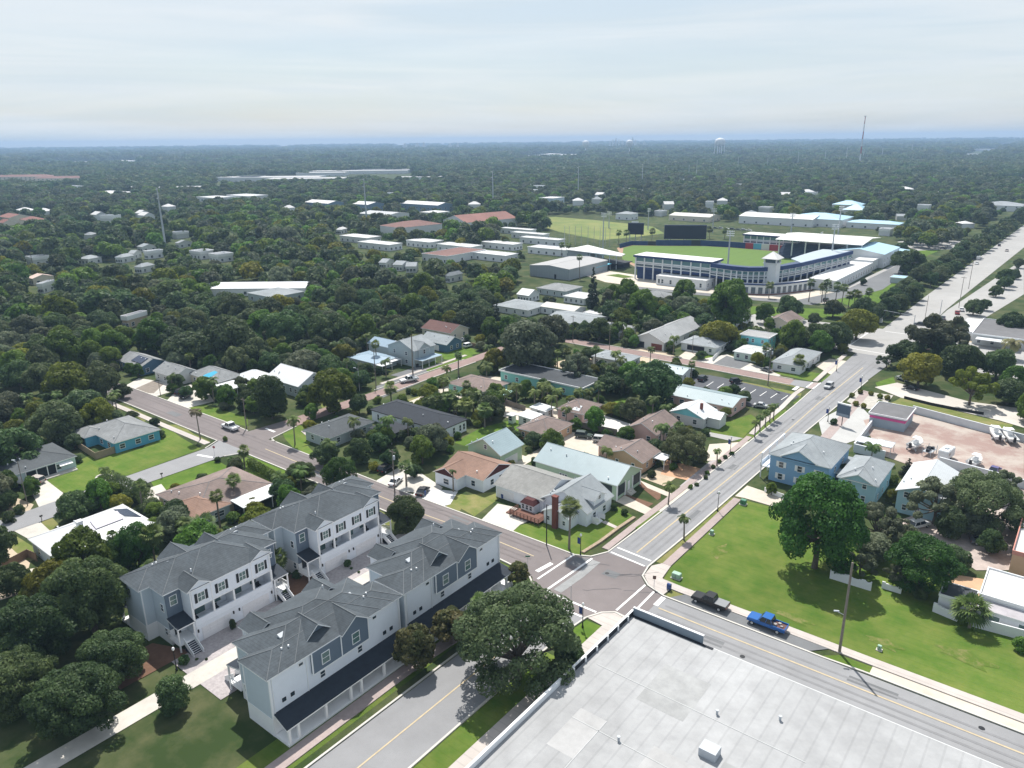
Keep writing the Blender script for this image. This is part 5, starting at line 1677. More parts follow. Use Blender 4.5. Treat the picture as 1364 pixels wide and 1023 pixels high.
def tree_at(x, y, rad, kind, label, group=None, name=None, hs=1.0):
    var, hh, cz = SPECIES[kind]
    cm, tm = var[random.randrange(len(var))]
    nm = name or {"cone": "conifer", "shrub": "shrub", "darkshrub": "shrub", "dryshrub": "shrub", "oak": "oak_tree", "darkoak": "shade_tree", "grey": "shade_tree",
                  "sparse": "oak_tree", "nearoak": "oak_tree", "neardark": "shade_tree", "myrtle": "flowering_tree"}.get(kind, "leafy_tree")
    cat = {"shrub": "shrub", "conifer": "conifer"}.get(nm, "tree")
    t = thing(nm, label, cat, (x, y, 0), random.uniform(0, 6.28), group)
    t.scale = (rad * random.uniform(.86, 1.12), rad * random.uniform(.86, 1.12), rad * hs * random.uniform(.88, 1.18))
    put("crown", cm, t)
    put("trunk", tm, t)
    TREES.append((x, y, rad))
    return t

def place(px, py, rpx, kind, hs=1.0):
    var, hh, cz = SPECIES[kind]
    x, y = W(px, py)
    for _ in range(4):
        rad = rpx * dist(x, y) / 1000
        x, y = W(px, py, rad * cz * hs)
    return x, y, rpx * dist(x, y, rad * cz) / 1000

def tree(px, py, rpx, kind, label, hs=1.0, group=None, name=None):
    x, y, rad = place(px, py, rpx, kind, hs)
    return tree_at(x, y, rad, kind, label, group, name, hs)
# ---------------------------------------------------------------- vehicles
tyre_m = mat("tyre_rubber", (0.015, 0.015, 0.016), .8, .1)
rim_m = mat("wheel_rim", (0.45, 0.46, 0.48), .35, .03, spec=.6)
head_m = mat("headlight_glass", (0.75, 0.77, 0.78), .15, .02, spec=.6)
tail_m = mat("tail_light_red", (0.30, 0.01, 0.01), .2, .02, spec=.6)
autoglass = glass("car_glass", (0.02, 0.028, 0.035), .05)
CARP = {}

def paint(name, col):
    if name in MATS:
        return MATS[name]
    m = bpy.data.materials.new(name)
    nt, b = nodes_of(m)
    b.inputs["Base Color"].default_value = (*col, 1)
    b.inputs["Roughness"].default_value = .35
    b.inputs["Coat Weight"].default_value = .2
    b.inputs["Specular IOR Level"].default_value = .3
    b.inputs["Coat Roughness"].default_value = .06
    MATS[name] = m
    return m

PAINT = {"white": (0.72, 0.73, 0.74), "silver": (0.42, 0.43, 0.44), "black": (0.012, 0.012, 0.014), "blue": (0.010, 0.10, 0.34), "grey": (0.14, 0.15, 0.16),
         "charcoal": (0.035, 0.04, 0.045), "red": (0.28, 0.02, 0.025), "purple": (0.10, 0.09, 0.22), "beige": (0.42, 0.38, 0.36), "green": (0.05, 0.07, 0.06)}

def bev(b, mats, name, parent, w):
    o = b.build(name, mats, parent)
    bm = bmesh.new()
    bm.from_mesh(o.data)
    bmesh.ops.remove_doubles(bm, verts=bm.verts, dist=1e-4)
    bmesh.ops.bevel(bm, geom=list(bm.edges), offset=w, segments=2, affect='EDGES', clamp_overlap=True)
    bm.to_mesh(o.data)
    bm.free()
    o.data.polygons.foreach_set("use_smooth", [False] * len(o.data.polygons))
    return o

def make_car(kind, color):
    """front towards +x, centre at the ground"""
    m = paint("car_paint_" + color, PAINT[color])
    t = thing({"pickup": "pickup_truck", "sedan": "car", "suv": "car", "van": "van", "jeep": "car"}[kind], "x", {"pickup": "pickup truck", "van": "van"}.get(kind, "car"))
    spec = {"pickup": (6.4, 2.2, .58, 1.25, 2.08), "sedan": (4.7, 1.85, .35, .92, 1.45), "suv": (4.75, 1.95, .45, 1.08, 1.75), "van": (6.0, 2.1, .4, 1.3, 2.5), "jeep": (4.2, 1.9, .55, 1.15, 1.85)}[kind]
    L, Wd, zb, zs, zr = spec
    a, w = L / 2, Wd / 2
    b = MB()
    hood = zs if kind in ("jeep",) else zs - .06

    def slab(prof, y):
        n = len(b.v)
        k = len(prof)
        b.v += [(x, -y, z) for x, z in prof] + [(x, y, z) for x, z in prof]
        b.f.append(tuple(n + i for i in range(k))); b.f.append(tuple(n + 2 * k - 1 - i for i in range(k)))
        b.mi += [0, 0]
        for i in range(k):
            j = (i + 1) % k
            b.f.append((n + j, n + i, n + k + i, n + k + j)); b.mi.append(0)
    if kind == "pickup":
        slab([(-a, zb), (a, zb), (a, hood - .15), (a - .25, hood), (1.1, zs), (-1.0, zs), (-1.0, zb + .35), (-a, zb + .35)], w)
        bev(b, m, "body", t, .06)
        q = MB()
        q.box(-a, -1.01, -w, -w + .13, zb + .36, zs); q.box(-a, -1.01, w - .13, w, zb + .36, zs); q.box(-a, -a + .12, -w + .14, w - .14, zb + .36, zs)
        bed = q.build("bed", m, t)
        if color == "black":
            MB().box(-a + .05, -1.03, -w + .05, w - .05, zs, zs + .05).build("bed_cover", mat("tonneau_grey", (.22, .23, .24), .6, .05), t)
        elif color == "blue":
            MB().box(-a + .15, -1.05, -w + .14, w - .14, zb + .36, zb + .42).build("bed_floor", mat("bed_floor_rust", (.12, .06, .05), .8, .3, 3), t)
            q = MB()
            for (x, y, s) in ((-1.3, .3, .3), (-1.9, -.4, .25), (-2.4, .2, .2)):
                q.box(x - s, x + s, y - s, y + s * .7, zb + .42, zb + .42 + s)
            tag(q.build("bed_load", mat("mixed_load", (.3, .28, .27), .8, .3, 4), t), kind=None)
        cab = [(1.35, zs), (.65, zr), (-.75, zr), (-1.0, zs)]
    elif kind == "van":
        slab([(-a, zb), (a, zb), (a, zs - .2), (a - .7, zs), (a - 1.4, zr), (-a, zr)], w)
        bev(b, m, "body", t, .08)
        cab = None
    elif kind == "sedan":
        slab([(-a, zb), (a, zb), (a, zs - .25), (a - .3, zs - .12), (.95, zs), (-1.35, zs), (-a + .1, zs - .06), (-a, zs - .2)], w)
        bev(b, m, "body", t, .07)
        cab = [(1.05, zs), (.35, zr), (-.85, zr), (-1.6, zs)]
    else:
        slab([(-a, zb), (a, zb), (a, zs - .22), (a - .25, zs - .06), (1.0, zs), (-a + .05, zs)], w)
        bev(b, m, "body", t, .07)
        cab = [(1.1, zs), (.5, zr), (-a + .45, zr), (-a + .12, zs)]
    if cab:
        g = MB()
        top = .82
        (x0, z0), (x1, z1), (x2, z2), (x3, z3) = cab
        bot = [(x3, -w * .96, z0), (x0, -w * .96, z0), (x0, w * .96, z0), (x3, w * .96, z0)]
        tp = [(x2, -w * top, z1), (x1, -w * top, z1), (x1, w * top, z1), (x2, w * top, z1)]
        g.hexa(bot, tp)
        g.build("windows", autoglass, t)
        r = MB()
        r.box(x2 - .05, x1 + .05, -w * top - .02, w * top + .02, z1, z1 + .07)
        for s in (-1, 1):          # pillars
            for (xa, xb) in ((x0, x1), ((x0 + x3) / 2 - .1, (x1 + x2) / 2 - .1), (x3, x2)):
                r.tube([(xa, s * w * .965, z0), (xb, s * w * (top + .005), z1)], .055, 4)
        r.build("roof", m, t)
        mi = MB()
        for s in (-1, 1):
            mi.box(x0 - .35, x0 - .15, s * w - .02 if s < 0 else w - .18, s * w + .18 if s < 0 else w + .02, z0, z0 + .16)
            y0 = s * (w + .02); y1 = s * (w + .2)
        for s in (-1, 1):
            MB().box(x0 - .4, x0 - .2, min(s * w, s * (w + .2)), max(s * w, s * (w + .2)), z0 + .02, z0 + .18).build("mirror", m, t)
    else:
        g = MB()
        g.hexa([(a - .75, -w * .9, zs + .05), (a - .65, -w * .9, zs + .05), (a - .65, w * .9, zs + .05), (a - .75, w * .9, zs + .05)],
               [(a - 1.38, -w * .85, zr - .12), (a - 1.28, -w * .85, zr - .12), (a - 1.28, w * .85, zr - .12), (a - 1.38, w * .85, zr - .12)])
        g.build("windscreen", autoglass, t)
        for s in (-1, 1):
            MB().box(a - 2.6, a - 1.5, min(s * w, s * (w + .02)), max(s * w, s * (w + .02)), zs + .1, zr - .3).build("window", autoglass, t)
    wr = .38 if kind in ("pickup", "jeep", "van") else .34
    for x in (a - .95, -a + (1.2 if kind == "pickup" else .95)):
        for s in (-1, 1):
            wl = MB()
            yc = s * (w - .12)
            for (r0, y0, y1, mm) in ((wr, yc - .12, yc + .12, 0),):
                pts = [(x, y0, wr), (x, y1, wr)]
                wl.tube(pts, wr, 14, 0)
            wo = wl.build("wheel", tyre_m, t)
            MB().tube([(x, yc + s * .121, wr), (x, yc + s * .145, wr)], wr * .62, 10).build("rim", rim_m, wo)
    for s in (-1, 1):
        y = s * (w - .3)
        MB().box(a - .05, a + .02, y - .2, y + .2, zs - .42, zs - .24).build("headlight", head_m, t)
        MB().box(-a - .02, -a + .05, y - .14, y + .14, zs - .42, zs - .16).build("tail_light", tail_m, t)
    MB().box(a - .03, a + .03, -w * .55, w * .55, zb + .12, zs - .45).build("grille", black_metal, t)
    MB().box(a - .02, a + .08, -w * .9, w * .9, zb - .02, zb + .14).build("bumper", galv if kind == "pickup" else m, t)
    return t

def vehicle(kind, color, px, py, head, label, group=None, z=.14):
    x, y = W(px, py, .5)
    k = (kind, color)
    rz = R(head)
    if k not in CARP:
        t = make_car(kind, color)
        CARP[k] = t
        t.location = (x, y, z); t.rotation_euler = (0, 0, rz); t["label"] = label
        if group: t["group"] = group
        return t
    c = dup(CARP[k], (x, y, z), rz, label)
    if "group" in c.keys():
        del c["group"]
    if group:
        c["group"] = group
    return c

V_ = vehicle    # heading: 0 = +x (east), 90 = +y up the main road, 180 = west
V_("pickup", "black", 946, 803, 180, "black pickup with grey bed cover parked by the big corner lawn")
V_("pickup", "blue", 1022, 832, 180, "bright blue pickup with open bed parked behind the black one")
V_("pickup", "white", 307, 570, 180, "white pickup driving on the mauve street near the side road")
V_("pickup", "white", 545, 507, 250, "white pickup on the red brick street")
V_("suv", "silver", 1104, 515, 268, "silver car driving down the main road")
V_("suv", "green", 777, 581, 20, "dark green car on the shell car park, left of two")
V_("suv", "silver", 801, 587, 20, "silver car on the shell car park, right of two")
V_("suv", "beige", 48, 641, 200, "beige car on the drive of the pale house")
V_("sedan", "charcoal", 29, 648, 200, "dark car parked left of the beige car")
V_("suv", "black", 241, 523, 120, "black car parked at the verge before the tarp-roofed house, left one")
V_("suv", "black", 247, 528, 300, "black car parked nearer the mauve street beside the leafy tree")
V_("jeep", "black", 980, 509, 60, "black jeep in the middle of the dark car park")
V_("suv", "charcoal", 936, 505, 90, "dark grey car at the left end of the car park")
V_("sedan", "silver", 1014, 541, 10, "silver car by the round tree at the near car park edge")
V_("suv", "white", 624, 461, 80, "white car on the drive at the end of the brick street")
V_("sedan", "white", 619, 453, 80, "white car further back at the end of the brick street")
V_("sedan", "white", 527, 642, 110, "white car on the white drive by the utility pole")
V_("suv", "black", 514, 625, 100, "black car in the shade under the trees by the white drive")
V_("sedan", "black", 563, 655, 110, "dark car on the white gravel drive")
V_("sedan", "grey", 1021, 493, 160, "grey car on the concrete apron of the mint house")
V_("suv", "silver", 1203, 505, 150, "silver car under the rounded olive tree")
V_("sedan", "black", 1214, 517, 165, "black car in the shade on the pale dirt road")
V_("van", "white", 1303, 345, 95, "white van driving on the far avenue")
V_("sedan", "white", 1301, 351, 270, "white car just in front of the far white van")
V_("sedan", "charcoal", 1331, 327, 95, "dark car far up the avenue")
V_("sedan", "beige", 1341, 334, 270, "pale car far up the avenue on the right")
V_("sedan", "red", 1275, 417, 100, "red car parked under trees beside the grey hall")
V_("sedan", "white", 1281, 413, 100, "white car parked beside the red one near the hall")
V_("sedan", "charcoal", 1225, 432, 185, "dark car crossing the boulevard")
V_("sedan", "grey", 1256, 424, 100, "grey car in front of the hall wing")
V_("suv", "charcoal", 1100, 400, 90, "dark car on the stadium forecourt")
V_("suv", "white", 1202, 363, 0, "white car under the round tree on the stadium car park")
V_("sedan", "purple", 1325, 627, 80, "purple-blue car parked in the boat yard")
V_("suv", "white", 1224, 700, 60, "white car under the open oak by the cyan annexe")
V_("sedan", "grey", 1310, 723, 20, "grey car in the shade by the pink parapet building")
V_("sedan", "charcoal", 722, 556, 100, "dark car behind the white storage sheds")
VG = "cars in the far car park right of the white stadium roofs"
for (x, y, c) in ((1232, 327, "white"), (1240, 329, "grey"), (1248, 330, "silver"), (1256, 331, "charcoal"), (1264, 329, "white"), (1225, 322, "silver"), (1270, 325, "white")):
    V_("sedan", c, x, y, 30, "%s car in the shady car park beside the avenue trees" % c, VG if c not in ("x",) else None)
VG2 = "cars parked along the street beyond the scoreboards"
for i in range(9):
    c = ("white", "grey", "charcoal", "silver")[i % 4]
    V_("suv" if i % 2 else "sedan", c if c in ("white", "silver", "charcoal") else "charcoal", 938 + i * 7.5, 303 + i * .5, 10, "parked car in the dark line beyond the big scoreboard", VG2)

def boat(px, py, head, label, L=8.0, hull=(0.74, 0.75, 0.76)):
    x, y = W(px, py, .8)
    t = thing("motorboat", label, "boat", (x, y, .14), R(head))
    b = MB()
    secs = []
    for i in range(9):
        f = i / 8
        wd = 1.25 * (1 - max(0, (f - .45) / .55) ** 2.2) + .03
        sh = 1.7 + .35 * f * f
        ke = .75 + .55 * max(0, f - .6) ** 1.5 * 2
        xx = -L / 2 + L * f
        secs.append([(xx, -wd, sh), (xx, -wd * .85, (sh + ke) / 2 - .15), (xx, 0, ke), (xx, wd * .85, (sh + ke) / 2 - .15), (xx, wd, sh)])
    for i in range(8):
        for k in range(4):
            b.face([secs[i][k], secs[i + 1][k], secs[i + 1][k + 1], secs[i][k + 1]])
    b.face(secs[0])
    hm_ = mat("boat_gelcoat", hull, .3, .03, spec=.5)
    b.build("hull", hm_, t)
    d = MB()
    for i in range(8):
        d.face([(secs[i][0][0], secs[i][0][1] * .96, secs[i][0][2] - (.35 if i < 5 else .03)), (secs[i + 1][0][0], secs[i + 1][0][1] * .96, secs[i + 1][0][2] - (.35 if i + 1 < 5 else .03)),
                (secs[i + 1][4][0], secs[i + 1][4][1] * .96, secs[i + 1][4][2] - (.35 if i + 1 < 5 else .03)), (secs[i][4][0], secs[i][4][1] * .96, secs[i][4][2] - (.35 if i < 5 else .03))])
    d.build("deck", mat("boat_deck", (.6, .6, .58), .6, .05), t)
    c = MB(); c.box(-.9, .3, -.5, .5, 1.45, 2.3); c.build("console", hm_, t)
    c = MB()
    for sx in (-.9, .3):
        for sy in (-.5, .5):
            c.tube([(sx, sy, 2.3), (sx, sy, 3.1)], .03, 5)
    c.box(-1.2, .7, -.8, .8, 3.1, 3.18)
    c.build("hardtop", trim, t)
    MB().box(-L / 2 - .5, -L / 2, -.28, .28, 1.0, 2.3).build("outboard_motor", mat("motor_dark", (.03, .03, .035), .35, .05), t)
    tr = MB()
    for s in (-1, 1):
        tr.box(-L / 2 + .3, L / 2 - 1, s * .7 - .06, s * .7 + .06, .5, .62)
    tr.box(L / 2 - 1, L / 2 + 1.2, -.06, .06, .5, .62); tr.box(-2.4, -2.2, -1.1, 1.1, .42, .55)
    for s in (-1, 1):
        tr.tube([(-2.3, s * 1.05, .33), (-2.3, s * 1.25, .33)], .33, 10)
    tr.build("trailer", galv, t)
    return t
boat(1325, 579, 110, "white motorboat on a trailer by the yard wall, left of the two", 9)
boat(1343, 582, 112, "white motorboat on a trailer by the yard wall, right of the two", 9)
boat(1299, 617, 75, "small white boat in the middle of the boat yard", 5.5)
boat(1220, 594, 75, "white boat beside the white yard wall, left of the grey racks", 6)
x, y = W(1260, 607, 1)
t = thing("camper_trailer", "white camper trailer standing in the boat yard", "trailer", (x, y, .14), R(80))
b = MB().box(-2.6, 2.6, -1.15, 1.15, .5, 2.9); bev(b, white, "body", t, .15)
MB().box(-.8, .4, -.4, .4, 2.9, 3.15).build("roof_unit", galv, t)
MB().box(-1.6, -.6, -1.18, -1.14, 1.5, 2.2).build("window", autoglass, t)
b = MB(); b.tube([(0, -1.2, .35), (0, -.95, .35)], .35, 10); b.tube([(0, 1.2, .35), (0, .95, .35)], .35, 10); b.build("wheels", tyre_m, t)
MB().box(2.6, 3.8, -.06, .06, .45, .58).build("drawbar", galv, t)
x, y = W(1238, 602, .8)
t = thing("storage_rack", "grey storage rack with dark machinery between boat and camper", "rack", (x, y, .14), R(80))
b = MB()
for sx in (-2, 0, 2):
    for sy in (-1, 1):
        b.box(sx - .06, sx + .06, sy - .06, sy + .06, 0, 2.2)
b.box(-2, 2, -1, 1, 1.1, 1.2)
b.build("frame", galv, t)
b = MB()
for (sx, sy, s) in ((-1.3, 0, .5), (.2, .3, .6), (1.3, -.3, .45)):
    b.box(sx - s, sx + s, sy - s * .7, sy + s * .7, 1.2, 1.2 + s * 1.3)
b.build("load", dark_gap, t)
for px, py, lb in ((1155, 592, "white canvas tent roof in the yard corner, left one"), (1178, 596, "white canvas tent roof in the yard corner, right one")):
    x, y = W(px, py, 1.5)
    t = thing("canopy_tent", lb, "tent", (x, y, .14))
    roof(t, -2.1, 2.1, -2.1, 2.1, 2.5, 'hip', .8, white, white, "tent_roof")
    for sx in (-1.9, 1.9):
        for sy in (-1.9, 1.9):
            MB().box(sx - .06, sx + .06, sy - .06, sy + .06, 0, 2.3).build("post", galv, t)

# ---------------------------------------------------------------- walls, fences
def wall_line(name, label, cat, pts, h, th, m, px=True, coping=None, scallop=False):
    if px:
        pts = [W(*p) for p in pts]
    cx, cy = pts[0]
    t = thing(name, label, cat, (cx, cy, 0))
    b, c = MB(), MB()
    for (x0, y0), (x1, y1) in zip(pts, pts[1:]):
        L = math.hypot(x1 - x0, y1 - y0)
        s = len(b.v)
        if scallop:
            n = max(1, int(L / 2.4))
            for i in range(n):
                a0, a1 = L * i / n, L * (i + 1) / n
                for k in range(6):
                    u0, u1 = a0 + (a1 - a0) * k / 6, a0 + (a1 - a0) * (k + 1) / 6
                    hh = h - .45 * math.sin(PI * (k + .5) / 6)
                    b.box(u0, u1, -th / 2, th / 2, 0, hh)
        else:
            b.box(0, L, -th / 2, th / 2, 0, h)
        b.shift(x0 - cx, y0 - cy, 0, math.atan2(y1 - y0, x1 - x0), s)
        if coping:
            s = len(c.v)
            c.box(-.05, L + .05, -th / 2 - .05, th / 2 + .05, h, h + .1)
            c.shift(x0 - cx, y0 - cy, 0, math.atan2(y1 - y0, x1 - x0), s)
    b.build("panel", m, t)
    if coping:
        c.build("coping", coping, t)
    return t
wl_m = mat("yard_wall_pale", (.60, .63, .66), .8, .08, .4, big=.1)
wall_line("boundary_wall", "scalloped white wall stub at the lawn edge under the trees, left", "wall", [(1105, 770), (1150, 784), (1160, 787)], 1.9, .25, white, True, None, True)
wall_line("boundary_wall", "scalloped white wall stub right of the first, mostly hidden", "wall", [(1174, 783), (1200, 791)], 1.5, .25, white, True, None, True)
wall_line("boundary_wall", "scalloped white wall in front of the low white building, left of the squat palm", "wall", [(1242, 814), (1275, 828)], 1.9, .25, white, True, None, True)
wall_line("boundary_wall", "plain white wall in front of the low white building, right of the squat palm", "wall", [(1290, 832), (1301, 836), (1364, 853), (1420, 868)], 1.9, .25, white)
wall_line("yard_wall", "long pale wall between boat yard and grass strip", "wall", [(1215, 550), (1364, 590), (1420, 606)], 2.2, .3, wl_m, True, wl_m)
wall_line("yard_wall", "long pale wall along the near side of the boat yard", "wall", [(1250, 620), (1352, 648), (1420, 668)], 2.2, .3, wl_m, True, wl_m)
wall_line("yard_wall", "pale wall between the shop corner and the tents", "wall", [(1137, 600), (1163, 565)], 2.0, .3, wl_m, True, wl_m)
wall_line("yard_wall", "pale wall stub behind the cyan house", "wall", [(1137, 602), (1178, 612)], 2.2, .3, wl_m, True, wl_m)
wall_line("white_fence", "low white fence at the corner of the sky blue house", "fence", [(1018, 655), (1052, 668)], 1.2, .12, trim)
wall_line("wooden_fence", "tan wooden fence beside the aqua house", "fence", [(104, 596), (128, 612), (158, 602)], 1.9, .12, mat("fence_tan", (.30, .24, .17), .9, .15, 1.5, stripes=('H', .16, .25)))
wall_line("wooden_fence", "weathered brown fence at the left edge", "fence", [(5, 760), (38, 742), (50, 748)], 1.8, .12, wood_brown)
wall_line("wooden_fence", "grey wooden fence behind the white storage sheds", "fence", [(655, 534), (700, 548)], 1.8, .12, wood_grey)
wall_line("wooden_fence", "grey wooden fence in front of the white patio", "fence", [(765, 568), (822, 580)], 1.8, .12, wood_grey)
wall_line("wooden_fence", "pale brown fence behind the pink house", "fence", [(795, 543), (840, 560), (885, 566)], 1.8, .12, mat("fence_tan", (.30, .24, .17), .9, .15, 1.5))
wall_line("wooden_fence", "dark fence along the brick street drive", "fence", [(628, 462), (650, 468)], 1.8, .12, wood_brown)
wall_line("white_fence", "white fence beside the screened porch house", "fence", [(949, 481), (961, 469)], 1.6, .12, trim)
wall_line("silt_fence", "low black silt fence along the pale dirt road", "fence", [(1204, 531), (1240, 540), (1280, 548), (1310, 553)], .9, .08, black_metal)
wall_line("stone_edging", "low edging of tan rocks along the corner house lawn", "wall", [(776, 737), (800, 722), (824, 704), (845, 690)], .35, .7, mat("tan_rocks", (.32, .25, .18), .9, .3, 2.0))

# ---------------------------------------------------------------- street furniture
def lamp_post(px, py, label, h=4.6, banner=False, group=None):
    x, y = W(px, py)
    t = thing("street_lamp", label, "street lamp", (x, y, .1), 0, group)
    b = MB(); b.lathe([(.20, 0), (.20, .15), (.13, .3), (.10, .9), (.075, 1.0), (.06, h - .6), (.11, h - .5), (.13, h - .42)], 0, 0, 8); b.build("post", black_metal, t)
    b = MB(); b.lathe([(.12, h - .42), (.21, h - .25), (.22, h - .05), (.15, h + .12), (.03, h + .2)], 0, 0, 10); b.build("lamp_globe", lampglobe, t)
    if banner:
        b = MB(); b.box(-.75, -.12, -.02, .02, h - 2.2, h - .9, 0); b.box(-.8, 0, -.02, .02, h - .88, h - .84, 1); b.build("banner", [mat("banner_blue", (.03, .06, .22), .7, .05), black_metal], t)
    return t
lamp_post(773.2, 740, "black lamp post with white globe and blue banner at the corner house lawn", banner=True)
lamp_post(776, 836, "black lamp post with white globe on the small lawn by the big white roof", banner=True)
lamp_post(955.8, 681, "black lamp post at the pavement edge of the big lawn")
lamp_post(972.5, 604, "dark lamp post in the shrub strip by the main road", banner=True)
lamp_post(1102.5, 562, "black lamp post beside the shop sign", banner=True)
lamp_post(1146.5, 519, "black lamp post by the gravel bed", banner=True)
lamp_post(1114, 495, "black lamp post on the verge by the white hip house", banner=True)
lamp_post(235.5, 893, "white globe lamp in the courtyard by the left townhouse", 4.0)

def utility_pole(px, py, top, label, rad=.16, arm=True, lamp=False, name="utility_pole", m=None, tx=False, z=0.1):
    x, y = W(px, py)
    h = max(3, (py - top) * dist(x, y) / 1000 / math.cos(math.atan2(H, math.hypot(x - CAMX, y - CAMY))))
    t = thing(name, label, "utility pole" if name == "utility_pole" else "pole", (x, y, z))
    MB().tube([(0, 0, -.1), (0, 0, h)], [rad * 1.15, rad * .8], 8).build("pole", m or pole_wood, t)
    if arm:
        b = MB(); b.box(-1.1, 1.1, -.06, .06, h - .7, h - .55)
        for q in (-1, -.5, .5, 1):
            b.tube([(q, 0, h - .55), (q, 0, h - .35)], .04, 5)
        b.build("crossarm", pole_wood, t)
    if tx:
        b = MB(); b.lathe([(.26, h - 2.4), (.28, h - 2.3), (.28, h - 1.5), (.2, h - 1.4)], .42, 0, 10); b.build("transformer", galv, t)
    if lamp:
        b = MB(); b.tube([(0, 0, h * lamp), (-.9, -.5, h * lamp + .5)], .045, 5); b.hexa([(-1.5, -.7, h * lamp + .42), (-.8, -.3, h * lamp + .42), (-.9, -.1, h * lamp + .42), (-1.6, -.5, h * lamp + .42)], [(-1.5, -.7, h * lamp + .6), (-.8, -.3, h * lamp + .6), (-.9, -.1, h * lamp + .6), (-1.6, -.5, h * lamp + .6)]); b.build("lamp_arm", galv, t)
    return t
utility_pole(1118, 869, 772, "tall wooden pole with a street light arm on the verge by the blue pickup", .2, False, .42)
utility_pole(728, 727, 676, "slim dark pole on the corner house lawn by the red deck", .11, False, m=black_metal)
utility_pole(526, 657, 602, "wooden utility pole by the white drive behind the second townhouse", .15, True, tx=True)
utility_pole(328.6, 571, 533, "utility pole at the bend of the mauve street", .16, True)
utility_pole(214, 527, 510, "small pole by the dry gravel garden", .1, False)
utility_pole(37, 674, 625, "thin pole with lamp on the side road verge", .1, False, .97)
utility_pole(501, 515, 468, "slim utility pole beside the carport house", .14, True)
utility_pole(479, 521, 492, "grey street light pole with short arm on the brick street", .1, False, .95, m=galv)
utility_pole(1022.7, 514, 466, "utility pole with transformer beside the car park", .16, True, tx=True)
utility_pole(811.5, 473, 440, "tall pole in the sandy turning place", .13, False)
utility_pole(763, 456, 421, "dark thin pole in front of the wide white house", .12, True)
utility_pole(922, 470, 443, "thin pole at the long gable house drive", .1, False)
utility_pole(760, 836, 787, "very thin grey pole at the parapet of the big white roof", .05, False, m=galv)
utility_pole(1250, 430, 404, "traffic pole at the boulevard crossing", .14, False, m=galv)
utility_pole(1277, 410, 375, "pole beside the avenue right verge", .12, True)
utility_pole(1290, 385, 352, "pole further up the avenue right verge", .12, True)
utility_pole(1232, 425, 398, "slim pole at the avenue mouth", .1, False)

# traffic signal mast
x, y = W(1216, 440)
t = thing("traffic_signal", "traffic signal mast reaching over the boulevard crossing", "traffic light", (x, y, .1))
MB().tube([(0, 0, 0), (0, 0, 6.5)], .13, 8).build("pole", galv, t)
MB().tube([(0, 0, 6), (-13, 3, 6.4)], .07, 6).build("mast_arm", galv, t)
for q in (.45, .7, .95):
    b = MB(); b.box(-13 * q - .2, -13 * q + .2, 3 * q - .2, 3 * q + .2, 5.3, 6.3)
    b.build("signal_head", black_metal, t)

def sign_post(px, py, h, w, hh, m, label, cat="sign", name="street_sign", rz=0, off=0.0):
    x, y = W(px, py)
    t = thing(name, label, cat, (x, y, .1), rz)
    MB().tube([(0, 0, 0), (0, 0, h)], .04, 6).build("post", galv, t)
    MB().box(-w / 2, w / 2, -.06, -.03, h - hh, h).build("panel", m, t)
    return t
sign_post(703, 759, 3.0, .9, .28, mat("sign_green", (.02, .14, .08), .5, .03), "green street name sign on a post at the curved kerb", rz=.6)
x, y = W(286, 607)
t = thing("stop_sign", "red stop sign at the mouth of the side road", "sign", (x, y, .1), 3.6)
MB().tube([(0, 0, 0), (0, 0, 2.6)], .04, 6).build("post", galv, t)
b = MB(); ring = [(.38 * math.cos(PI / 8 + i * PI / 4), .38 * math.sin(PI / 8 + i * PI / 4)) for i in range(8)]
b.hexa([(p[0], -.06, 2.3 + p[1]) for p in ring], [(p[0], -.09, 2.3 + p[1]) for p in ring]); b.build("panel", mat("sign_red", (.42, .015, .015), .5, .03), t)
sign_post(871, 784, 2.6, .6, .7, mat("sign_brown", (.12, .07, .05), .6, .03), "small brown sign on a post at the right corner of the crossing", rz=.5)
x, y = W(891, 786)
t = thing("mailbox", "blue mailbox on the corner verge right of the crossing", "mailbox", (x, y, .1))
b = MB(); b.box(-.35, .35, -.3, .3, .25, 1.0)
b.tube([(-.35, 0, 1.0), (.35, 0, 1.0)], .3, 12)
b.build("body", blue_paint, t)
b = MB()
for sx in (-.28, .28):
    for sy in (-.24, .24):
        b.box(sx - .05, sx + .05, sy - .05, sy + .05, 0, .25)
b.build("legs", blue_paint, t)
def cabinet(px, py, label, m, w=1.6, d=1.1, h=1.1):
    x, y = W(px, py)
    t = thing("utility_cabinet", label, "utility cabinet", (x, y, .02))
    MB().box(-w / 2 - .15, w / 2 + .15, -d / 2 - .15, d / 2 + .15, 0, .12).build("base", concrete, t)
    b = MB().box(-w / 2, w / 2, -d / 2, d / 2, .12, h); bev(b, m, "body", t, .06)
    b = MB().box(-.02, .02, -d / 2 - .02, -d / 2, .2, h - .1); b.build("door_seam", black_metal, t)
cabinet(901, 770, "pale green utility cabinet at the lawn corner", mat("cabinet_pale_green", (.30, .45, .35), .6, .05))
cabinet(948, 712, "small green and white cabinet on the big lawn near the pavement", mat("cabinet_pale_green", (.30, .45, .35), .6, .05), .7, .7, 1.0)
cabinet(990, 672, "green cabinet beside the white driveway of the sky blue house", green_paint, 1.2, 1.0, 1.2)
cabinet(1171, 866, "small pale green box on the lawn by the tall wooden pole", mat("cabinet_pale_green", (.30, .45, .35), .6, .05), .6, .5, .9)
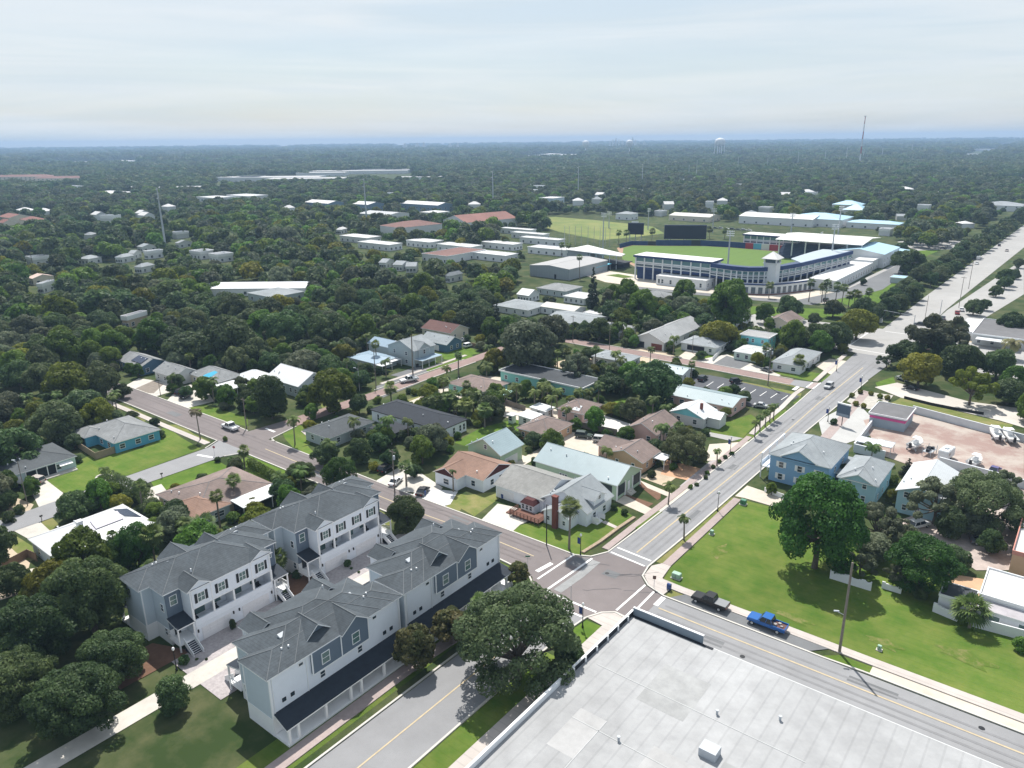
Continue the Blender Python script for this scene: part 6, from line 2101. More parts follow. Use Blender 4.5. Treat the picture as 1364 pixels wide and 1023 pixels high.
def bin_(px, py, label, m):
    x, y = W(px, py)
    t = thing("wheelie_bin", label, "bin", (x, y, .05))
    b = MB(); b.hexa([(-.25, -.3, .08), (.25, -.3, .08), (.25, .3, .08), (-.25, .3, .08)], [(-.3, -.36, 1.0), (.3, -.36, 1.0), (.3, .36, 1.0), (-.3, .36, 1.0)]); b.build("body", m, t)
    b = MB(); b.hexa([(-.32, -.38, 1.0), (.32, -.38, 1.0), (.32, .4, 1.0), (-.32, .4, 1.0)], [(-.3, -.33, 1.1), (.3, -.33, 1.1), (.3, .36, 1.14), (-.3, .36, 1.14)]); b.build("lid", m, t)
bin_(670, 664, "blue bin beside the garage of the corner house", blue_paint)
bin_(565, 660, "dark blue bin at the kerb by the white gravel drive", blue_paint)
bin_(504, 531, "dark bin at the brick street kerb", black_metal)
bin_(556, 489, "dark bin on the grass by the two-storey house", black_metal)
def letterbox(px, py, label):
    x, y = W(px, py)
    t = thing("letterbox", label, "letterbox", (x, y, .05))
    MB().box(-.06, .06, -.06, .06, 0, 1.05).build("post", pole_wood, t)
    b = MB(); b.box(-.16, .16, -.28, .28, 1.05, 1.25); b.tube([(0, -.28, 1.25), (0, .28, 1.25)], .16, 10); b.build("box", black_metal, t)
letterbox(216, 637, "black letterbox on the lush lawn by the side road")
letterbox(56, 694, "black letterbox on the dry verge by the white roof house drive")
# shop sign
x, y = W(1121, 567)
t = thing("shop_sign", "big dark blue square sign on a post by the main road", "sign", (x, y, .1), R(-12))
MB().tube([(0, 0, 0), (0, 0, 3.2)], .12, 8).build("post", black_metal, t)
MB().box(-1.9, 1.9, -.18, .18, 2.6, 6.2).build("panel", mat("sign_slate_blue", (.085, .12, .17), .5, .06), t)
MB().box(-2.0, 2.0, -.24, .24, 6.2, 6.55).build("cap", trim, t)
MB().box(-1.7, 1.7, -.2, -.18, 2.75, 3.5).build("lower_panel", mat("sign_grey_panel", (.25, .30, .36), .5, .08), t)
# stadium sign at the boulevard
x, y = W(1162, 428)
t = thing("stadium_sign", "white and blue monument sign at the boulevard corner", "sign", (x, y, .1), R(-10))
MB().box(-4.2, 4.2, -.5, .5, 0, 5.4).build("board", trim, t)
MB().box(-3.4, 3.6, -.56, -.5, 2.6, 3.6).build("blue_band", blue_paint, t)
MB().box(-4.5, 4.5, -.7, .7, 5.4, 5.8).build("cap", mat("cap_pale_blue", (.4, .6, .7), .5, .05), t)
# white stone ring on the lawn
x, y = W(139, 637)
t = thing("planting_ring", "pale stone ring round the small palm on the wide lawn", "garden edging", (x, y, 0))
b = MB()
for i in range(14):
    a = 2 * PI * i / 14
    s = len(b.v); b.box(-.35, .35, -.22, .22, 0, .3); b.shift(2.3 * math.cos(a), 1.6 * math.sin(a), 0, a + 1.57, s)
b.build("stones", concrete, t)
# ---------------------------------------------------------------- the ball park
st_blue = mat("stadium_navy", (0.018, 0.045, 0.14), .6, .08)
st_white = mat("stadium_white", (0.68, 0.70, 0.72), .6, .04)
st_grey = mat("stadium_roof_grey", (0.36, 0.42, 0.46), .6, .06, .3, stripes=('H', 1.2, .08))
st_roofw = mat("stadium_roof_white", (0.62, 0.62, 0.61), .6, .04, .2)
st_teal = mat("stadium_roof_pale_blue", (0.36, 0.55, 0.66), .5, .06, .3, stripes=('H', .8, .1))
st_seat = mat("stadium_seats", (0.05, 0.075, 0.13), .7, .25, 3)
st_tint = glass("stadium_tinted_glass", (0.12, 0.22, 0.24), .15)
screen = mat("scoreboard_black", (0.006, 0.009, 0.02), .5, .1)
field_m = mat("outfield_grass", (0.100, 0.170, 0.030), .95, .06, .1, stripes=('X', 9, .08))
track_m = mat("warning_track_clay", (0.34, 0.22, 0.15), .95, .1, .3)
parkgrass = mat("park_grass_yellowed", (0.19, 0.205, 0.06), .95, .15, .05, col2=(0.12, 0.165, 0.04), thr=(.4, .6), big=.1)

sheet("warning_track", [(-228, 392), (-229, 417), (-206, 428), (-184, 444), (-160, 447), (-92, 446), (-80, 415), (-70, 330), (-74, 308), (-150, 300), (-190, 338)], track_m, ZL)
sheet("outfield", [(-224, 395), (-225, 411), (-203, 422), (-181, 437.5), (-158, 441), (-98, 439), (-86, 415), (-84, 340), (-92, 318), (-150, 312), (-196, 345)], field_m, ZD)
sheet("park_field", [(695, 292), (740, 289), (790, 293), (870, 302), (885, 311), (845, 316), (800, 320), (745, 309)], parkgrass, ZL, px=True)
sheet("park_field", [(-420, 547), (-370, 560), (-290, 545), (-262, 470), (-300, 460), (-356, 500)], parkgrass, ZL)
sheet("forecourt", [(-135, 262), (-100, 262), (-76, 270), (-53, 272), (-40, 275), (-38, 300), (-50, 312), (-66, 292), (-84, 281), (-135, 292), (-190, 300), (-192, 282), (-160, 264)], shell_m, ZL)
sheet("plaza_lawn", [(-158, 281), (-172, 284), (-168, 292), (-154, 288)], grass_m, ZD)
sheet("stadium_road", [(-140, 255), (-76, 262), (-45, 268), (-36, 300), (-31, 377), (-26, 440), (-40, 440), (-41, 380), (-44, 312), (-55, 275), (-76, 269.5), (-140, 262)], asph_mid, ZD)
sheet("car_park", [(-44, 305), (-33, 300), (-27, 330), (-28, 380), (-36, 430), (-41, 415)], asph_mid, ZD)
sheet("pavement", [(-45, 312), (-42.5, 312), (-39.5, 415), (-42, 418)], conc_road, ZR)
sheet("far_car_park", [(1195, 322), (1240, 318), (1290, 322), (1270, 332), (1220, 334)], conc_road, ZL, px=True)

def stand_block(name, label, x0, x1, y0, y1, zt, rm, face='S', tint=None, bays=8):
    cx, cy = (x0 + x1) / 2, (y0 + y1) / 2
    t = thing(name, label, "grandstand", (cx, cy, 0))
    a, b_, c, d = x0 - cx, x1 - cx, y0 - cy, y1 - cy
    MB().box(a - .8, b_ + .8, c - 1.2, d + 1.2, zt - .45, zt).build("roof", rm, t)
    f = MB(); f.box(a - .85, b_ + .85, c - 1.25, c - 1.2, zt - 1.1, zt + .05); f.box(b_ + .8, b_ + .85, c - 1.2, d + 1.2, zt - 1.1, zt + .05); f.build("fascia", st_blue, t)
    w = MB(); w.box(a, b_, c, d, zt - 4.3, zt - .5); w.build("press_box", st_white, t)
    w = MB(); w.box(a + .3, b_ - .3, c - .06, c, zt - 3.5, zt - 1.2); w.build("window_band", tint or st_tint, t)
    w = MB(); w.box(a, b_, c + .3, d, zt - 8.2, zt - 4.3); w.build("upper_wall", st_blue, t)
    w = MB(); w.box(a, b_, c - .2, c + .25, zt - 6.6, zt - 4.5); w.build("white_band", st_white, t)
    w = MB(); w.box(a + .3, b_ - .3, c - .25, c - .2, zt - 6.2, zt - 5.0); w.build("window_band", glass("stadium_dim_glass", (.10, .13, .16), .2), t)
    w = MB(); w.box(a, b_, c + 2.5, d, 0, zt - 8.2); w.build("concourse", st_blue, t)
    for i in range(bays + 1):
        x = a + .3 + (b_ - a - .6) * i / bays
        MB().box(x - .35, x + .35, c - .5, c + .15, 0, zt - 1.1).build("column", st_white, t)
    s = MB()
    n = 9
    for i in range(n):
        s.box(a, b_, d + i * 1.2, d + (i + 1) * 1.2, 0, (zt - 4.5) * (1 - i / n) * .8)
    s.build("seating", st_seat, t)
    return t
stand_block("stadium_stand", "long white-roofed stand with blue wall, left side of the ball park", -152, -105, 284, 297, 14, st_roofw, bays=8)

# curved corner stand
outer = [(-105, 283), (-92, 280.5), (-83, 281), (-76, 286), (-70, 296), (-65.5, 313), (-62, 335), (-58.5, 355), (-56, 376)]
cen = (-112, 372)
def inw(p, d):
    dx, dy = cen[0] - p[0], cen[1] - p[1]
    L = math.hypot(dx, dy)
    return (p[0] + dx / L * d, p[1] + dy / L * d)
t = thing("stadium_stand", "curved corner stand with blue rim, white band and pale roof", "grandstand", (-75, 300, 0))
OX, OY = -75, 300
def ringw(name, d0, d1, z0, z1, m, part, k0=0, k1=None, mtop=None):
    b = MB()
    pts = outer[k0:k1]
    for p, q in zip(pts, pts[1:]):
        A, B, D, E_ = inw(p, d0), inw(q, d0), inw(q, d1), inw(p, d1)
        b.prism([(u[0] - OX, u[1] - OY) for u in (A, B, D, E_)], z0, z1, 0, None if mtop is None else 1)
    return b.build(name, [m] if mtop is None else [m, mtop], t)
ringw("rim", -.4, .6, 11.2, 13.3, st_blue, 0)
ringw("terrace", .6, 9, 12.2, 12.6, st_seat, 0, 0, 7)
ringw("roof", .6, 17, 12.5, 13.0, st_grey, 0, 5)
ringw("press_box", .3, 8, 8.9, 11.2, st_white, 0)
ringw("window_band", .22, .3, 9.3, 10.8, st_tint, 0)
ringw("white_band", -.2, .3, 7.0, 8.6, st_white, 0)
ringw("window_band", -.26, -.2, 7.4, 8.3, glass("stadium_dim_glass", (.10, .13, .16), .2), 0)
ringw("upper_wall", .8, 8, 5.5, 8.9, st_blue, 0)
ringw("concourse", 5, 9, 0, 5.5, dark_gap, 0)
for k in range(len(outer) - 1):
    for f in (0, .33, .66):
        p = (outer[k][0] + (outer[k + 1][0] - outer[k][0]) * f, outer[k][1] + (outer[k + 1][1] - outer[k][1]) * f)
        q = inw(p, -.1)
        MB().box(q[0] - OX - .3, q[0] - OX + .3, q[1] - OY - .3, q[1] - OY + .3, 0, 11.2).build("column", st_white, t)
s = MB()
for i in range(10):
    for p, q in zip(outer, outer[1:]):
        A, B, D, E_ = inw(p, 9 + i * 1.5), inw(q, 9 + i * 1.5), inw(q, 10.5 + i * 1.5), inw(p, 10.5 + i * 1.5)
        s.prism([(u[0] - OX, u[1] - OY) for u in (A, B, D, E_)], 0, 9.5 * (1 - i / 10))
s.build("seating", st_seat, t)
# low curved entrance front
t = thing("entrance_building", "low curved white entrance front with blue coping below the tower", "building", (-75, 300, 0))
front = [(-92, 274), (-83, 275), (-73, 279), (-66.5, 287), (-61.5, 297), (-57, 307)]
b, c, w, r = MB(), MB(), MB(), MB()
for p, q in zip(front, front[1:]):
    A, B, D, E_ = p, q, inw(q, 6), inw(p, 6)
    loc = lambda u: (u[0] - OX, u[1] - OY)
    b.prism([loc(u) for u in (A, B, D, E_)], 0, 5.0)
    c.prism([loc(u) for u in (inw(p, -.2), inw(q, -.2), inw(q, .5), inw(p, .5))], 5.0, 5.7)
    r.prism([loc(u) for u in (inw(p, .6), inw(q, .6), D, E_)], 5.0, 5.15)
    for k in range(3):
        f0, f1 = (k + .2) / 3, (k + .8) / 3
        P0 = (p[0] + (q[0] - p[0]) * f0, p[1] + (q[1] - p[1]) * f0); P1 = (p[0] + (q[0] - p[0]) * f1, p[1] + (q[1] - p[1]) * f1)
        w.prism([loc(u) for u in (inw(P0, -.05), inw(P1, -.05), inw(P1, .05), inw(P0, .05))], .6, 3.9)
b.build("wall", st_white, t); c.build("coping", st_blue, t); r.build("roof", membrane_plain, t); w.build("windows", glass("stadium_dim_glass", (.10, .13, .16), .2), t)
b = MB()
for p, q in zip(front, front[1:]):
    b.prism([(u[0] - OX, u[1] - OY) for u in (inw(p, -1.3), inw(q, -1.3), inw(q, -.3), inw(p, -.3))], 0, .5)
b.build("base", brickred, t)
t = thing("stadium_tower", "white square tower with pyramid roof at the stadium corner", "tower", (-74, 290.5, 0))
MB().box(-3.3, 3.3, -3.3, 3.3, 0, 15.2).build("shaft", st_white, t)
b = MB(); b.box(-3.7, 3.7, -3.7, 3.7, 15.2, 15.6)
for sx in (-3.1, 3.1):
    for sy in (-3.1, 3.1):
        b.box(sx - .3, sx + .3, sy - .3, sy + .3, 15.6, 17.6)
b.build("belfry", st_white, t)
MB().box(-2.7, 2.7, -2.7, 2.7, 15.6, 17.5).build("belfry_opening", glass("stadium_dim_glass", (.10, .13, .16), .2), t)
roof(t, -4.5, 4.5, -4.5, 4.55, 17.8, 'hip', 3.6, st_roofw, st_white)
# other roofs
h = house("stadium_annexe", "long low white building in front of the stadium's left stand", 'building', (-133, -103, 274, 291), 5, 'flat', .3, st_white, st_roofw, S=[.06, .13, .3, .5, .7, .9], E=3, winsz=(1.2, 2.2), wz=2.2, o=.1)
h = house("stadium_office", "long low white-roofed wing along the stadium car park", 'building', (-60, -46, 310, 386), 5.5, 'flat', .3, st_white, st_roofw, S=3, E=14, winsz=(1.6, 2.0), wz=2.4, o=.1)
t = thing("stadium_stand", "big white roofed stand at the far right corner of the ball park", "grandstand", (-86, 432, 0))
roof(t, -29, 27, -22, 26, 12.5, 'gx', 2.0, st_roofw, st_white)
for i in range(7):
    MB().box(-27 + i * 8.8, -26.3 + i * 8.8, -20, -19.2, 0, 12).build("column", st_white, t)
MB().box(-28, 26, -6, 25, 0, 6).build("concourse", dark_gap, t)
s = MB()
for i in range(9):
    s.box(-28, 22, -20 + i * 1.6, -18.4 + i * 1.6, 0, 2 + i * .8)
s.build("seating", st_seat, t)
h = house("pale_blue_roof_hall", "pale blue roofed hall at the right end of the stadium", 'building', (-75, -44, 404, 446), 8.5, 'gy', 2.5, st_white, st_teal, S=4, E=6, storeys=2, wz=2, o=.3)
h = house("stadium_service_block", "small white service block before the pale blue roofs", 'building', (-58, -47, 390, 404), 6, 'flat', .2, st_white, st_roofw, S=2, E=2, o=.1)
h = house("pale_blue_low_roof", "low pale blue roof stepping down to the car park corner", 'building', (-47, -36, 425, 462), 4.5, 'shedE', 1.2, st_white, st_teal, S=1, E=4, o=.2)
stand_block("stadium_stand", "distant low stand with white roof beyond the outfield wall", -152, -112, 449, 463, 10, st_roofw, bays=8)
# outfield wall with coloured panels
t = thing("outfield_wall", "blue outfield wall with red and pale panels round the ball field", "wall", (-160, 440, 0))
wl = [(-226, 393), (-227, 413), (-205, 424), (-182, 439), (-160, 443), (-130, 443), (-96, 442), (-90, 425)]
cols = [st_blue, mat("panel_light_blue", (.10, .36, .52), .5, .06), mat("panel_red", (.34, .03, .04), .5, .06), mat("panel_white", (.6, .6, .6), .5, .05), mat("panel_dark", (.02, .022, .03), .5, .05)]
seq = [0, 0, 0, 0, 0, 4, 0, 0, 0, 0, 4, 0, 0, 0, 0, 0, 2, 1, 3, 2, 2, 4, 3, 4, 4, 2, 4, 2, 4, 0]
segs = []
for p, q in zip(wl, wl[1:]):
    n = max(1, int(math.hypot(q[0] - p[0], q[1] - p[1]) / 6))
    segs += [((p[0] + (q[0] - p[0]) * i / n, p[1] + (q[1] - p[1]) * i / n), (p[0] + (q[0] - p[0]) * (i + 1) / n, p[1] + (q[1] - p[1]) * (i + 1) / n)) for i in range(n)]
for i, (p, q) in enumerate(segs):
    L = math.hypot(q[0] - p[0], q[1] - p[1])
    b = MB().box(0, L - .05, -.2, .2, 0, 4.2 if i > 5 else 3.2)
    b.shift(p[0] + 160, p[1] - 440, 0, math.atan2(q[1] - p[1], q[0] - p[0]))
    b.build("panel", cols[seq[i % len(seq)]], t)
def board(label, p, q, z0, z1):
    L = math.hypot(q[0] - p[0], q[1] - p[1])
    t = thing("scoreboard", label, "scoreboard", (p[0], p[1], 0), math.atan2(q[1] - p[1], q[0] - p[0]))
    MB().box(0, L, -.4, .6, z0, z1).build("panel", screen, t)
    MB().box(-.3, L + .3, .62, 1.4, z0 - .3, z1 + .4).build("frame", st_blue, t)
    for i in range(3):
        x = L * (.12 + .38 * i)
        MB().box(x - .3, x + .3, .7, 1.3, 0, z0 - .3).build("leg", galv, t)
    return t
b1 = board("smaller dark scoreboard with white ornament on top, left", (-242, 433), (-231, 438), 5.5, 14)
MB().box(2.5, 8, .0, .5, 14.4, 15.8).build("ornament", st_white, b1)
board("big wide dark scoreboard right of the smaller one", (-208, 430), (-181, 446), 4.5, 14.5)
# batting building, pavilion, splash roof
h = house("batting_building", "grey sports hall with flat pale roof left of the ball park", 'building', (-209, -180, 256.5, 300), 6.5, 'gy', 1.2, mat("hall_grey", (.30, .34, .37), .7, .05, stripes=('H', 1.2, .12)), mat("hall_roof", (.34, .34, .34), .7, .06, .2), S=(), E=(), o=.2)
x, y = lp(h, -190, 256.7); door(h, x, y, 0, 'S', 1.4, 2.6, dark_gap)
t = thing("pavilion", "white flat-roofed pavilion with open deck beside the ball field", "pavilion", (-195, 320, 0))
MB().hexa([(-22, -13, 9), (21, -15, 8.4), (19, -6, 8.4), (-22, 14, 9)], [(-22, -13, 9.5), (21, -15, 8.9), (19, -6, 8.9), (-22, 14, 9.5)]).build("roof", st_roofw, t)
MB().box(-21, -5, -12, 8, 0, 8.9).build("wall", mat("hall_grey", (.30, .34, .37), .7, .05), t)
MB().box(-4.9, 20, -15, 2, 3, 3.5).build("deck", dark_gap, t)
MB().box(-4.9, 18, -6, 2, 0, 3).build("base", dark_gap, t)
for i in range(5):
    MB().box(-3 + i * 5, -2.6 + i * 5, -14, -13.6, 0, 8.3).build("column", galv, t)
x, y = W(790, 360)
t = thing("shade_canopy", "bright aqua canopy between the sports hall and the plaza", "canopy", (x, y, 0))
MB().hexa([(-8, -9, 4), (8, -9, 3.5), (8, 9, 3.5), (-8, 9, 4.4)], [(-8, -9, 4.25), (8, -9, 3.75), (8, 9, 3.75), (-8, 9, 4.65)]).build("roof", mat("canopy_aqua", (.16, .55, .70), .6, .08, .6), t)
for sx in (-7.5, 7.5):
    for sy in (-8.5, 0, 8.5):
        MB().box(sx - .1, sx + .1, sy - .1, sy + .1, 0, 3.6).build("post", galv, t)
# light towers
for i, (x, y, top, lb) in enumerate(((968, 372, 313, "tall stadium light mast before the left end of the curved stand"), (1105, 362, 307, "tallest stadium light mast before the right end of the curved stand"),
        (1113.5, 335, 283, "tall stadium light mast behind the pale roofed right stand"), (1052, 326, 289, "stadium light mast beyond the outfield wall, right"),
        (949, 310, 281, "stadium light mast behind the big wide scoreboard"), (863, 306, 280, "stadium light mast behind the smaller scoreboard"),
        (803, 332, 287, "stadium light mast behind the white pavilion, near one"), (811, 304, 284, "stadium light mast on the park grass behind the pavilion"), (1092, 330, 312, "short light mast in front of the big white stand roof"))):
    X, Y = W(x, y)
    hh = (y - top) * dist(X, Y) / 1000 * 1.02
    t = thing("light_mast", lb, "light mast", (X, Y, 0), R(rng.uniform(0, 90)))
    MB().tube([(0, 0, 0), (0, 0, hh)], [.55, .32], 8).build("pole", galv, t)
    b = MB()
    for k in range(3):
        b.box(-2.0, 2.0, -.12, .12, hh - .4 - k * 1.2, hh - .25 - k * 1.2)
    b.build("crossarm", galv, t)
    b = MB()
    for k in range(3):
        for q in range(5):
            b.box(-1.9 + q * .9, -1.3 + q * .9, -.4, -.12, hh - .25 - k * 1.2, hh + .3 - k * 1.2)
    b.build("lamp_bank", lampglobe, t)
NG = "net posts left of the white pavilion"
for i, x in enumerate((752, 758, 766, 774, 783, 791, 799, 806, 812)):
    X, Y = W(x, 326 + i * .4)
    t = thing("net_post", "thin dark post in the row holding nets left of the white pavilion", "post", (X, Y, 0), 0, NG)
    MB().tube([(0, 0, 0), (0, 0, 15)], [.2, .14], 6).build("post", galv, t)

# ---------------------------------------------------------------- far buildings
terra = mat("terracotta_tiles", (0.21, 0.095, 0.075), .8, .15, .3, stripes=('H', 1.2, .15), big=.2)
terra_d = mat("terracotta_tiles_old", (0.17, 0.085, 0.07), .8, .18, .3, stripes=('H', 1.2, .15), big=.2)
def far(px, py, w, l, z, kind, rh, wm, rm, label, cat="building", S=4, E=3, rz=0, name="building", st=1, group=None, winsz=(1.6, 1.6)):
    x, y = W(px, py, z * .5)
    t = house(name, label, cat, (x - w / 2, x + w / 2, y - l / 2, y + l / 2), z, kind, rh, wm, rm, S=S, E=E, storeys=st, winsz=winsz, o=.3, group=group)
    t.rotation_euler.z = rz
    return t
far(548, 306, 30, 46, 9, 'hip', 3.5, white, terra_d, "white school building with terracotta roof and tall dark windows", S=5, E=7, winsz=(1.6, 3.4), rz=-.15)
far(640, 297, 36, 62, 7.5, 'gy', 5.5, white, terra, "large red-roofed hall with white gable left of the park field", S=3, E=9, winsz=(1.6, 2), rz=-.2)
far(605, 340, 24, 40, 5, 'flat', .3, white, terra_d, "dark red roofed low school block", S=5, E=4)
SCH = "white flat-roofed school blocks"
for (x, y, w, l) in ((480, 318, 34, 16), (506, 327, 36, 14), (566, 324, 26, 16), (612, 330, 34, 14), (668, 327, 32, 12), (655, 341, 36, 14), (690, 308, 34, 9), (706, 314, 34, 9), (722, 321, 38, 10), (735, 334, 34, 14)):
    far(x, y, w, l, 4.5, 'flat', .3, white, membrane_plain, "white flat-roofed school block in the cluster below the park field", S=5, E=3, group=SCH, name="school_block")
far(568, 276, 62, 26, 8.5, 'gx', 2.5, mat("wall_slate_far", (.16, .24, .33), .7, .05), membrane_plain, "long slate blue building with white roof above the school", S=10, E=3, st=2, winsz=(3, 1.4))
far(490, 276, 30, 26, 8.5, 'gx', 2.5, mat("wall_slate_far", (.16, .24, .33), .7, .05), membrane_plain, "slate blue building beside the tall steel pole above the school", S=4, E=3, st=2)
far(432, 274, 46, 24, 8.5, 'gx', 2.5, mat("wall_slate_far", (.16, .24, .33), .7, .05), membrane_plain, "slate blue building with white roof left of the steel pole", S=6, E=3, st=2)
far(512, 287, 46, 34, 5, 'gx', 2, white, mat("roof_light_grey", (.42, .43, .44), .8, .1), "white building with grey gable roof before the slate blue blocks", S=5, E=3)
far(579, 284, 24, 24, 3.5, 'hip', 1.5, wall_greywhite, membrane_plain, "small pavilion with pale hip roof above the school", S=2, E=2)
far(28, 239, 150, 40, 13, 'hip', 4, wall_cream, terra_d, "long four-storey pale apartment block with reddish roof on the left horizon", cat="apartments", S=16, E=4, st=4, rz=R(38), winsz=(3, 1.6), name="apartment_block")
far(83, 240, 110, 36, 10, 'hip', 4, wall_cream, terra_d, "shorter pale apartment block right of the long one", cat="apartments", S=12, E=4, st=3, rz=R(38), winsz=(3, 1.6), name="apartment_block")
far(288, 268, 44, 30, 11, 'flat', .5, wall_greywhite, membrane_plain, "white three-storey block with dark bays, left of two", cat="apartments", S=5, E=3, st=3, name="apartment_block", winsz=(4, 1.8))
far(330, 266, 52, 30, 12, 'flat', .5, wall_greywhite, membrane_plain, "white three-storey block with dark bays, right of two", cat="apartments", S=6, E=3, st=3, name="apartment_block", winsz=(4, 1.8))
MALL = "long low pale warehouse roofs on the far left"
for (x, y, w, l) in ((322, 238, 90, 60), (372, 238, 190, 70), (410, 240, 160, 60), (480, 229, 260, 90), (430, 232, 120, 50), (255, 252, 120, 40), (505, 228, 180, 60), (560, 238, 90, 40)):
    far(x, y, w, l, 8, 'flat', .6, wall_greywhite, mat("warehouse_roof", (.46, .45, .44), .8, .1, .05), "long low pale warehouse roof in the far left cluster", S=8, E=4, rz=R(38), group=MALL, name="warehouse")
far(345, 385, 56, 18, 4, 'gx', 2.0, white, whiteroof, "long bright white metal roof among the oaks on the left", S=6, E=2, rz=R(38), name="shed", cat="shed")
far(368, 394, 22, 20, 4, 'hip', 2.0, wall_grey, shingle_pale, "grey hip roof attached right of the long bright white roof", S=3, E=3, name="house", cat="house")
far(1040, 293, 70, 34, 7, 'gx', 2.5, white, st_roofw, "large white hall roof behind the stadium, left of the pale blue roof", S=6, E=3)
far(1092, 294, 50, 40, 7, 'hip', 4, white, st_teal, "pale blue hip-roofed hall behind the stadium", S=6, E=3)
far(1140, 284, 22, 22, 8, 'hip', 6, wall_greywhite, st_teal, "steep pale blue roof rising behind the stadium trees", S=3, E=3)
far(1130, 276, 30, 24, 7, 'hip', 4, wall_greywhite, st_teal, "blue roof further behind the stadium trees", S=3, E=3)
far(1165, 300, 44, 20, 5, 'hip', 2, white, st_teal, "low pale blue and white roof by the avenue trees", S=4, E=2)
far(1335, 276, 40, 34, 6, 'hip', 3.5, white, shingle_pale, "white two-tier house on the far right", S=4, E=3, st=2, name="house", cat="house")
far(1204, 373, 13, 9, 3.2, 'flat', .2, wall_grey, st_teal, "small pale blue roofed hut on the stadium car park", S=1, E=1, name="hut", cat="hut", winsz=(.8, .8))
far(925, 290, 44, 26, 5, 'gx', 2, wall_cream, mat("roof_cream", (.55, .53, .48), .8, .1, .4), "cream roofed house in the trees behind the big scoreboard", S=4, E=2, name="house", cat="house")
far(835, 288, 18, 16, 6, 'hip', 2, white, shingle_pale, "white house in the trees behind the small scoreboard", S=2, E=2, name="house", cat="house")
far(833, 256, 44, 30, 6, 'hip', 3, white, st_roofw, "bright white roof in the trees right of the steel pole", S=3, E=2)
far(735, 268, 22, 26, 9, 'flat', .4, mat("wall_pale_blue_far", (.5, .6, .68), .7, .05), st_roofw, "pale blue block in the trees left of the park steel pole", S=3, E=3, st=2)
# specks of roofs in the woods
SPK = [(35, 283, 26, 'w'), (60, 284, 22, 'w'), (20, 292, 40, 't'), (45, 296, 34, 't'), (95, 252, 30, 'w'), (115, 257, 20, 'w'), (150, 259, 46, 'w'), (165, 262, 40, 'w'), (172, 253, 24, 'w'), (190, 287, 14, 'w'), (132, 289, 18, 'w'), (148, 294, 22, 'g'),
       (195, 290, 20, 'w'), (196, 331, 16, 'g'), (120, 347, 20, 'g'), (55, 373, 18, 'p'), (62, 384, 8, 'w'), (52, 348, 26, 'g'), (10, 300, 20, 't'), (225, 278, 16, 'w'), (240, 314, 16, 'g'), (270, 340, 30, 'w'), (295, 344, 26, 'w'), (193, 358, 14, 'g'), (167, 345, 14, 'g'),
       (180, 428, 12, 'b'), (120, 315, 14, 'g'), (245, 326, 10, 'g'), (205, 340, 12, 'w'), (180, 340, 10, 'g'), (420, 262, 16, 'w'), (455, 308, 10, 'w'), (385, 280, 12, 'w'), (535, 355, 18, 'g'), (549, 357, 18, 'g'), (515, 352, 14, 'g'), (605, 370, 10, 'g'), (710, 258, 24, 'w'), (720, 252, 24, 'w'), (770, 270, 18, 'w'), (700, 250, 16, 'w'), (660, 292, 14, 'w'),
       (800, 262, 14, 'w'), (795, 268, 14, 'g'), (880, 285, 14, 'w'), (890, 275, 16, 'w'), (945, 275, 12, 'w'), (962, 270, 16, 'w'), (985, 250, 12, 'w'), (1045, 262, 22, 'w'), (1075, 258, 18, 'w'), (1080, 262, 16, 'g'), (1115, 245, 12, 'w'), (1130, 238, 12, 'w'), (1165, 253, 16, 'w'), (1180, 262, 20, 'w'), (1202, 254, 26, 'w'), (1215, 258, 18, 'g'), (1235, 258, 24, 'w'), (1250, 240, 14, 'w'), (1280, 207, 40, 'w'), (1310, 200, 30, 'w'), (1340, 194, 40, 'w'), (1350, 241, 18, 'w'), (1358, 243, 14, 'w'), (1265, 265, 12, 'g'), (1230, 280, 16, 'w'), (1200, 290, 14, 'g'), (1180, 310, 16, 'w'), (1285, 300, 18, 'w'),
       (620, 262, 14, 'w'), (632, 275, 20, 'w'), (520, 262, 8, 'w'), (760, 207, 30, 'w'), (715, 208, 50, 'w'), (735, 206, 30, 'w'), (535, 196, 60, 'w'), (560, 197, 40, 'w'), (595, 196, 50, 'w'), (380, 198, 60, 'w'), (165, 215, 50, 'w'), (110, 217, 40, 'w'), (70, 217, 30, 'w'), (930, 240, 14, 'w'), (915, 243, 14, 'w'), (1020, 280, 18, 'w'), (1000, 285, 14, 'g')]
smat = {'w': (white, membrane_plain), 'g': (wall_greywhite, shingle_pale), 't': (wall_cream, terra), 'p': (wall_cream, mat("roof_pinkish", (.55, .42, .36), .8, .1, .3)), 'b': (wall_tan, shingle_brown)}
zone = lambda x, y: ("left" if x < 450 else "middle" if x < 900 else "right") + (" near the horizon" if y < 222 else " of the far woods" if y < 275 else " of the nearer woods")
for (x, y, wpx, k) in SPK:
    X, Y = W(x, y, 3)
    d = dist(X, Y)
    w = min(wpx * d / 1000 * .8, 120)
    wm, rm = smat[k]
    nm = {'w': 'white', 'g': 'grey', 't': 'terracotta', 'p': 'pinkish', 'b': 'brown'}[k]
    far(x, y, w, max(12, w * .7), 4 if d < 900 else 6, random.choice(('gx', 'hip', 'flat')), 1.8 if d < 900 else 3, wm, rm, "%s roof just showing among the trees, %s" % (nm, zone(x, y)), "house", S=3 if d < 700 else 0, E=2 if d < 700 else 0, rz=R(random.choice((0, 0, 38, 20))), name="house", group="%s roofs showing among the trees, %s" % (nm, zone(x, y)))

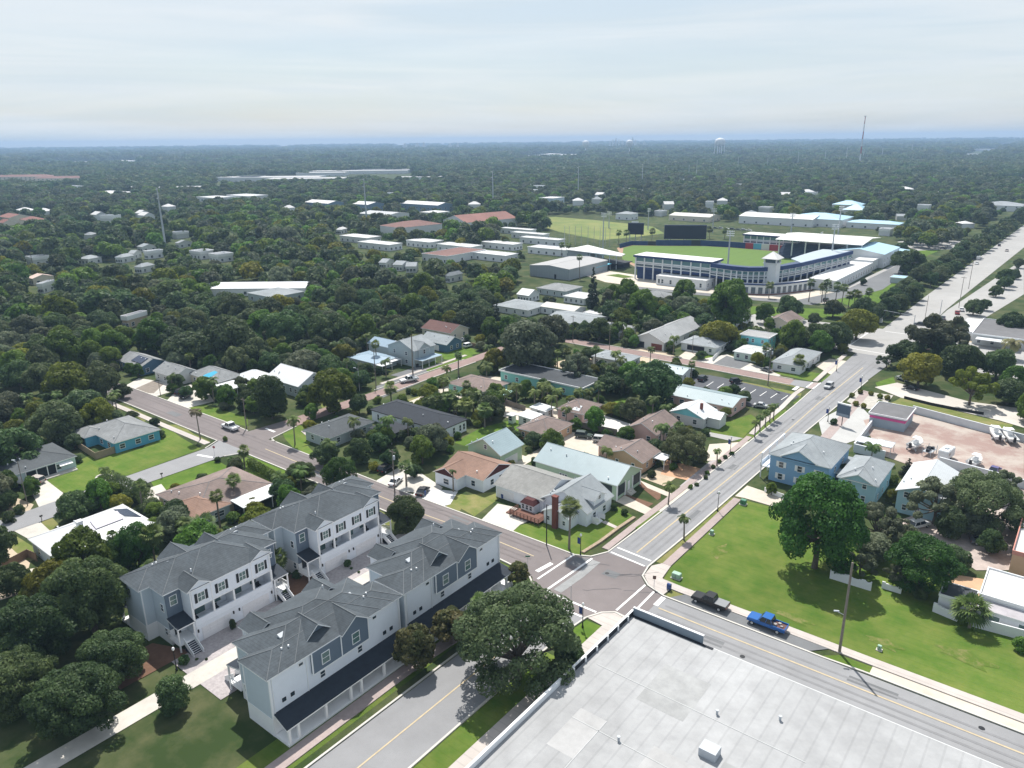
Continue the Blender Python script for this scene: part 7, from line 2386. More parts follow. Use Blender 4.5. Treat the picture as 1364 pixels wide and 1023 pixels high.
# towers and poles
def steel_pole(px, py, top, label, r=.9):
    x, y = W(px, py)
    d = dist(x, y)
    h = (py - top) * d / 1000 * 1.03
    r = max(r, .00042 * d)
    t = thing("transmission_pole", label, "power pole", (x, y, 0), R(random.uniform(-10, 10)))
    MB().tube([(0, 0, 0), (0, 0, h)], [r, r * .5], 8).build("pole", galv, t)
    b = MB()
    for k in range(3):
        s = 1 if k % 2 else -1
        b.tube([(0, 0, h - 1.5 - k * 3.2), (s * 3.2, 0, h - 1.0 - k * 3.2)], [r * .3, r * .15], 5)
    b.build("arm", galv, t)
steel_pole(222, 338, 264, "tall pale steel power pole in the left woods, nearest of the row")
steel_pole(489, 304, 244, "tall steel power pole above the school, second of the row")
steel_pole(657, 281, 232, "tall steel power pole behind the red-roofed hall")
steel_pole(770, 265, 226, "tall steel power pole behind the park field")
steel_pole(855, 250, 222, "slim steel power pole right of the bright white far roof")
for i, (x, y, tp) in enumerate(((927, 241, 217), (917, 240, 222), (982, 232, 212), (1021, 231, 210), (1062, 224, 206), (1098, 221, 204), (1126, 220, 200), (1149, 216, 202), (1174, 214, 200), (1213, 211, 196))):
    X, Y = W(x, y)
    d = dist(X, Y)
    t = thing("transmission_pole", "faint steel power pole in the receding row towards the right horizon", "power pole", (X, Y, 0), 0, "far row of power poles at right")
    h = (y - tp) * d / 1000 * 1.03
    MB().tube([(0, 0, 0), (0, 0, h)], [.00045 * d, .0003 * d], 6).build("pole", galv, t)
for (x, y, tp, lb) in ((183, 341, 315, "grey thin pole in the left woods beside the tall steel pole"), (148, 336, 322, "short thin pole in the left woods"), (44, 355, 338, "lamp pole in the left woods with two heads")):
    utility_pole(x, y, tp, lb, .18, True)

def water_tower(px, py, top, label, style):
    x, y = W(px, py)
    d = dist(x, y)
    h = (py - top) * d / 1000 * 1.02
    t = thing("water_tower", label, "water tower", (x, y, 0))
    wt = mat("water_tower_white", (.70, .72, .74), .6, .03, .05)
    if style == 'legs':
        R_ = 6.3 * d / 1000
        z0 = h * .60
        b = MB(); b.lathe([(R_ * .35, z0), (R_ * .85, z0 + h * .05), (R_, z0 + h * .11), (R_, z0 + h * .24), (R_ * .8, z0 + h * .34), (R_ * .35, z0 + h * .39), (.3, z0 + h * .4)], 0, 0, 20); b.build("tank", wt, t, True)
        for i in range(8):
            a = 2 * PI * i / 8
            MB().tube([(R_ * 1.02 * math.cos(a), R_ * 1.02 * math.sin(a), 0), (R_ * .95 * math.cos(a), R_ * .95 * math.sin(a), z0 + h * .2)], d * .00055, 6).build("leg", wt, t)
        MB().tube([(0, 0, 0), (0, 0, z0)], d * .0009, 8).build("riser", wt, t)
    else:
        R_ = 4.6 * d / 1000
        b = MB(); b.lathe([(R_ * .12, h * .5), (R_ * .7, h * .66), (R_, h * .8), (R_ * .85, h * .93), (R_ * .4, h), (.3, h * 1.01)], 0, 0, 20); b.build("tank", wt, t, True)
        MB().tube([(0, 0, 0), (0, 0, h * .55)], R_ * .14, 8).build("stem", wt, t)
water_tower(957.5, 212, 187.5, "white water tower on many legs, nearest of the three", 'legs')
water_tower(780, 208, 189.5, "distant white mushroom water tower, left one", 'bulb')
water_tower(838, 209, 189, "distant white mushroom water tower, right one", 'bulb')
x, y = W(1144, 224)
d = dist(x, y)
hh = (224 - 167) * d / 1000
t = thing("radio_mast", "tall red and white lattice radio mast on the right horizon", "mast", (x, y, 0))
for k in range(7):
    z0, z1 = hh * k / 7, hh * (k + 1) / 7
    w0, w1 = d * .0006 * (1 - .8 * k / 7), d * .0006 * (1 - .8 * (k + 1) / 7)
    b = MB()
    for sx, sy in ((-1, -1), (1, -1), (1, 1), (-1, 1)):
        b.tube([(sx * w0, sy * w0, z0), (sx * w1, sy * w1, z1)], d * .0002, 4)
    b.tube([(-w0, -w0, z0), (w1, -w1, z1)], d * .00013, 4); b.tube([(w0, -w0, z0), (-w1, -w1, z1)], d * .00013, 4)
    b.build("section", mat("mast_red", (.40, .06, .04), .6, .05) if k % 2 == 0 else white, t)
MB().box(-d * .0012, d * .0012, -d * .0012, d * .0012, hh, hh + d * .0006).build("platform", galv, t)
SKY = "faint city towers on the horizon"
for (x, w, hp) in ((812, 2.2, 2), (816, 1.6, 4), (820, 2, 5.5), (824, 1.6, 4), (829, 2, 2.5), (835, 2.5, 1.8), (842, 2, 6.5), (846, 2.5, 3), (858, 3, 1.5), (556, 5, 1.6), (565, 3, 2.6), (600, 4, 1.5), (610, 3, 2), (540, 5, 1.2)):
    X, Y = W(x, 200.5 if x > 700 else 203)
    d = dist(X, Y)
    t = thing("distant_tower", "faint hazy tower in the small city skyline on the horizon", "skyscraper", (X, Y, 0), R(38), SKY)
    hgt = (hp + 9.5) * d / 1000
    b = MB().box(-w * d / 2000, w * d / 2000, -w * d / 2000, w * d / 2000, 0, hgt * .85); b.box(-w * d / 3500, w * d / 3500, -w * d / 3500, w * d / 3500, hgt * .85, hgt)
    b.build("tower", wall_greywhite, t)
sheet("bay_water", [W(-150, 201.2), W(440, 195.2), W(440, 193.9), W(-150, 199.8)], mat("sea_water", (.10, .16, .2), .2, .05), ZL)
T_ = tree
# ---- lower left
T_(118, 800, 58, "neardark", "big dark oak crowding the left end of the nearest white townhouse")
T_(45, 838, 60, "neardark", "big dark oak filling the bottom left corner of the view")
T_(150, 872, 46, "neardark", "dark oak at the foot of the left townhouse, below the biggest oak")
T_(14, 775, 26, "darkoak", "dark oak at the left edge above the corner oak")
T_(20, 905, 50, "neardark", "dark oak at the very bottom left")
T_(100, 930, 55, "neardark", "broad dark oak below the left townhouse")
T_(230, 925, 24, "round", "round dark tree beside the white globe lamp of the courtyard")
T_(182, 728, 36, "nearbroad", "lush bright green tree behind the left townhouse roof")
T_(152, 748, 24, "nearbroad", "bright green tree between the white solar roof and the dark oak")
T_(233, 684, 22, "round", "round dark green tree between the white roof and brown roof")
T_(268, 712, 15, "broad", "bright bushy tree above the left townhouse ridge")
T_(205, 700, 13, "broad", "small bright tree at the right end of the solar roof")
T_(100, 676, 24, "darkoak", "dark bushy tree on the verge right of the parked cars")
T_(132, 664, 20, "broad", "green tree second along the hedge row by the side road")
T_(150, 655, 15, "shrub", "low green shrub at the near end of the clipped hedge")
T_(330, 690, 12, "shrub", "bright shrub left of the second townhouse")
T_(310, 690, 10, "shrub", "small bright shrub under the white patio roof")
T_(300, 708, 9, "darkshrub", "dark shrub behind the left townhouse roof peak")
T_(12, 690, 9, "darkshrub", "dark shrub in the sandy bed at the left edge")
T_(25, 680, 8, "darkshrub", "small dark shrub right in the sandy bed by the side road")
T_(8, 668, 14, "darkoak", "dark tree at the left edge above the sandy bed")
T_(14, 600, 34, "darkoak", "very dark tree at the left edge beside the pale house")
T_(104, 612, 7, "darkshrub", "dark shrub at the right end of the pale house")
T_(212, 578, 9, "darkshrub", "dark shrub at the near corner of the aqua house")
T_(206, 562, 7, "oak", "thin small tree beside the aqua house roof")
T_(290, 612, 6, "darkshrub", "dark shrub by the stop sign of the side road")
# ---- left clump
LC = "oaks in the clump left of the aqua house"
T_(72, 560, 36, "oak", "grey-green oak nearest the pale house in the left clump", group=LC)
T_(112, 545, 30, "oak", "oak in the left clump touching the aqua house roof", group=LC)
T_(135, 512, 26, "oak", "oak in the left clump leaning over the mauve street", group=LC)
T_(95, 515, 30, "lime", "yellowish oak at the top of the left clump", group=LC)
T_(55, 505, 26, "oak", "oak at the back of the left clump beside the flat roofs", group=LC)
T_(25, 500, 24, "darkoak", "dark oak at the left edge behind the clump", group=LC)
T_(163, 522, 12, "oak", "small oak at the right tip of the left clump", group=LC)
T_(28, 560, 13, "broad", "bright small tree left of the clump by the pool house")
T_(40, 590, 14, "darkoak", "dark tree between the clump and the pale house")
# ---- along the mauve street, north
T_(272, 517, 16, "broad", "bright leafy tree in front of the blue tarp roof")
T_(302, 528, 15, "broad", "bright leafy tree with pale trunk at the mauve street verge")
T_(248, 522, 11, "darkoak", "dark bush tree beside the black parked cars")
T_(330, 535, 16, "darkoak", "dark tree behind the mauve street utility pole")
T_(360, 530, 30, "round", "dense dark round tree in front of the white gable house")
T_(444, 525, 33, "lime", "big olive green oak over the brick street corner")
T_(478, 540, 14, "round", "small dark round tree at the black roof corner")
T_(415, 550, 11, "broad", "bright small tree beside the brick street corner")
T_(405, 483, 28, "grey", "soft grey-green round tree behind the white gable house")
T_(438, 487, 20, "darkoak", "dark green tree beside the brick street light pole")
T_(466, 492, 15, "darkoak", "dark tree left of the carport house")
T_(495, 455, 15, "darkoak", "dark tree left of the two-storey house")
T_(305, 455, 40, "oak", "wide oak behind the row of small white roofs")
T_(250, 462, 32, "oak", "wide oak behind the tarp-roofed house")
T_(340, 470, 26, "oak", "oak between the tarp roof and white gable house")
T_(380, 440, 34, "darkoak", "dark oak behind the grey-green round tree")
T_(440, 440, 36, "darkoak", "dark oak left of the two-storey house, behind the light pole")
T_(205, 447, 24, "broad", "green tree behind the slate blue house")
T_(300, 585, 5, "shrub", "small shrub by the stop line of the mauve street")
# ---- behind second townhouse
T_(452, 632, 27, "nearbroad", "bright green tree just above the second townhouse ridge")
T_(400, 628, 22, "neardark", "dark tree at the bend left of the second townhouse ridge")
T_(375, 655, 18, "darkoak", "dark green tree at the left end of the second townhouse")
T_(432, 606, 20, "darkoak", "dark tree in front of the grey bungalow")
T_(478, 602, 22, "darkoak", "mid green tree behind the bright one by the townhouse ridge")
T_(505, 588, 20, "darkoak", "tree between the grey bungalow and black roof carport")
T_(520, 612, 17, "darkoak", "dark tree by the driveway left of the utility pole")
T_(562, 600, 20, "broad", "bright upright tree below the black roof porch")
T_(552, 628, 13, "darkoak", "dark bush tree between two white driveways")
T_(498, 622, 9, "dryshrub", "yellowish shrub at the white driveway mouth")
T_(540, 688, 29, "neardark", "round dark tree at the corner of the second townhouse by the street", hs=1.1, name="leafy_tree")
# ---- crossing
T_(690, 846, 78, "nearoak", "large open oak at the bottom over the road south of the crossing")
T_(760, 880, 26, "darkoak", "small dark oak beside the large open oak, left of the white roof")
T_(690, 764, 18, "myrtle", "red-tinged small tree on the corner lawn by the crosswalk")
T_(600, 832, 33, "myrtle", "red-tinged tree in front of the navy porch roof, upper of the pair")
T_(552, 866, 34, "myrtle", "red-tinged tree at the bottom, lower of the pair by the navy porch")
T_(690, 788, 12, "shrub", "leafy green shrub under the corner tree")
T_(655, 792, 6, "shrub", "small shrub by the navy porch posts")
T_(790, 672, 6, "darkshrub", "dark shrub at the left of the corner house steps")
for i, (x, y) in enumerate(((818, 676), (832, 682))):
    T_(x, y, 7, "darkshrub", ("dark shrub on the corner house lawn nearest the steps", "dark shrub on the corner house lawn nearest the pavement")[i])
T_(798, 440, 20, "darkoak", "dark tree below the tall conifer")
# ---- middle
T_(702, 462, 46, "grey", "huge spreading grey oak over the sea green flat block")
T_(660, 480, 20, "lime", "olive tree left of the huge spreading grey oak")
T_(735, 440, 30, "grey", "grey oak behind the huge spreading one")
T_(768, 482, 28, "sparse", "thin open oak with bare limbs right of the huge grey oak")
T_(868, 515, 38, "darkoak", "wide dark oak over the grassy yard in the middle", hs=.95)
T_(812, 510, 22, "darkoak", "dark oak left of the grassy yard")
T_(838, 500, 18, "broad", "green tree behind the grassy yard oak")
T_(785, 470, 14, "darkoak", "dark tree by the sandy turning place")
T_(822, 440, 11, "broad", "bright tree on the sandy turning place")
T_(795, 442, 13, "darkoak", "dark tree beside the sandy turning place, left")
T_(914, 590, 34, "nearoak", "round dense oak beside the main road, left of the pavers")
T_(834, 578, 14, "broad", "bright bushy tree between the shell car park and peach cottage")
T_(820, 590, 9, "dryshrub", "straw coloured shrub by the peach cottage")
T_(698, 640, 7, "dryshrub", "yellow-green shrub behind the corner house garage")
T_(705, 600, 6, "darkshrub", "dark shrub between the green garage and peach house")
T_(862, 570, 7, "shrub", "green shrub behind the brown gable cottage")
T_(900, 612, 9, "darkshrub", "dark shrub under the round oak")
T_(897, 622, 8, "shrub", "green shrub in the orange soil bed")
T_(872, 612, 8, "darkshrub", "dark shrub beside the peach cottage awning")
T_(868, 632, 8, "darkshrub", "dark shrub in front of the peach cottage")
T_(936, 612, 8, "lime", "small yellow-green tree by the main road hedge")
for i, (x, y) in enumerate(((975, 604), (966, 609), (958, 615), (950, 622), (942, 630), (928, 645), (920, 649), (940, 636))):
    T_(x, y, 4.2, "darkshrub" if i % 2 else "shrub", "low clipped shrub in the planted strip beside the main road", group="shrubs in the strip along the main road")
T_(672, 568, 4.5, "darkshrub", "small dark round shrub on the lawn by the green garage, left one")
T_(682, 572, 4.5, "darkshrub", "small dark round shrub on the lawn by the green garage, right one")
T_(615, 557, 6, "darkshrub", "dark shrub at the right end of the black roof house")
T_(640, 545, 8, "darkshrub", "dark shrub below the sabal palms")
T_(572, 540, 16, "darkoak", "dark bushy tree between the black roof and sabal palms")
T_(598, 535, 15, "broad", "bushy green tree left of the sabal palms")
T_(700, 520, 13, "broad", "green tree left of the teal palms")
T_(725, 515, 12, "darkoak", "dark green tree in front of the sea green block")
# ---- towards the stadium
T_(972, 408, 33, "broad", "tall bright green tree in front of the stadium tower")
T_(957, 444, 26, "lime", "rounded yellow-green tree over the screened porch house")
T_(985, 452, 14, "lime", "small yellow-green tree right of the rounded one")
T_(912, 408, 22, "grey", "grey-green tree left of the tall bright tree")
T_(912, 388, 19, "broad", "green tree in front of the long white stadium building")
T_(855, 412, 22, "broad", "bright dense tree right of the tall conifer")
T_(850, 395, 16, "darkoak", "dark tree behind the bright dense one near the plaza")
T_(790, 385, 12, "cone", "tall dark pointed conifer in front of the batting building", hs=1.05)
T_(815, 415, 20, "darkoak", "dark tree right below the tall conifer")
T_(940, 430, 18, "darkoak", "dark tree between the two bright trees")
T_(1143, 432, 27, "lime", "big yellow-green tree at the boulevard corner")
T_(1112, 445, 26, "darkoak", "dark tree left of the big yellow-green corner tree")
T_(1085, 452, 20, "darkoak", "dark tree by the brown gable roof")
T_(1052, 412, 19, "darkoak", "dark round tree on the lawn below the stadium")
T_(1122, 465, 8, "lime", "small yellowish tree on the main road corner")
T_(1062, 440, 10, "broad", "small green tree beside the brown roof")
T_(1025, 430, 10, "broad", "bright tree beside the grey gable roof")
T_(1085, 424, 11, "darkoak", "dark tree at the right end of the lawn below the stadium")
T_(1110, 412, 14, "oak", "grey oak by the stadium palms")
T_(1210, 348, 21, "darkoak", "dark round tree on the stadium car park island")
T_(1150, 376, 5, "darkoak", "small dark tree alone on the car park asphalt")
T_(992, 528, 10, "round", "dark round tree at the near edge of the car park")
T_(978, 520, 9, "darkoak", "dark tree left of the round one by the car park")
T_(925, 498, 8, "darkshrub", "dark shrub at the left end of the car park")
T_(1034, 487, 5, "darkshrub", "dark round shrub between mint and white houses")
for i, (x, y) in enumerate(((1078, 485), (1084, 487), (1076, 492))):
    T_(x, y, 3.6, "darkshrub", "small dark shrub at the corner of the white hip house", group="shrubs at the white hip house corner")
# ---- right side
T_(1092, 700, 62, "nearbroad", "huge bright green tree on the corner lawn in front of the blue houses")
T_(1172, 690, 36, "sparse", "thin grey oak right of the huge green tree")
T_(1148, 745, 20, "sparse", "thin oak behind the scalloped white wall")
T_(1200, 700, 22, "sparse", "open oak in front of the cyan annexe")
T_(1232, 748, 45, "nearbroad", "dense bright tree behind the low white wall on the right", hs=.9)
T_(1250, 660, 38, "sparse", "spreading open oak over the cyan annexe")
T_(1312, 662, 46, "nearoak", "broad oak at the right below the boat yard wall")
T_(1165, 728, 26, "grey", "silvery oak behind the left scalloped wall stub")
T_(1200, 762, 20, "sparse", "open oak behind the right scalloped wall stub")
T_(1272, 742, 20, "oak", "grey-green oak touching the right side of the dense bright tree")
T_(1302, 695, 26, "grey", "silvery oak right of the littered yard")
T_(1338, 640, 24, "sparse", "open oak at the right edge under the boat yard wall")
T_(1120, 760, 15, "darkshrub", "dark bush at the foot of the huge green tree")
T_(1225, 790, 12, "darkshrub", "dark bush under the dense bright tree by the wall end")
T_(1320, 725, 17, "darkoak", "dark tree left of the pink parapet building")
T_(1268, 700, 22, "oak", "grey oak between the annexe and the dense bright tree")
T_(1210, 622, 9, "cone", "tall creeper-covered stump between cyan house and annexe", hs=.55)
T_(1190, 640, 9, "shrub", "bright shrub behind the cyan house")
T_(1028, 652, 8, "broad", "small bushy tree at the near corner of the sky blue house")
T_(1030, 632, 6, "broad", "slim small tree left of the sky blue house balcony")
T_(1250, 442, 40, "sparse", "open oak in front of the grey-roofed hall")
T_(1226, 490, 32, "lime", "rounded olive tree over the pale dirt road")
T_(1208, 470, 24, "darkoak", "dark tree behind the rounded olive tree")
T_(1182, 478, 12, "sparse", "slim tiered tree at the main road edge")
T_(1250, 465, 22, "oak", "oak right behind the rounded olive tree")
T_(1282, 482, 26, "darkoak", "dark green tree in the thicket on the right")
T_(1330, 485, 24, "darkoak", "dark tree at the right of the thicket")
T_(1296, 512, 28, "sparselime", "flat-topped yellowish tree with bare limbs over the dirt road")
T_(1345, 520, 22, "darkoak", "dark tree at the right edge by the dirt road")
T_(1348, 432, 17, "darkoak", "dark tree at the right edge beside the hall")
T_(1352, 505, 18, "broad", "green tree at the right edge above the dirt road")
T_(1360, 860, 12, "shrub", "shrub at the right edge by the white wall")
for i, (x, y) in enumerate(((1135, 527), (1146, 522), (1160, 524), (1172, 528), (1182, 530), (1140, 538), (1150, 541), (1130, 544), (1172, 537), (1178, 546), (1120, 541))):
    T_(x, y, 4.6, "dryshrub", "yellow-green shrub in the gravel bed behind the shop sign", group="shrubs in the gravel bed")
T_(1111, 562, 6, "darkshrub", "clipped dark hedge bush at the foot of the shop sign")
# courtyard
for i, (x, y) in enumerate(((310, 833), (463, 750))):
    T_(x, y, 6, "round", ("round clipped bush between the garage doors of the left townhouse", "round clipped bush between the garage doors of the second townhouse")[i], name="clipped_bush")
for (x, y, l) in ((478, 762, "tiny clipped bush beside the second townhouse drive"), (468, 757, "tiny clipped bush touching the round one"), (428, 776, "tiny bush at the foot of the second townhouse stairs"), (262, 878, "tiny bush left at the foot of the left stairs"), (275, 878, "tiny bush right at the foot of the left stairs")):
    T_(x, y, 2.6, "darkshrub", l)
for (x, y, l) in ((395, 765, "dark shrub in the bed between the two left townhouses"), (375, 775, "dark low shrub beside the palm between townhouses"), (245, 880, "wide dark shrub below the left townhouse porch"), (380, 790, "dark shrub under the second townhouse porch")):
    T_(x, y, 9, "darkshrub", l)

# hedges: one long clipped body each
def hedge(label, p, q, w, hgt, m, n=2600):
    (x0, y0), (x1, y1) = p, q
    L = math.hypot(x1 - x0, y1 - y0)
    k = max(3, int(L / (w * .6)))
    lob = [(L * (i / (k - 1) - .5), 0, hgt * .55, w * .62) for i in range(k)]
    me = crown_mesh("hedge", int(L * 13), lob, n, .17, m, .45, -.9)
    o = put("hedge", me, None, ((x0 + x1) / 2, (y0 + y1) / 2, 0), math.atan2(y1 - y0, x1 - x0), (1, 1, hgt / w))
    return tag(o, label, "hedge")
hedge("clipped hedge between the side road and the white solar roof", W(150, 648), W(195, 672), 3.2, 3.6, dark_leaf, 5000)
hedge("long green hedge behind the brown roof house along the mauve street", W(335, 622), W(385, 652), 2.2, 2.2, green_leaf, 5000)
hedge("dark hedge along the near end of the stadium car park", W(1095, 395), W(1165, 342), 3.0, 3.4, dark_leaf, 4000)
hedge("low hedge round the stadium lawn corner", W(1150, 422), W(1185, 418), 1.2, 1.0, dark_leaf, 900)

# ---- palms
P_ = palm
P_(770, 677, 14, "sabal", "tall palm with round head on the corner house lawn", base=(758, 731))
P_(640, 803, 14, "sabal", "small palm in front of the navy porch", h=4.5)
P_(890, 648, 10, "queen", "palm on the paved strip by the green house", base=(890, 673))
P_(911, 692, 9, "queen", "small palm on the verge between road and pavement", base=(911, 719))
P_(955, 602, 6, "queen", "palm in the shrub strip by the main road", base=(955, 621))
QG = "row of small palms on the main road verge"
for i, (x, y) in enumerate(((1007, 563), (1014, 556), (1021, 549), (1027, 543), (1032, 540))):
    P_(x, y, 6.5, "queen", "small palm in the row along the grass verge by the long pink building", h=4.5, group=QG)
P_(393, 562, 10, "queen", "feathery palm at the brick street corner", base=(393, 592))
P_(266, 553, 9, "dry", "palm with drooping dry fronds on the mauve street verge", base=(267, 586))
P_(323, 602, 8, "sabal", "small palm at the side road corner", base=(326, 624))
P_(313, 642, 9, "sabal", "palm in front of the white patio roof", base=(315, 672))
P_(310, 612, 8, "queen", "low palm behind the brown roof house", h=2.5)
P_(141, 627, 7, "queen", "small palm in a stone ring on the wide lawn", base=(141, 634), name="young_palm")
P_(370, 745, 13, "sabal", "round-headed palm between the two left townhouses", base=(373, 775))
P_(272, 700, 16, "sabal", "palm behind the left townhouse ridge", h=6)
P_(200, 712, 14, "sabal", "palm among the lush trees behind the left townhouse", h=8)
P_(290, 715, 10, "sabal", "palm right behind the left townhouse ridge", h=6)
P_(438, 590, 12, "queen", "feathery palm at the left side of the grey bungalow", h=6)
P_(470, 560, 10, "queen", "feathery palm behind the grey bungalow roof", h=6)
P_(515, 558, 12, "queen", "feathery palm on the near edge of the black roof", h=7)
P_(602, 628, 6, "queen", "small palm in front of the rust roofed house", base=(604, 655))
P_(540, 622, 10, "sabal", "palm by the white gravel drive", h=5)
P_(520, 516, 10, "sabal", "palm at the top corner of the black roof", h=5)
P_(590, 507, 9, "sabal", "palm right of the black roof on the brick street", h=5)
P_(611, 473, 6, "queen", "thin palm on the grass verge of the brick street", base=(611, 498))
P_(549, 445, 5.5, "sabal", "very tall thin palm in front of the two-storey house", base=(550, 498))
P_(500, 458, 6, "sabal", "palm left of the two-storey house", h=8)
P_(648, 487, 11, "queen", "feathery palm at the right end of the brick street", h=6)
SG = "cluster of sabal palms behind the black roof"
for (x, y) in ((582, 532), (604, 528), (620, 538), (630, 525), (645, 545)):
    P_(x, y, 11, "sabal", "round-headed palm in the cluster right of the black roof", h=5.5, group=SG)
TG2 = "palms in front of the sea green block"
for (x, y) in ((672, 522), (688, 515), (712, 522), (722, 512), (742, 520), (735, 530), (772, 522)):
    P_(x, y, 10, "queen", "feathery palm in the row in front of the sea green block", h=6, group=TG2)
P_(785, 553, 7, "queen", "palm beside the pink house", h=4)
P_(728, 578, 8, "queen", "palm at the near corner of the peach house", h=4)
P_(1065, 480, 9, "sabal", "round palm in front of the white hip house", h=4.5)
P_(1021, 462, 6, "sabal", "palm beside the mint house", h=5)
P_(1296, 812, 19, "sabal", "squat bushy palm in front of the low white building", h=3.5)
P_(1185, 618, 8, "queen", "palm behind the cyan house", h=4)
P_(1348, 457, 13, "dry", "brownish palm at the right edge by the hall", h=6)
SP = "palms on the stadium forecourt"
for (x, y, b) in ((1077, 380, 402), (1098, 381, 404), (1094, 385, 403), (1112, 385, 408), (1120, 388, 412), (1024, 382, 397), (1137, 394, 410), (1155, 393, 412), (1130, 396, 409), (1142, 396, 412)):
    P_(x, y, 5.5, "sabal", "tall palm in the loose row on the stadium forecourt", base=(x, b), group=SP)
for i, (x, y, b) in enumerate(((772, 346, 372), (757, 329, 345), (748, 329, 348), (824, 312, 325), (834, 312, 325), (868, 310, 324), (965, 309, 318), (945, 308, 318))):
    P_(x, y, 4.5, "sabal", "tall palm on the lawns behind the stadium scoreboards" if i > 2 else "tall palm beside the grey batting building", base=(x, b), group="palms behind the scoreboards" if i > 2 else "palms beside the batting building")
P_(815, 420, 4.5, "queen", "thin palm above the sandy turning place", h=8)

# ---- woods: every crown one can tell apart stands alone, the far ones as one mass
def inside(poly, x, y):
    c = False
    j = len(poly) - 1
    for i in range(len(poly)):
        xi, yi = poly[i]
        xj, yj = poly[j]
        if (yi > y) != (yj > y) and x < (xj - xi) * (y - yi) / (yj - yi) + xi:
            c = not c
        j = i
    return c

OPEN = [      # photo outlines of open ground
 [(690, 392), (700, 345), (690, 330), (740, 300), (690, 288), (800, 285), (1010, 300), (1140, 305), (1205, 322), (1192, 345), (1225, 330), (1250, 335), (1195, 408), (1100, 425), (1000, 418), (880, 395), (760, 392)],
 [(1195, 425), (1250, 380), (1364, 300), (1364, 345), (1260, 425), (1364, 445), (1364, 470), (1230, 440), (1160, 470)],
 [(440, 236), (560, 230), (600, 236), (520, 243), (450, 243)],
 [(308, 242), (330, 234), (455, 236), (440, 243), (330, 244)],
 [(860, 196), (960, 196), (960, 205), (860, 205)] if False else [(0, 0), (0, 0), (0, 0)],
]
PROT = []
for o in list(C.objects):
    if o.parent is None and o.get("category") in ("house", "building", "garage", "shed", "apartments", "annexe", "shop", "townhouse") and o.type == 'EMPTY':
        xs, ys = [], []
        mx_, my_ = [], []
        for ch in o.children:
            if ch.name.startswith(("wall", "roof", "front_wall")):
                for c in ch.bound_box:
                    x, y, z = o.location.x + c[0], o.location.y + c[1], c[2]
                    p = pix(x, y, z)
                    if p:
                        xs.append(p[0]); ys.append(p[1])
                    mx_.append(x); my_.append(y)
        if xs:
            PROT.append((min(xs), max(xs), min(ys), max(ys), min(mx_), max(mx_), min(my_), max(my_), dist(o.location.x, o.location.y), .06 if o.get("group") else 1.0))
ROADPTS = []
for pl in ([(-117, 10), (-115, 45), (-116, 95), (-117, 115)], [(-120, 141), (-45, 141), (-8, 140)], [(-195, -1), (-110, -1)], [(2, 100), (3, 190)], [(3, 235), (5, 330), (10, 560)]):
    for a, b in zip(pl, pl[1:]):
        n = max(2, int(math.hypot(b[0] - a[0], b[1] - a[1]) / 6))
        for i in range(n):
            x, y = a[0] + (b[0] - a[0]) * i / n, a[1] + (b[1] - a[1]) * i / n
            ROADPTS.append((*pix(x, y), dist(x, y)))

def free(x, y, rad, hh, soft=.5):
    p = pix(x, y, hh * .6)
    if not p:
        return False
    d = dist(x, y)
    rp = rad * 1000 / d
    for poly in OPEN:
        b = pix(x, y, 0)
        if inside(poly, b[0], b[1]) or inside(poly, p[0], p[1]):
            return False
    for (x0, x1, y0, y1, a0, a1, b0, b1, dd, sf) in PROT:
        if a0 - rad * .35 < x < a1 + rad * .35 and b0 - rad * .35 < y < b1 + rad * .35:
            return False
        if d < dd + 4 and x0 - rp * .6 < p[0] < x1 + rp * .6 and p[1] + rp > y0 and p[1] - rp * .9 < y0 + (y1 - y0) * (.72 if sf < .5 else soft):
            return False
    for (u, v, dd) in ROADPTS:
        if d < dd + rad and abs(u - p[0]) < rp + 1 and abs(v - p[1]) < rp * .9 + 1:
            return False
    return True

NEAR_LIMIT = [(-200, 520), (0, 500), (170, 470), (330, 440), (480, 425), (600, 435), (700, 445), (880, 440), (1000, 425), (1160, 405), (1250, 330), (1364, 262), (1700, 250)]

def limit(px):
    for (a, b), (c, d) in zip(NEAR_LIMIT, NEAR_LIMIT[1:]):
        if a <= px <= c:
            return b + (d - b) * (px - a) / (c - a)
    return 300
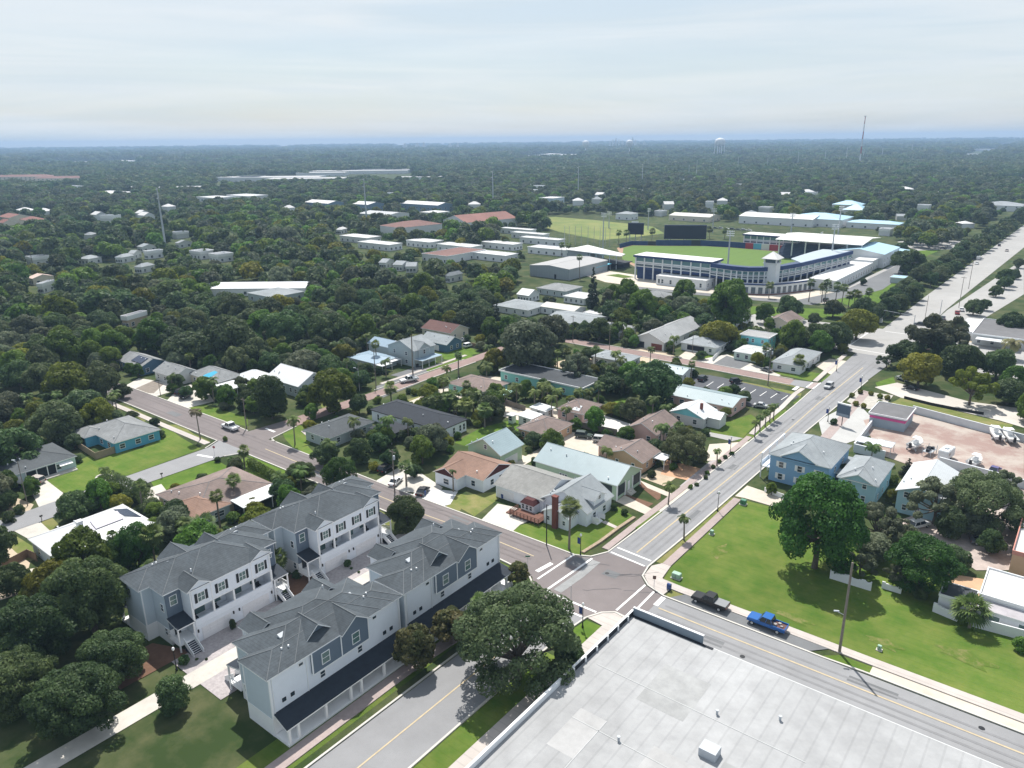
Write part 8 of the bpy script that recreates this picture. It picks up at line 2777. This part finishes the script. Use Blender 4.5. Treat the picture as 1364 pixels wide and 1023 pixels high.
# ---- fill the woods
cand = []
r8 = random.Random(5)
for ring0, ring1, step in ((200, 380, 7.6), (380, 600, 9), (600, 1000, 11.5)):
    d = ring0
    while d < ring1:
        n = int(d * 1.5 / step)
        for i in range(n):
            az = -.75 + 1.5 * (i + r8.uniform(-.4, .4)) / n
            dd = d + r8.uniform(-.45, .45) * step
            a = HEAD - az
            x, y = CAMX - math.sin(a) * dd, CAMY + math.cos(a) * dd
            p = pix(x, y, 5)
            if not p or not (-70 < p[0] < 1434):
                continue
            if p[1] > limit(p[0]):
                continue
            cand.append((dd, x, y, p[0], p[1]))
        d += step
cand.sort()
near, rest = [], []
NEARN = 200
for (dd, x, y, px, py) in cand:
    rad = r8.choice((4.2, 5, 5.8, 6.6, 7.4, 8.4)) * (1.0 if dd < 600 else 1.15)
    if any((x - a) ** 2 + (y - b) ** 2 < (.50 * (rad + c)) ** 2 for a, b, c in TREES):
        continue
    if not free(x, y, rad, 8):
        rad *= .55
        if not free(x, y, rad, 6):
            continue
    k = r8.choices(("oak", "darkoak", "grey", "broad", "lime", "sparse", "cone"), (30, 22, 10, 22, 11, 4, 1.2))[0]
    if k == "cone":
        rad = 2.4
    if len(near) < NEARN:
        near.append(1)
        z = ("in the woods left of the tall steel pole" if px < 222 else "in the wide woods between the steel pole and the school" if px < 480 else "in the woods behind the brick street houses" if px < 700
             else "among the roofs below the stadium" if px < 1010 else "by the avenue and boulevard")
        nm = {"oak": "grey-green oak", "darkoak": "dark green oak", "grey": "silvery oak", "broad": "bright green tree", "lime": "yellow-green tree", "sparse": "thin open oak", "cone": "dark pointed conifer"}[k]
        tree_at(x, y, rad, k, "%s %s" % (nm, z), "%ss %s" % (nm, z))
    else:
        rest.append((x, y, rad, k))
        TREES.append((x, y, rad)) if dd < 500 else None
# ---- gardens: small trees and bushes between the houses
BL = [("between the brick street and the main road", [(-110, 10), (-40, 28), (-14, 45), (-14, 135), (-110, 135)]),
      ("west of the brick street", [(-215, 6), (-121, 8), (-122, 118), (-215, 118)]),
      ("north of the brick cross street", [(-110, 146), (-8, 146), (-12, 188), (-110, 235)]),
      ("by the side road on the left", [(-190, -75), (-120, -75), (-120, -10), (-190, -10)]),
      ("behind the left townhouses", [(-107, -70), (-58, -70), (-58, -10), (-107, -9)]),
      ("around the blue houses and boat yard", [(24, 56), (95, 56), (95, 180), (60, 180), (50, 140), (70, 135), (70, 80), (24, 80)])]
gi_ = 0
for zn, poly in BL:
    xs, ys = [p[0] for p in poly], [p[1] for p in poly]
    for _ in range(1500 if zn[:3] in ('bet', 'nor', 'aro') else 260 if zn[0] == 'b' else 700):
        x, y = r8.uniform(min(xs), max(xs)), r8.uniform(min(ys), max(ys))
        if not inside(poly, x, y):
            continue
        rad = r8.choice((1.5, 2.1, 2.6, 3.2, 3.8, 4.4, 5.0, 5.8, 1.7))
        if any(inside(q, x, y) for q in SHEETS) or any((x - a) ** 2 + (y - b) ** 2 < (.46 * (rad + c)) ** 2 for a, b, c in TREES):
            continue
        if not free(x, y, rad, rad * 1.6, .42):
            continue
        if rad < 1.9:
            ns_ = globals().get('ns_', 0) + 1
            if ns_ > 130:
                rad = r8.uniform(2, 3)
        k = r8.choice(("shrub", "darkshrub", "dryshrub")) if rad < 1.9 else r8.choice(("oak", "darkoak", "broad", "broad", "oak", "lime", "grey"))
        if r8.random() < .16:
            pk = r8.choice(("sabal", "queen", "queen"))
            palm_at(x, y, r8.uniform(4, 8), pk, "%s palm in the gardens %s" % ("round-headed" if pk == "sabal" else "feathery", zn), "%s palms in the gardens %s" % ("round-headed" if pk == "sabal" else "feathery", zn))
            TREES.append((x, y, 1.5))
            continue
        nm = {"shrub": "green garden bush", "darkshrub": "dark garden bush", "dryshrub": "yellowish garden bush", "oak": "small grey-green tree", "darkoak": "small dark tree", "broad": "small bright tree", "lime": "small yellow-green tree", "grey": "small silvery tree"}[k]
        tree_at(x, y, rad, k, "%s in the gardens %s" % (nm, zn), "%s in the gardens %s" % (nm.replace("bush", "bushes").replace("tree", "trees"), zn))
        gi_ += 1
print("GARDEN", gi_)
# avenue rows
AV = []
for i in range(46):
    yy = 246 + i * 13.5
    for off, c in ((-11.5, 1), (-19, .8)):
        if r8.random() < c * .95:
            X = off - .3 + yy * .012 + r8.uniform(-1.2, 1.2)
            AV.append((X, yy + r8.uniform(-3, 3), r8.uniform(4.6, 6.4)))
    if r8.random() < .55 and yy < 700:
        AV.append((17 + yy * .014 + r8.uniform(-1.5, 2.5), yy + r8.uniform(-3, 3), r8.uniform(3.6, 5.6)))
AV.sort(key=lambda q: q[1])
for i, (x, y, rad) in enumerate(AV):
    if i < 40:
        side = "left" if x < 5 else "right"
        tree_at(x, y, rad, r8.choice(("oak", "darkoak", "darkoak")), "dark green street tree in the row on the %s of the far avenue" % side, "street trees on the %s of the far avenue" % side, "street_tree")
    else:
        rest.append((x, y, rad, "oak"))

# the far woods, too many to count: one mass
def low_lobes(s):
    return lobes_dome(s, 9, .8, .6, .6, .34, .46)
src = bpy.data.collections.new("far_crown_kinds")
KIDX = {}
kinds = [("oak", oak_leaf), ("darkoak", dark_leaf), ("grey", grey_leaf), ("broad", green_leaf), ("lime", lime_leaf), ("oak2", oak_leaf)]
for i, (k, m) in enumerate(kinds):
    me = crown_mesh("far_crown", 50 + i, low_lobes(90 + i), 900, .12, m, .5, -.3)
    o = bpy.data.objects.new("far_crown_%02d" % i, me)
    src.objects.link(o)
    KIDX[k] = i
# clumps of several crowns for the distance
for i in range(4):
    rr = random.Random(300 + i)
    V, Tn = [], []
    lob = []
    for j in range(9):
        a, q = rr.uniform(0, 6.28), rr.uniform(0, .8)
        r0 = rr.uniform(.2, .36)
        for kk in range(4):
            lob.append((q * math.cos(a) + rr.uniform(-.12, .12), q * math.sin(a) + rr.uniform(-.12, .12), r0 * 1.0 + rr.uniform(0, .12), r0 * .75))
    me = crown_mesh("far_clump", 70 + i, lob, 900, .075, (oak_leaf, dark_leaf, oak_leaf, dark_leaf)[i], .5, -.2)
    o = bpy.data.objects.new("far_crown_%02d" % (6 + i), me)
    src.objects.link(o)

pts, scl, rot, idx = [], [], [], []
for (x, y, rad, k) in rest:
    pts.append((x, y, -.3)); scl.append(rad * r8.uniform(.9, 1.15)); rot.append(r8.uniform(0, 6.28))
    idx.append(KIDX.get(k, KIDX["oak"] if r8.random() < .5 else KIDX["oak2"]))
def far_ring(r0, r1, step, size, zs, lo):
    d = r0
    while d < r1:
        st = step * (1 + (d - r0) / r0 * .6)
        n = int(d * 1.5 / st)
        for i in range(n):
            az = -.75 + 1.5 * (i + r8.uniform(-.5, .5)) / n
            dd = d + r8.uniform(-.5, .5) * st
            a = HEAD - az
            x, y = CAMX - math.sin(a) * dd, CAMY + math.cos(a) * dd
            p = pix(x, y, 0)
            if not p or not (-60 < p[0] < 1424):
                continue
            if any(inside(poly, p[0], p[1]) for poly in OPEN):
                continue
            if r8.random() < .03:
                continue
            bad = False
            rp = size * 1000 / dd
            for (x0, x1, y0, y1, a0, a1, b0, b1, D, sf) in PROT:
                if D > 550 and dd < D + 20 and x0 - rp * .6 < p[0] < x1 + rp * .6 and p[1] > y0 and p[1] - rp * .7 < y0 + (y1 - y0) * .75:
                    bad = True
                    break
            if bad:
                continue
            pts.append((x, y, -1.0)); scl.append(size * r8.uniform(.75, 1.25) * (1 + (d - r0) / r0 * .4)); rot.append(r8.uniform(0, 6.28))
            idx.append(r8.choice(lo))
        d += st
far_ring(1000, 1500, 12, 7.8, 1, (0, 1, 2, 3, 5, 0, 1))
far_ring(1500, 3200, 27, 24, 1, (6, 7, 8, 9))
far_ring(3200, 9000, 60, 44, 1, (6, 7, 8, 9))
far_ring(9000, 11300, 110, 76, 1, (6, 7, 8, 9))
me = bpy.data.meshes.new("far_woods")
me.from_pydata(pts, [], [])
for nm, ty, vals in (("scl", 'FLOAT', scl), ("rot", 'FLOAT', rot), ("idx", 'INT', idx)):
    at = me.attributes.new(nm, ty, 'POINT')
    at.data.foreach_set("value", vals)
fw = bpy.data.objects.new("far_woods", me)
C.objects.link(fw)
tag(fw, "endless dark woods fading blue towards the horizon", "woods", None, 'stuff')
ng = bpy.data.node_groups.new("far_woods", 'GeometryNodeTree')
ng.interface.new_socket("Geometry", in_out='INPUT', socket_type='NodeSocketGeometry')
ng.interface.new_socket("Geometry", in_out='OUTPUT', socket_type='NodeSocketGeometry')
N, L = ng.nodes.new, ng.links.new
gi, go = N("NodeGroupInput"), N("NodeGroupOutput")
iop = N("GeometryNodeInstanceOnPoints")
ci = N("GeometryNodeCollectionInfo")
ci.inputs["Collection"].default_value = src
ci.inputs["Separate Children"].default_value = True
ci.inputs["Reset Children"].default_value = True
iop.inputs["Pick Instance"].default_value = True
def attr(nm, ty):
    a = N("GeometryNodeInputNamedAttribute")
    a.data_type = ty
    a.inputs["Name"].default_value = nm
    return a.outputs["Attribute"]
L(gi.outputs[0], iop.inputs["Points"])
L(ci.outputs[0], iop.inputs["Instance"])
L(attr("idx", 'INT'), iop.inputs["Instance Index"])
cx = N("ShaderNodeCombineXYZ")
L(attr("rot", 'FLOAT'), cx.inputs["Z"])
L(cx.outputs[0], iop.inputs["Rotation"])
L(attr("scl", 'FLOAT'), iop.inputs["Scale"])
L(iop.outputs[0], go.inputs[0])
mod = fw.modifiers.new("woods", 'NODES')
mod.node_group = ng
print("TREES individual", len(near), "rest", len(rest), "points", len(pts))
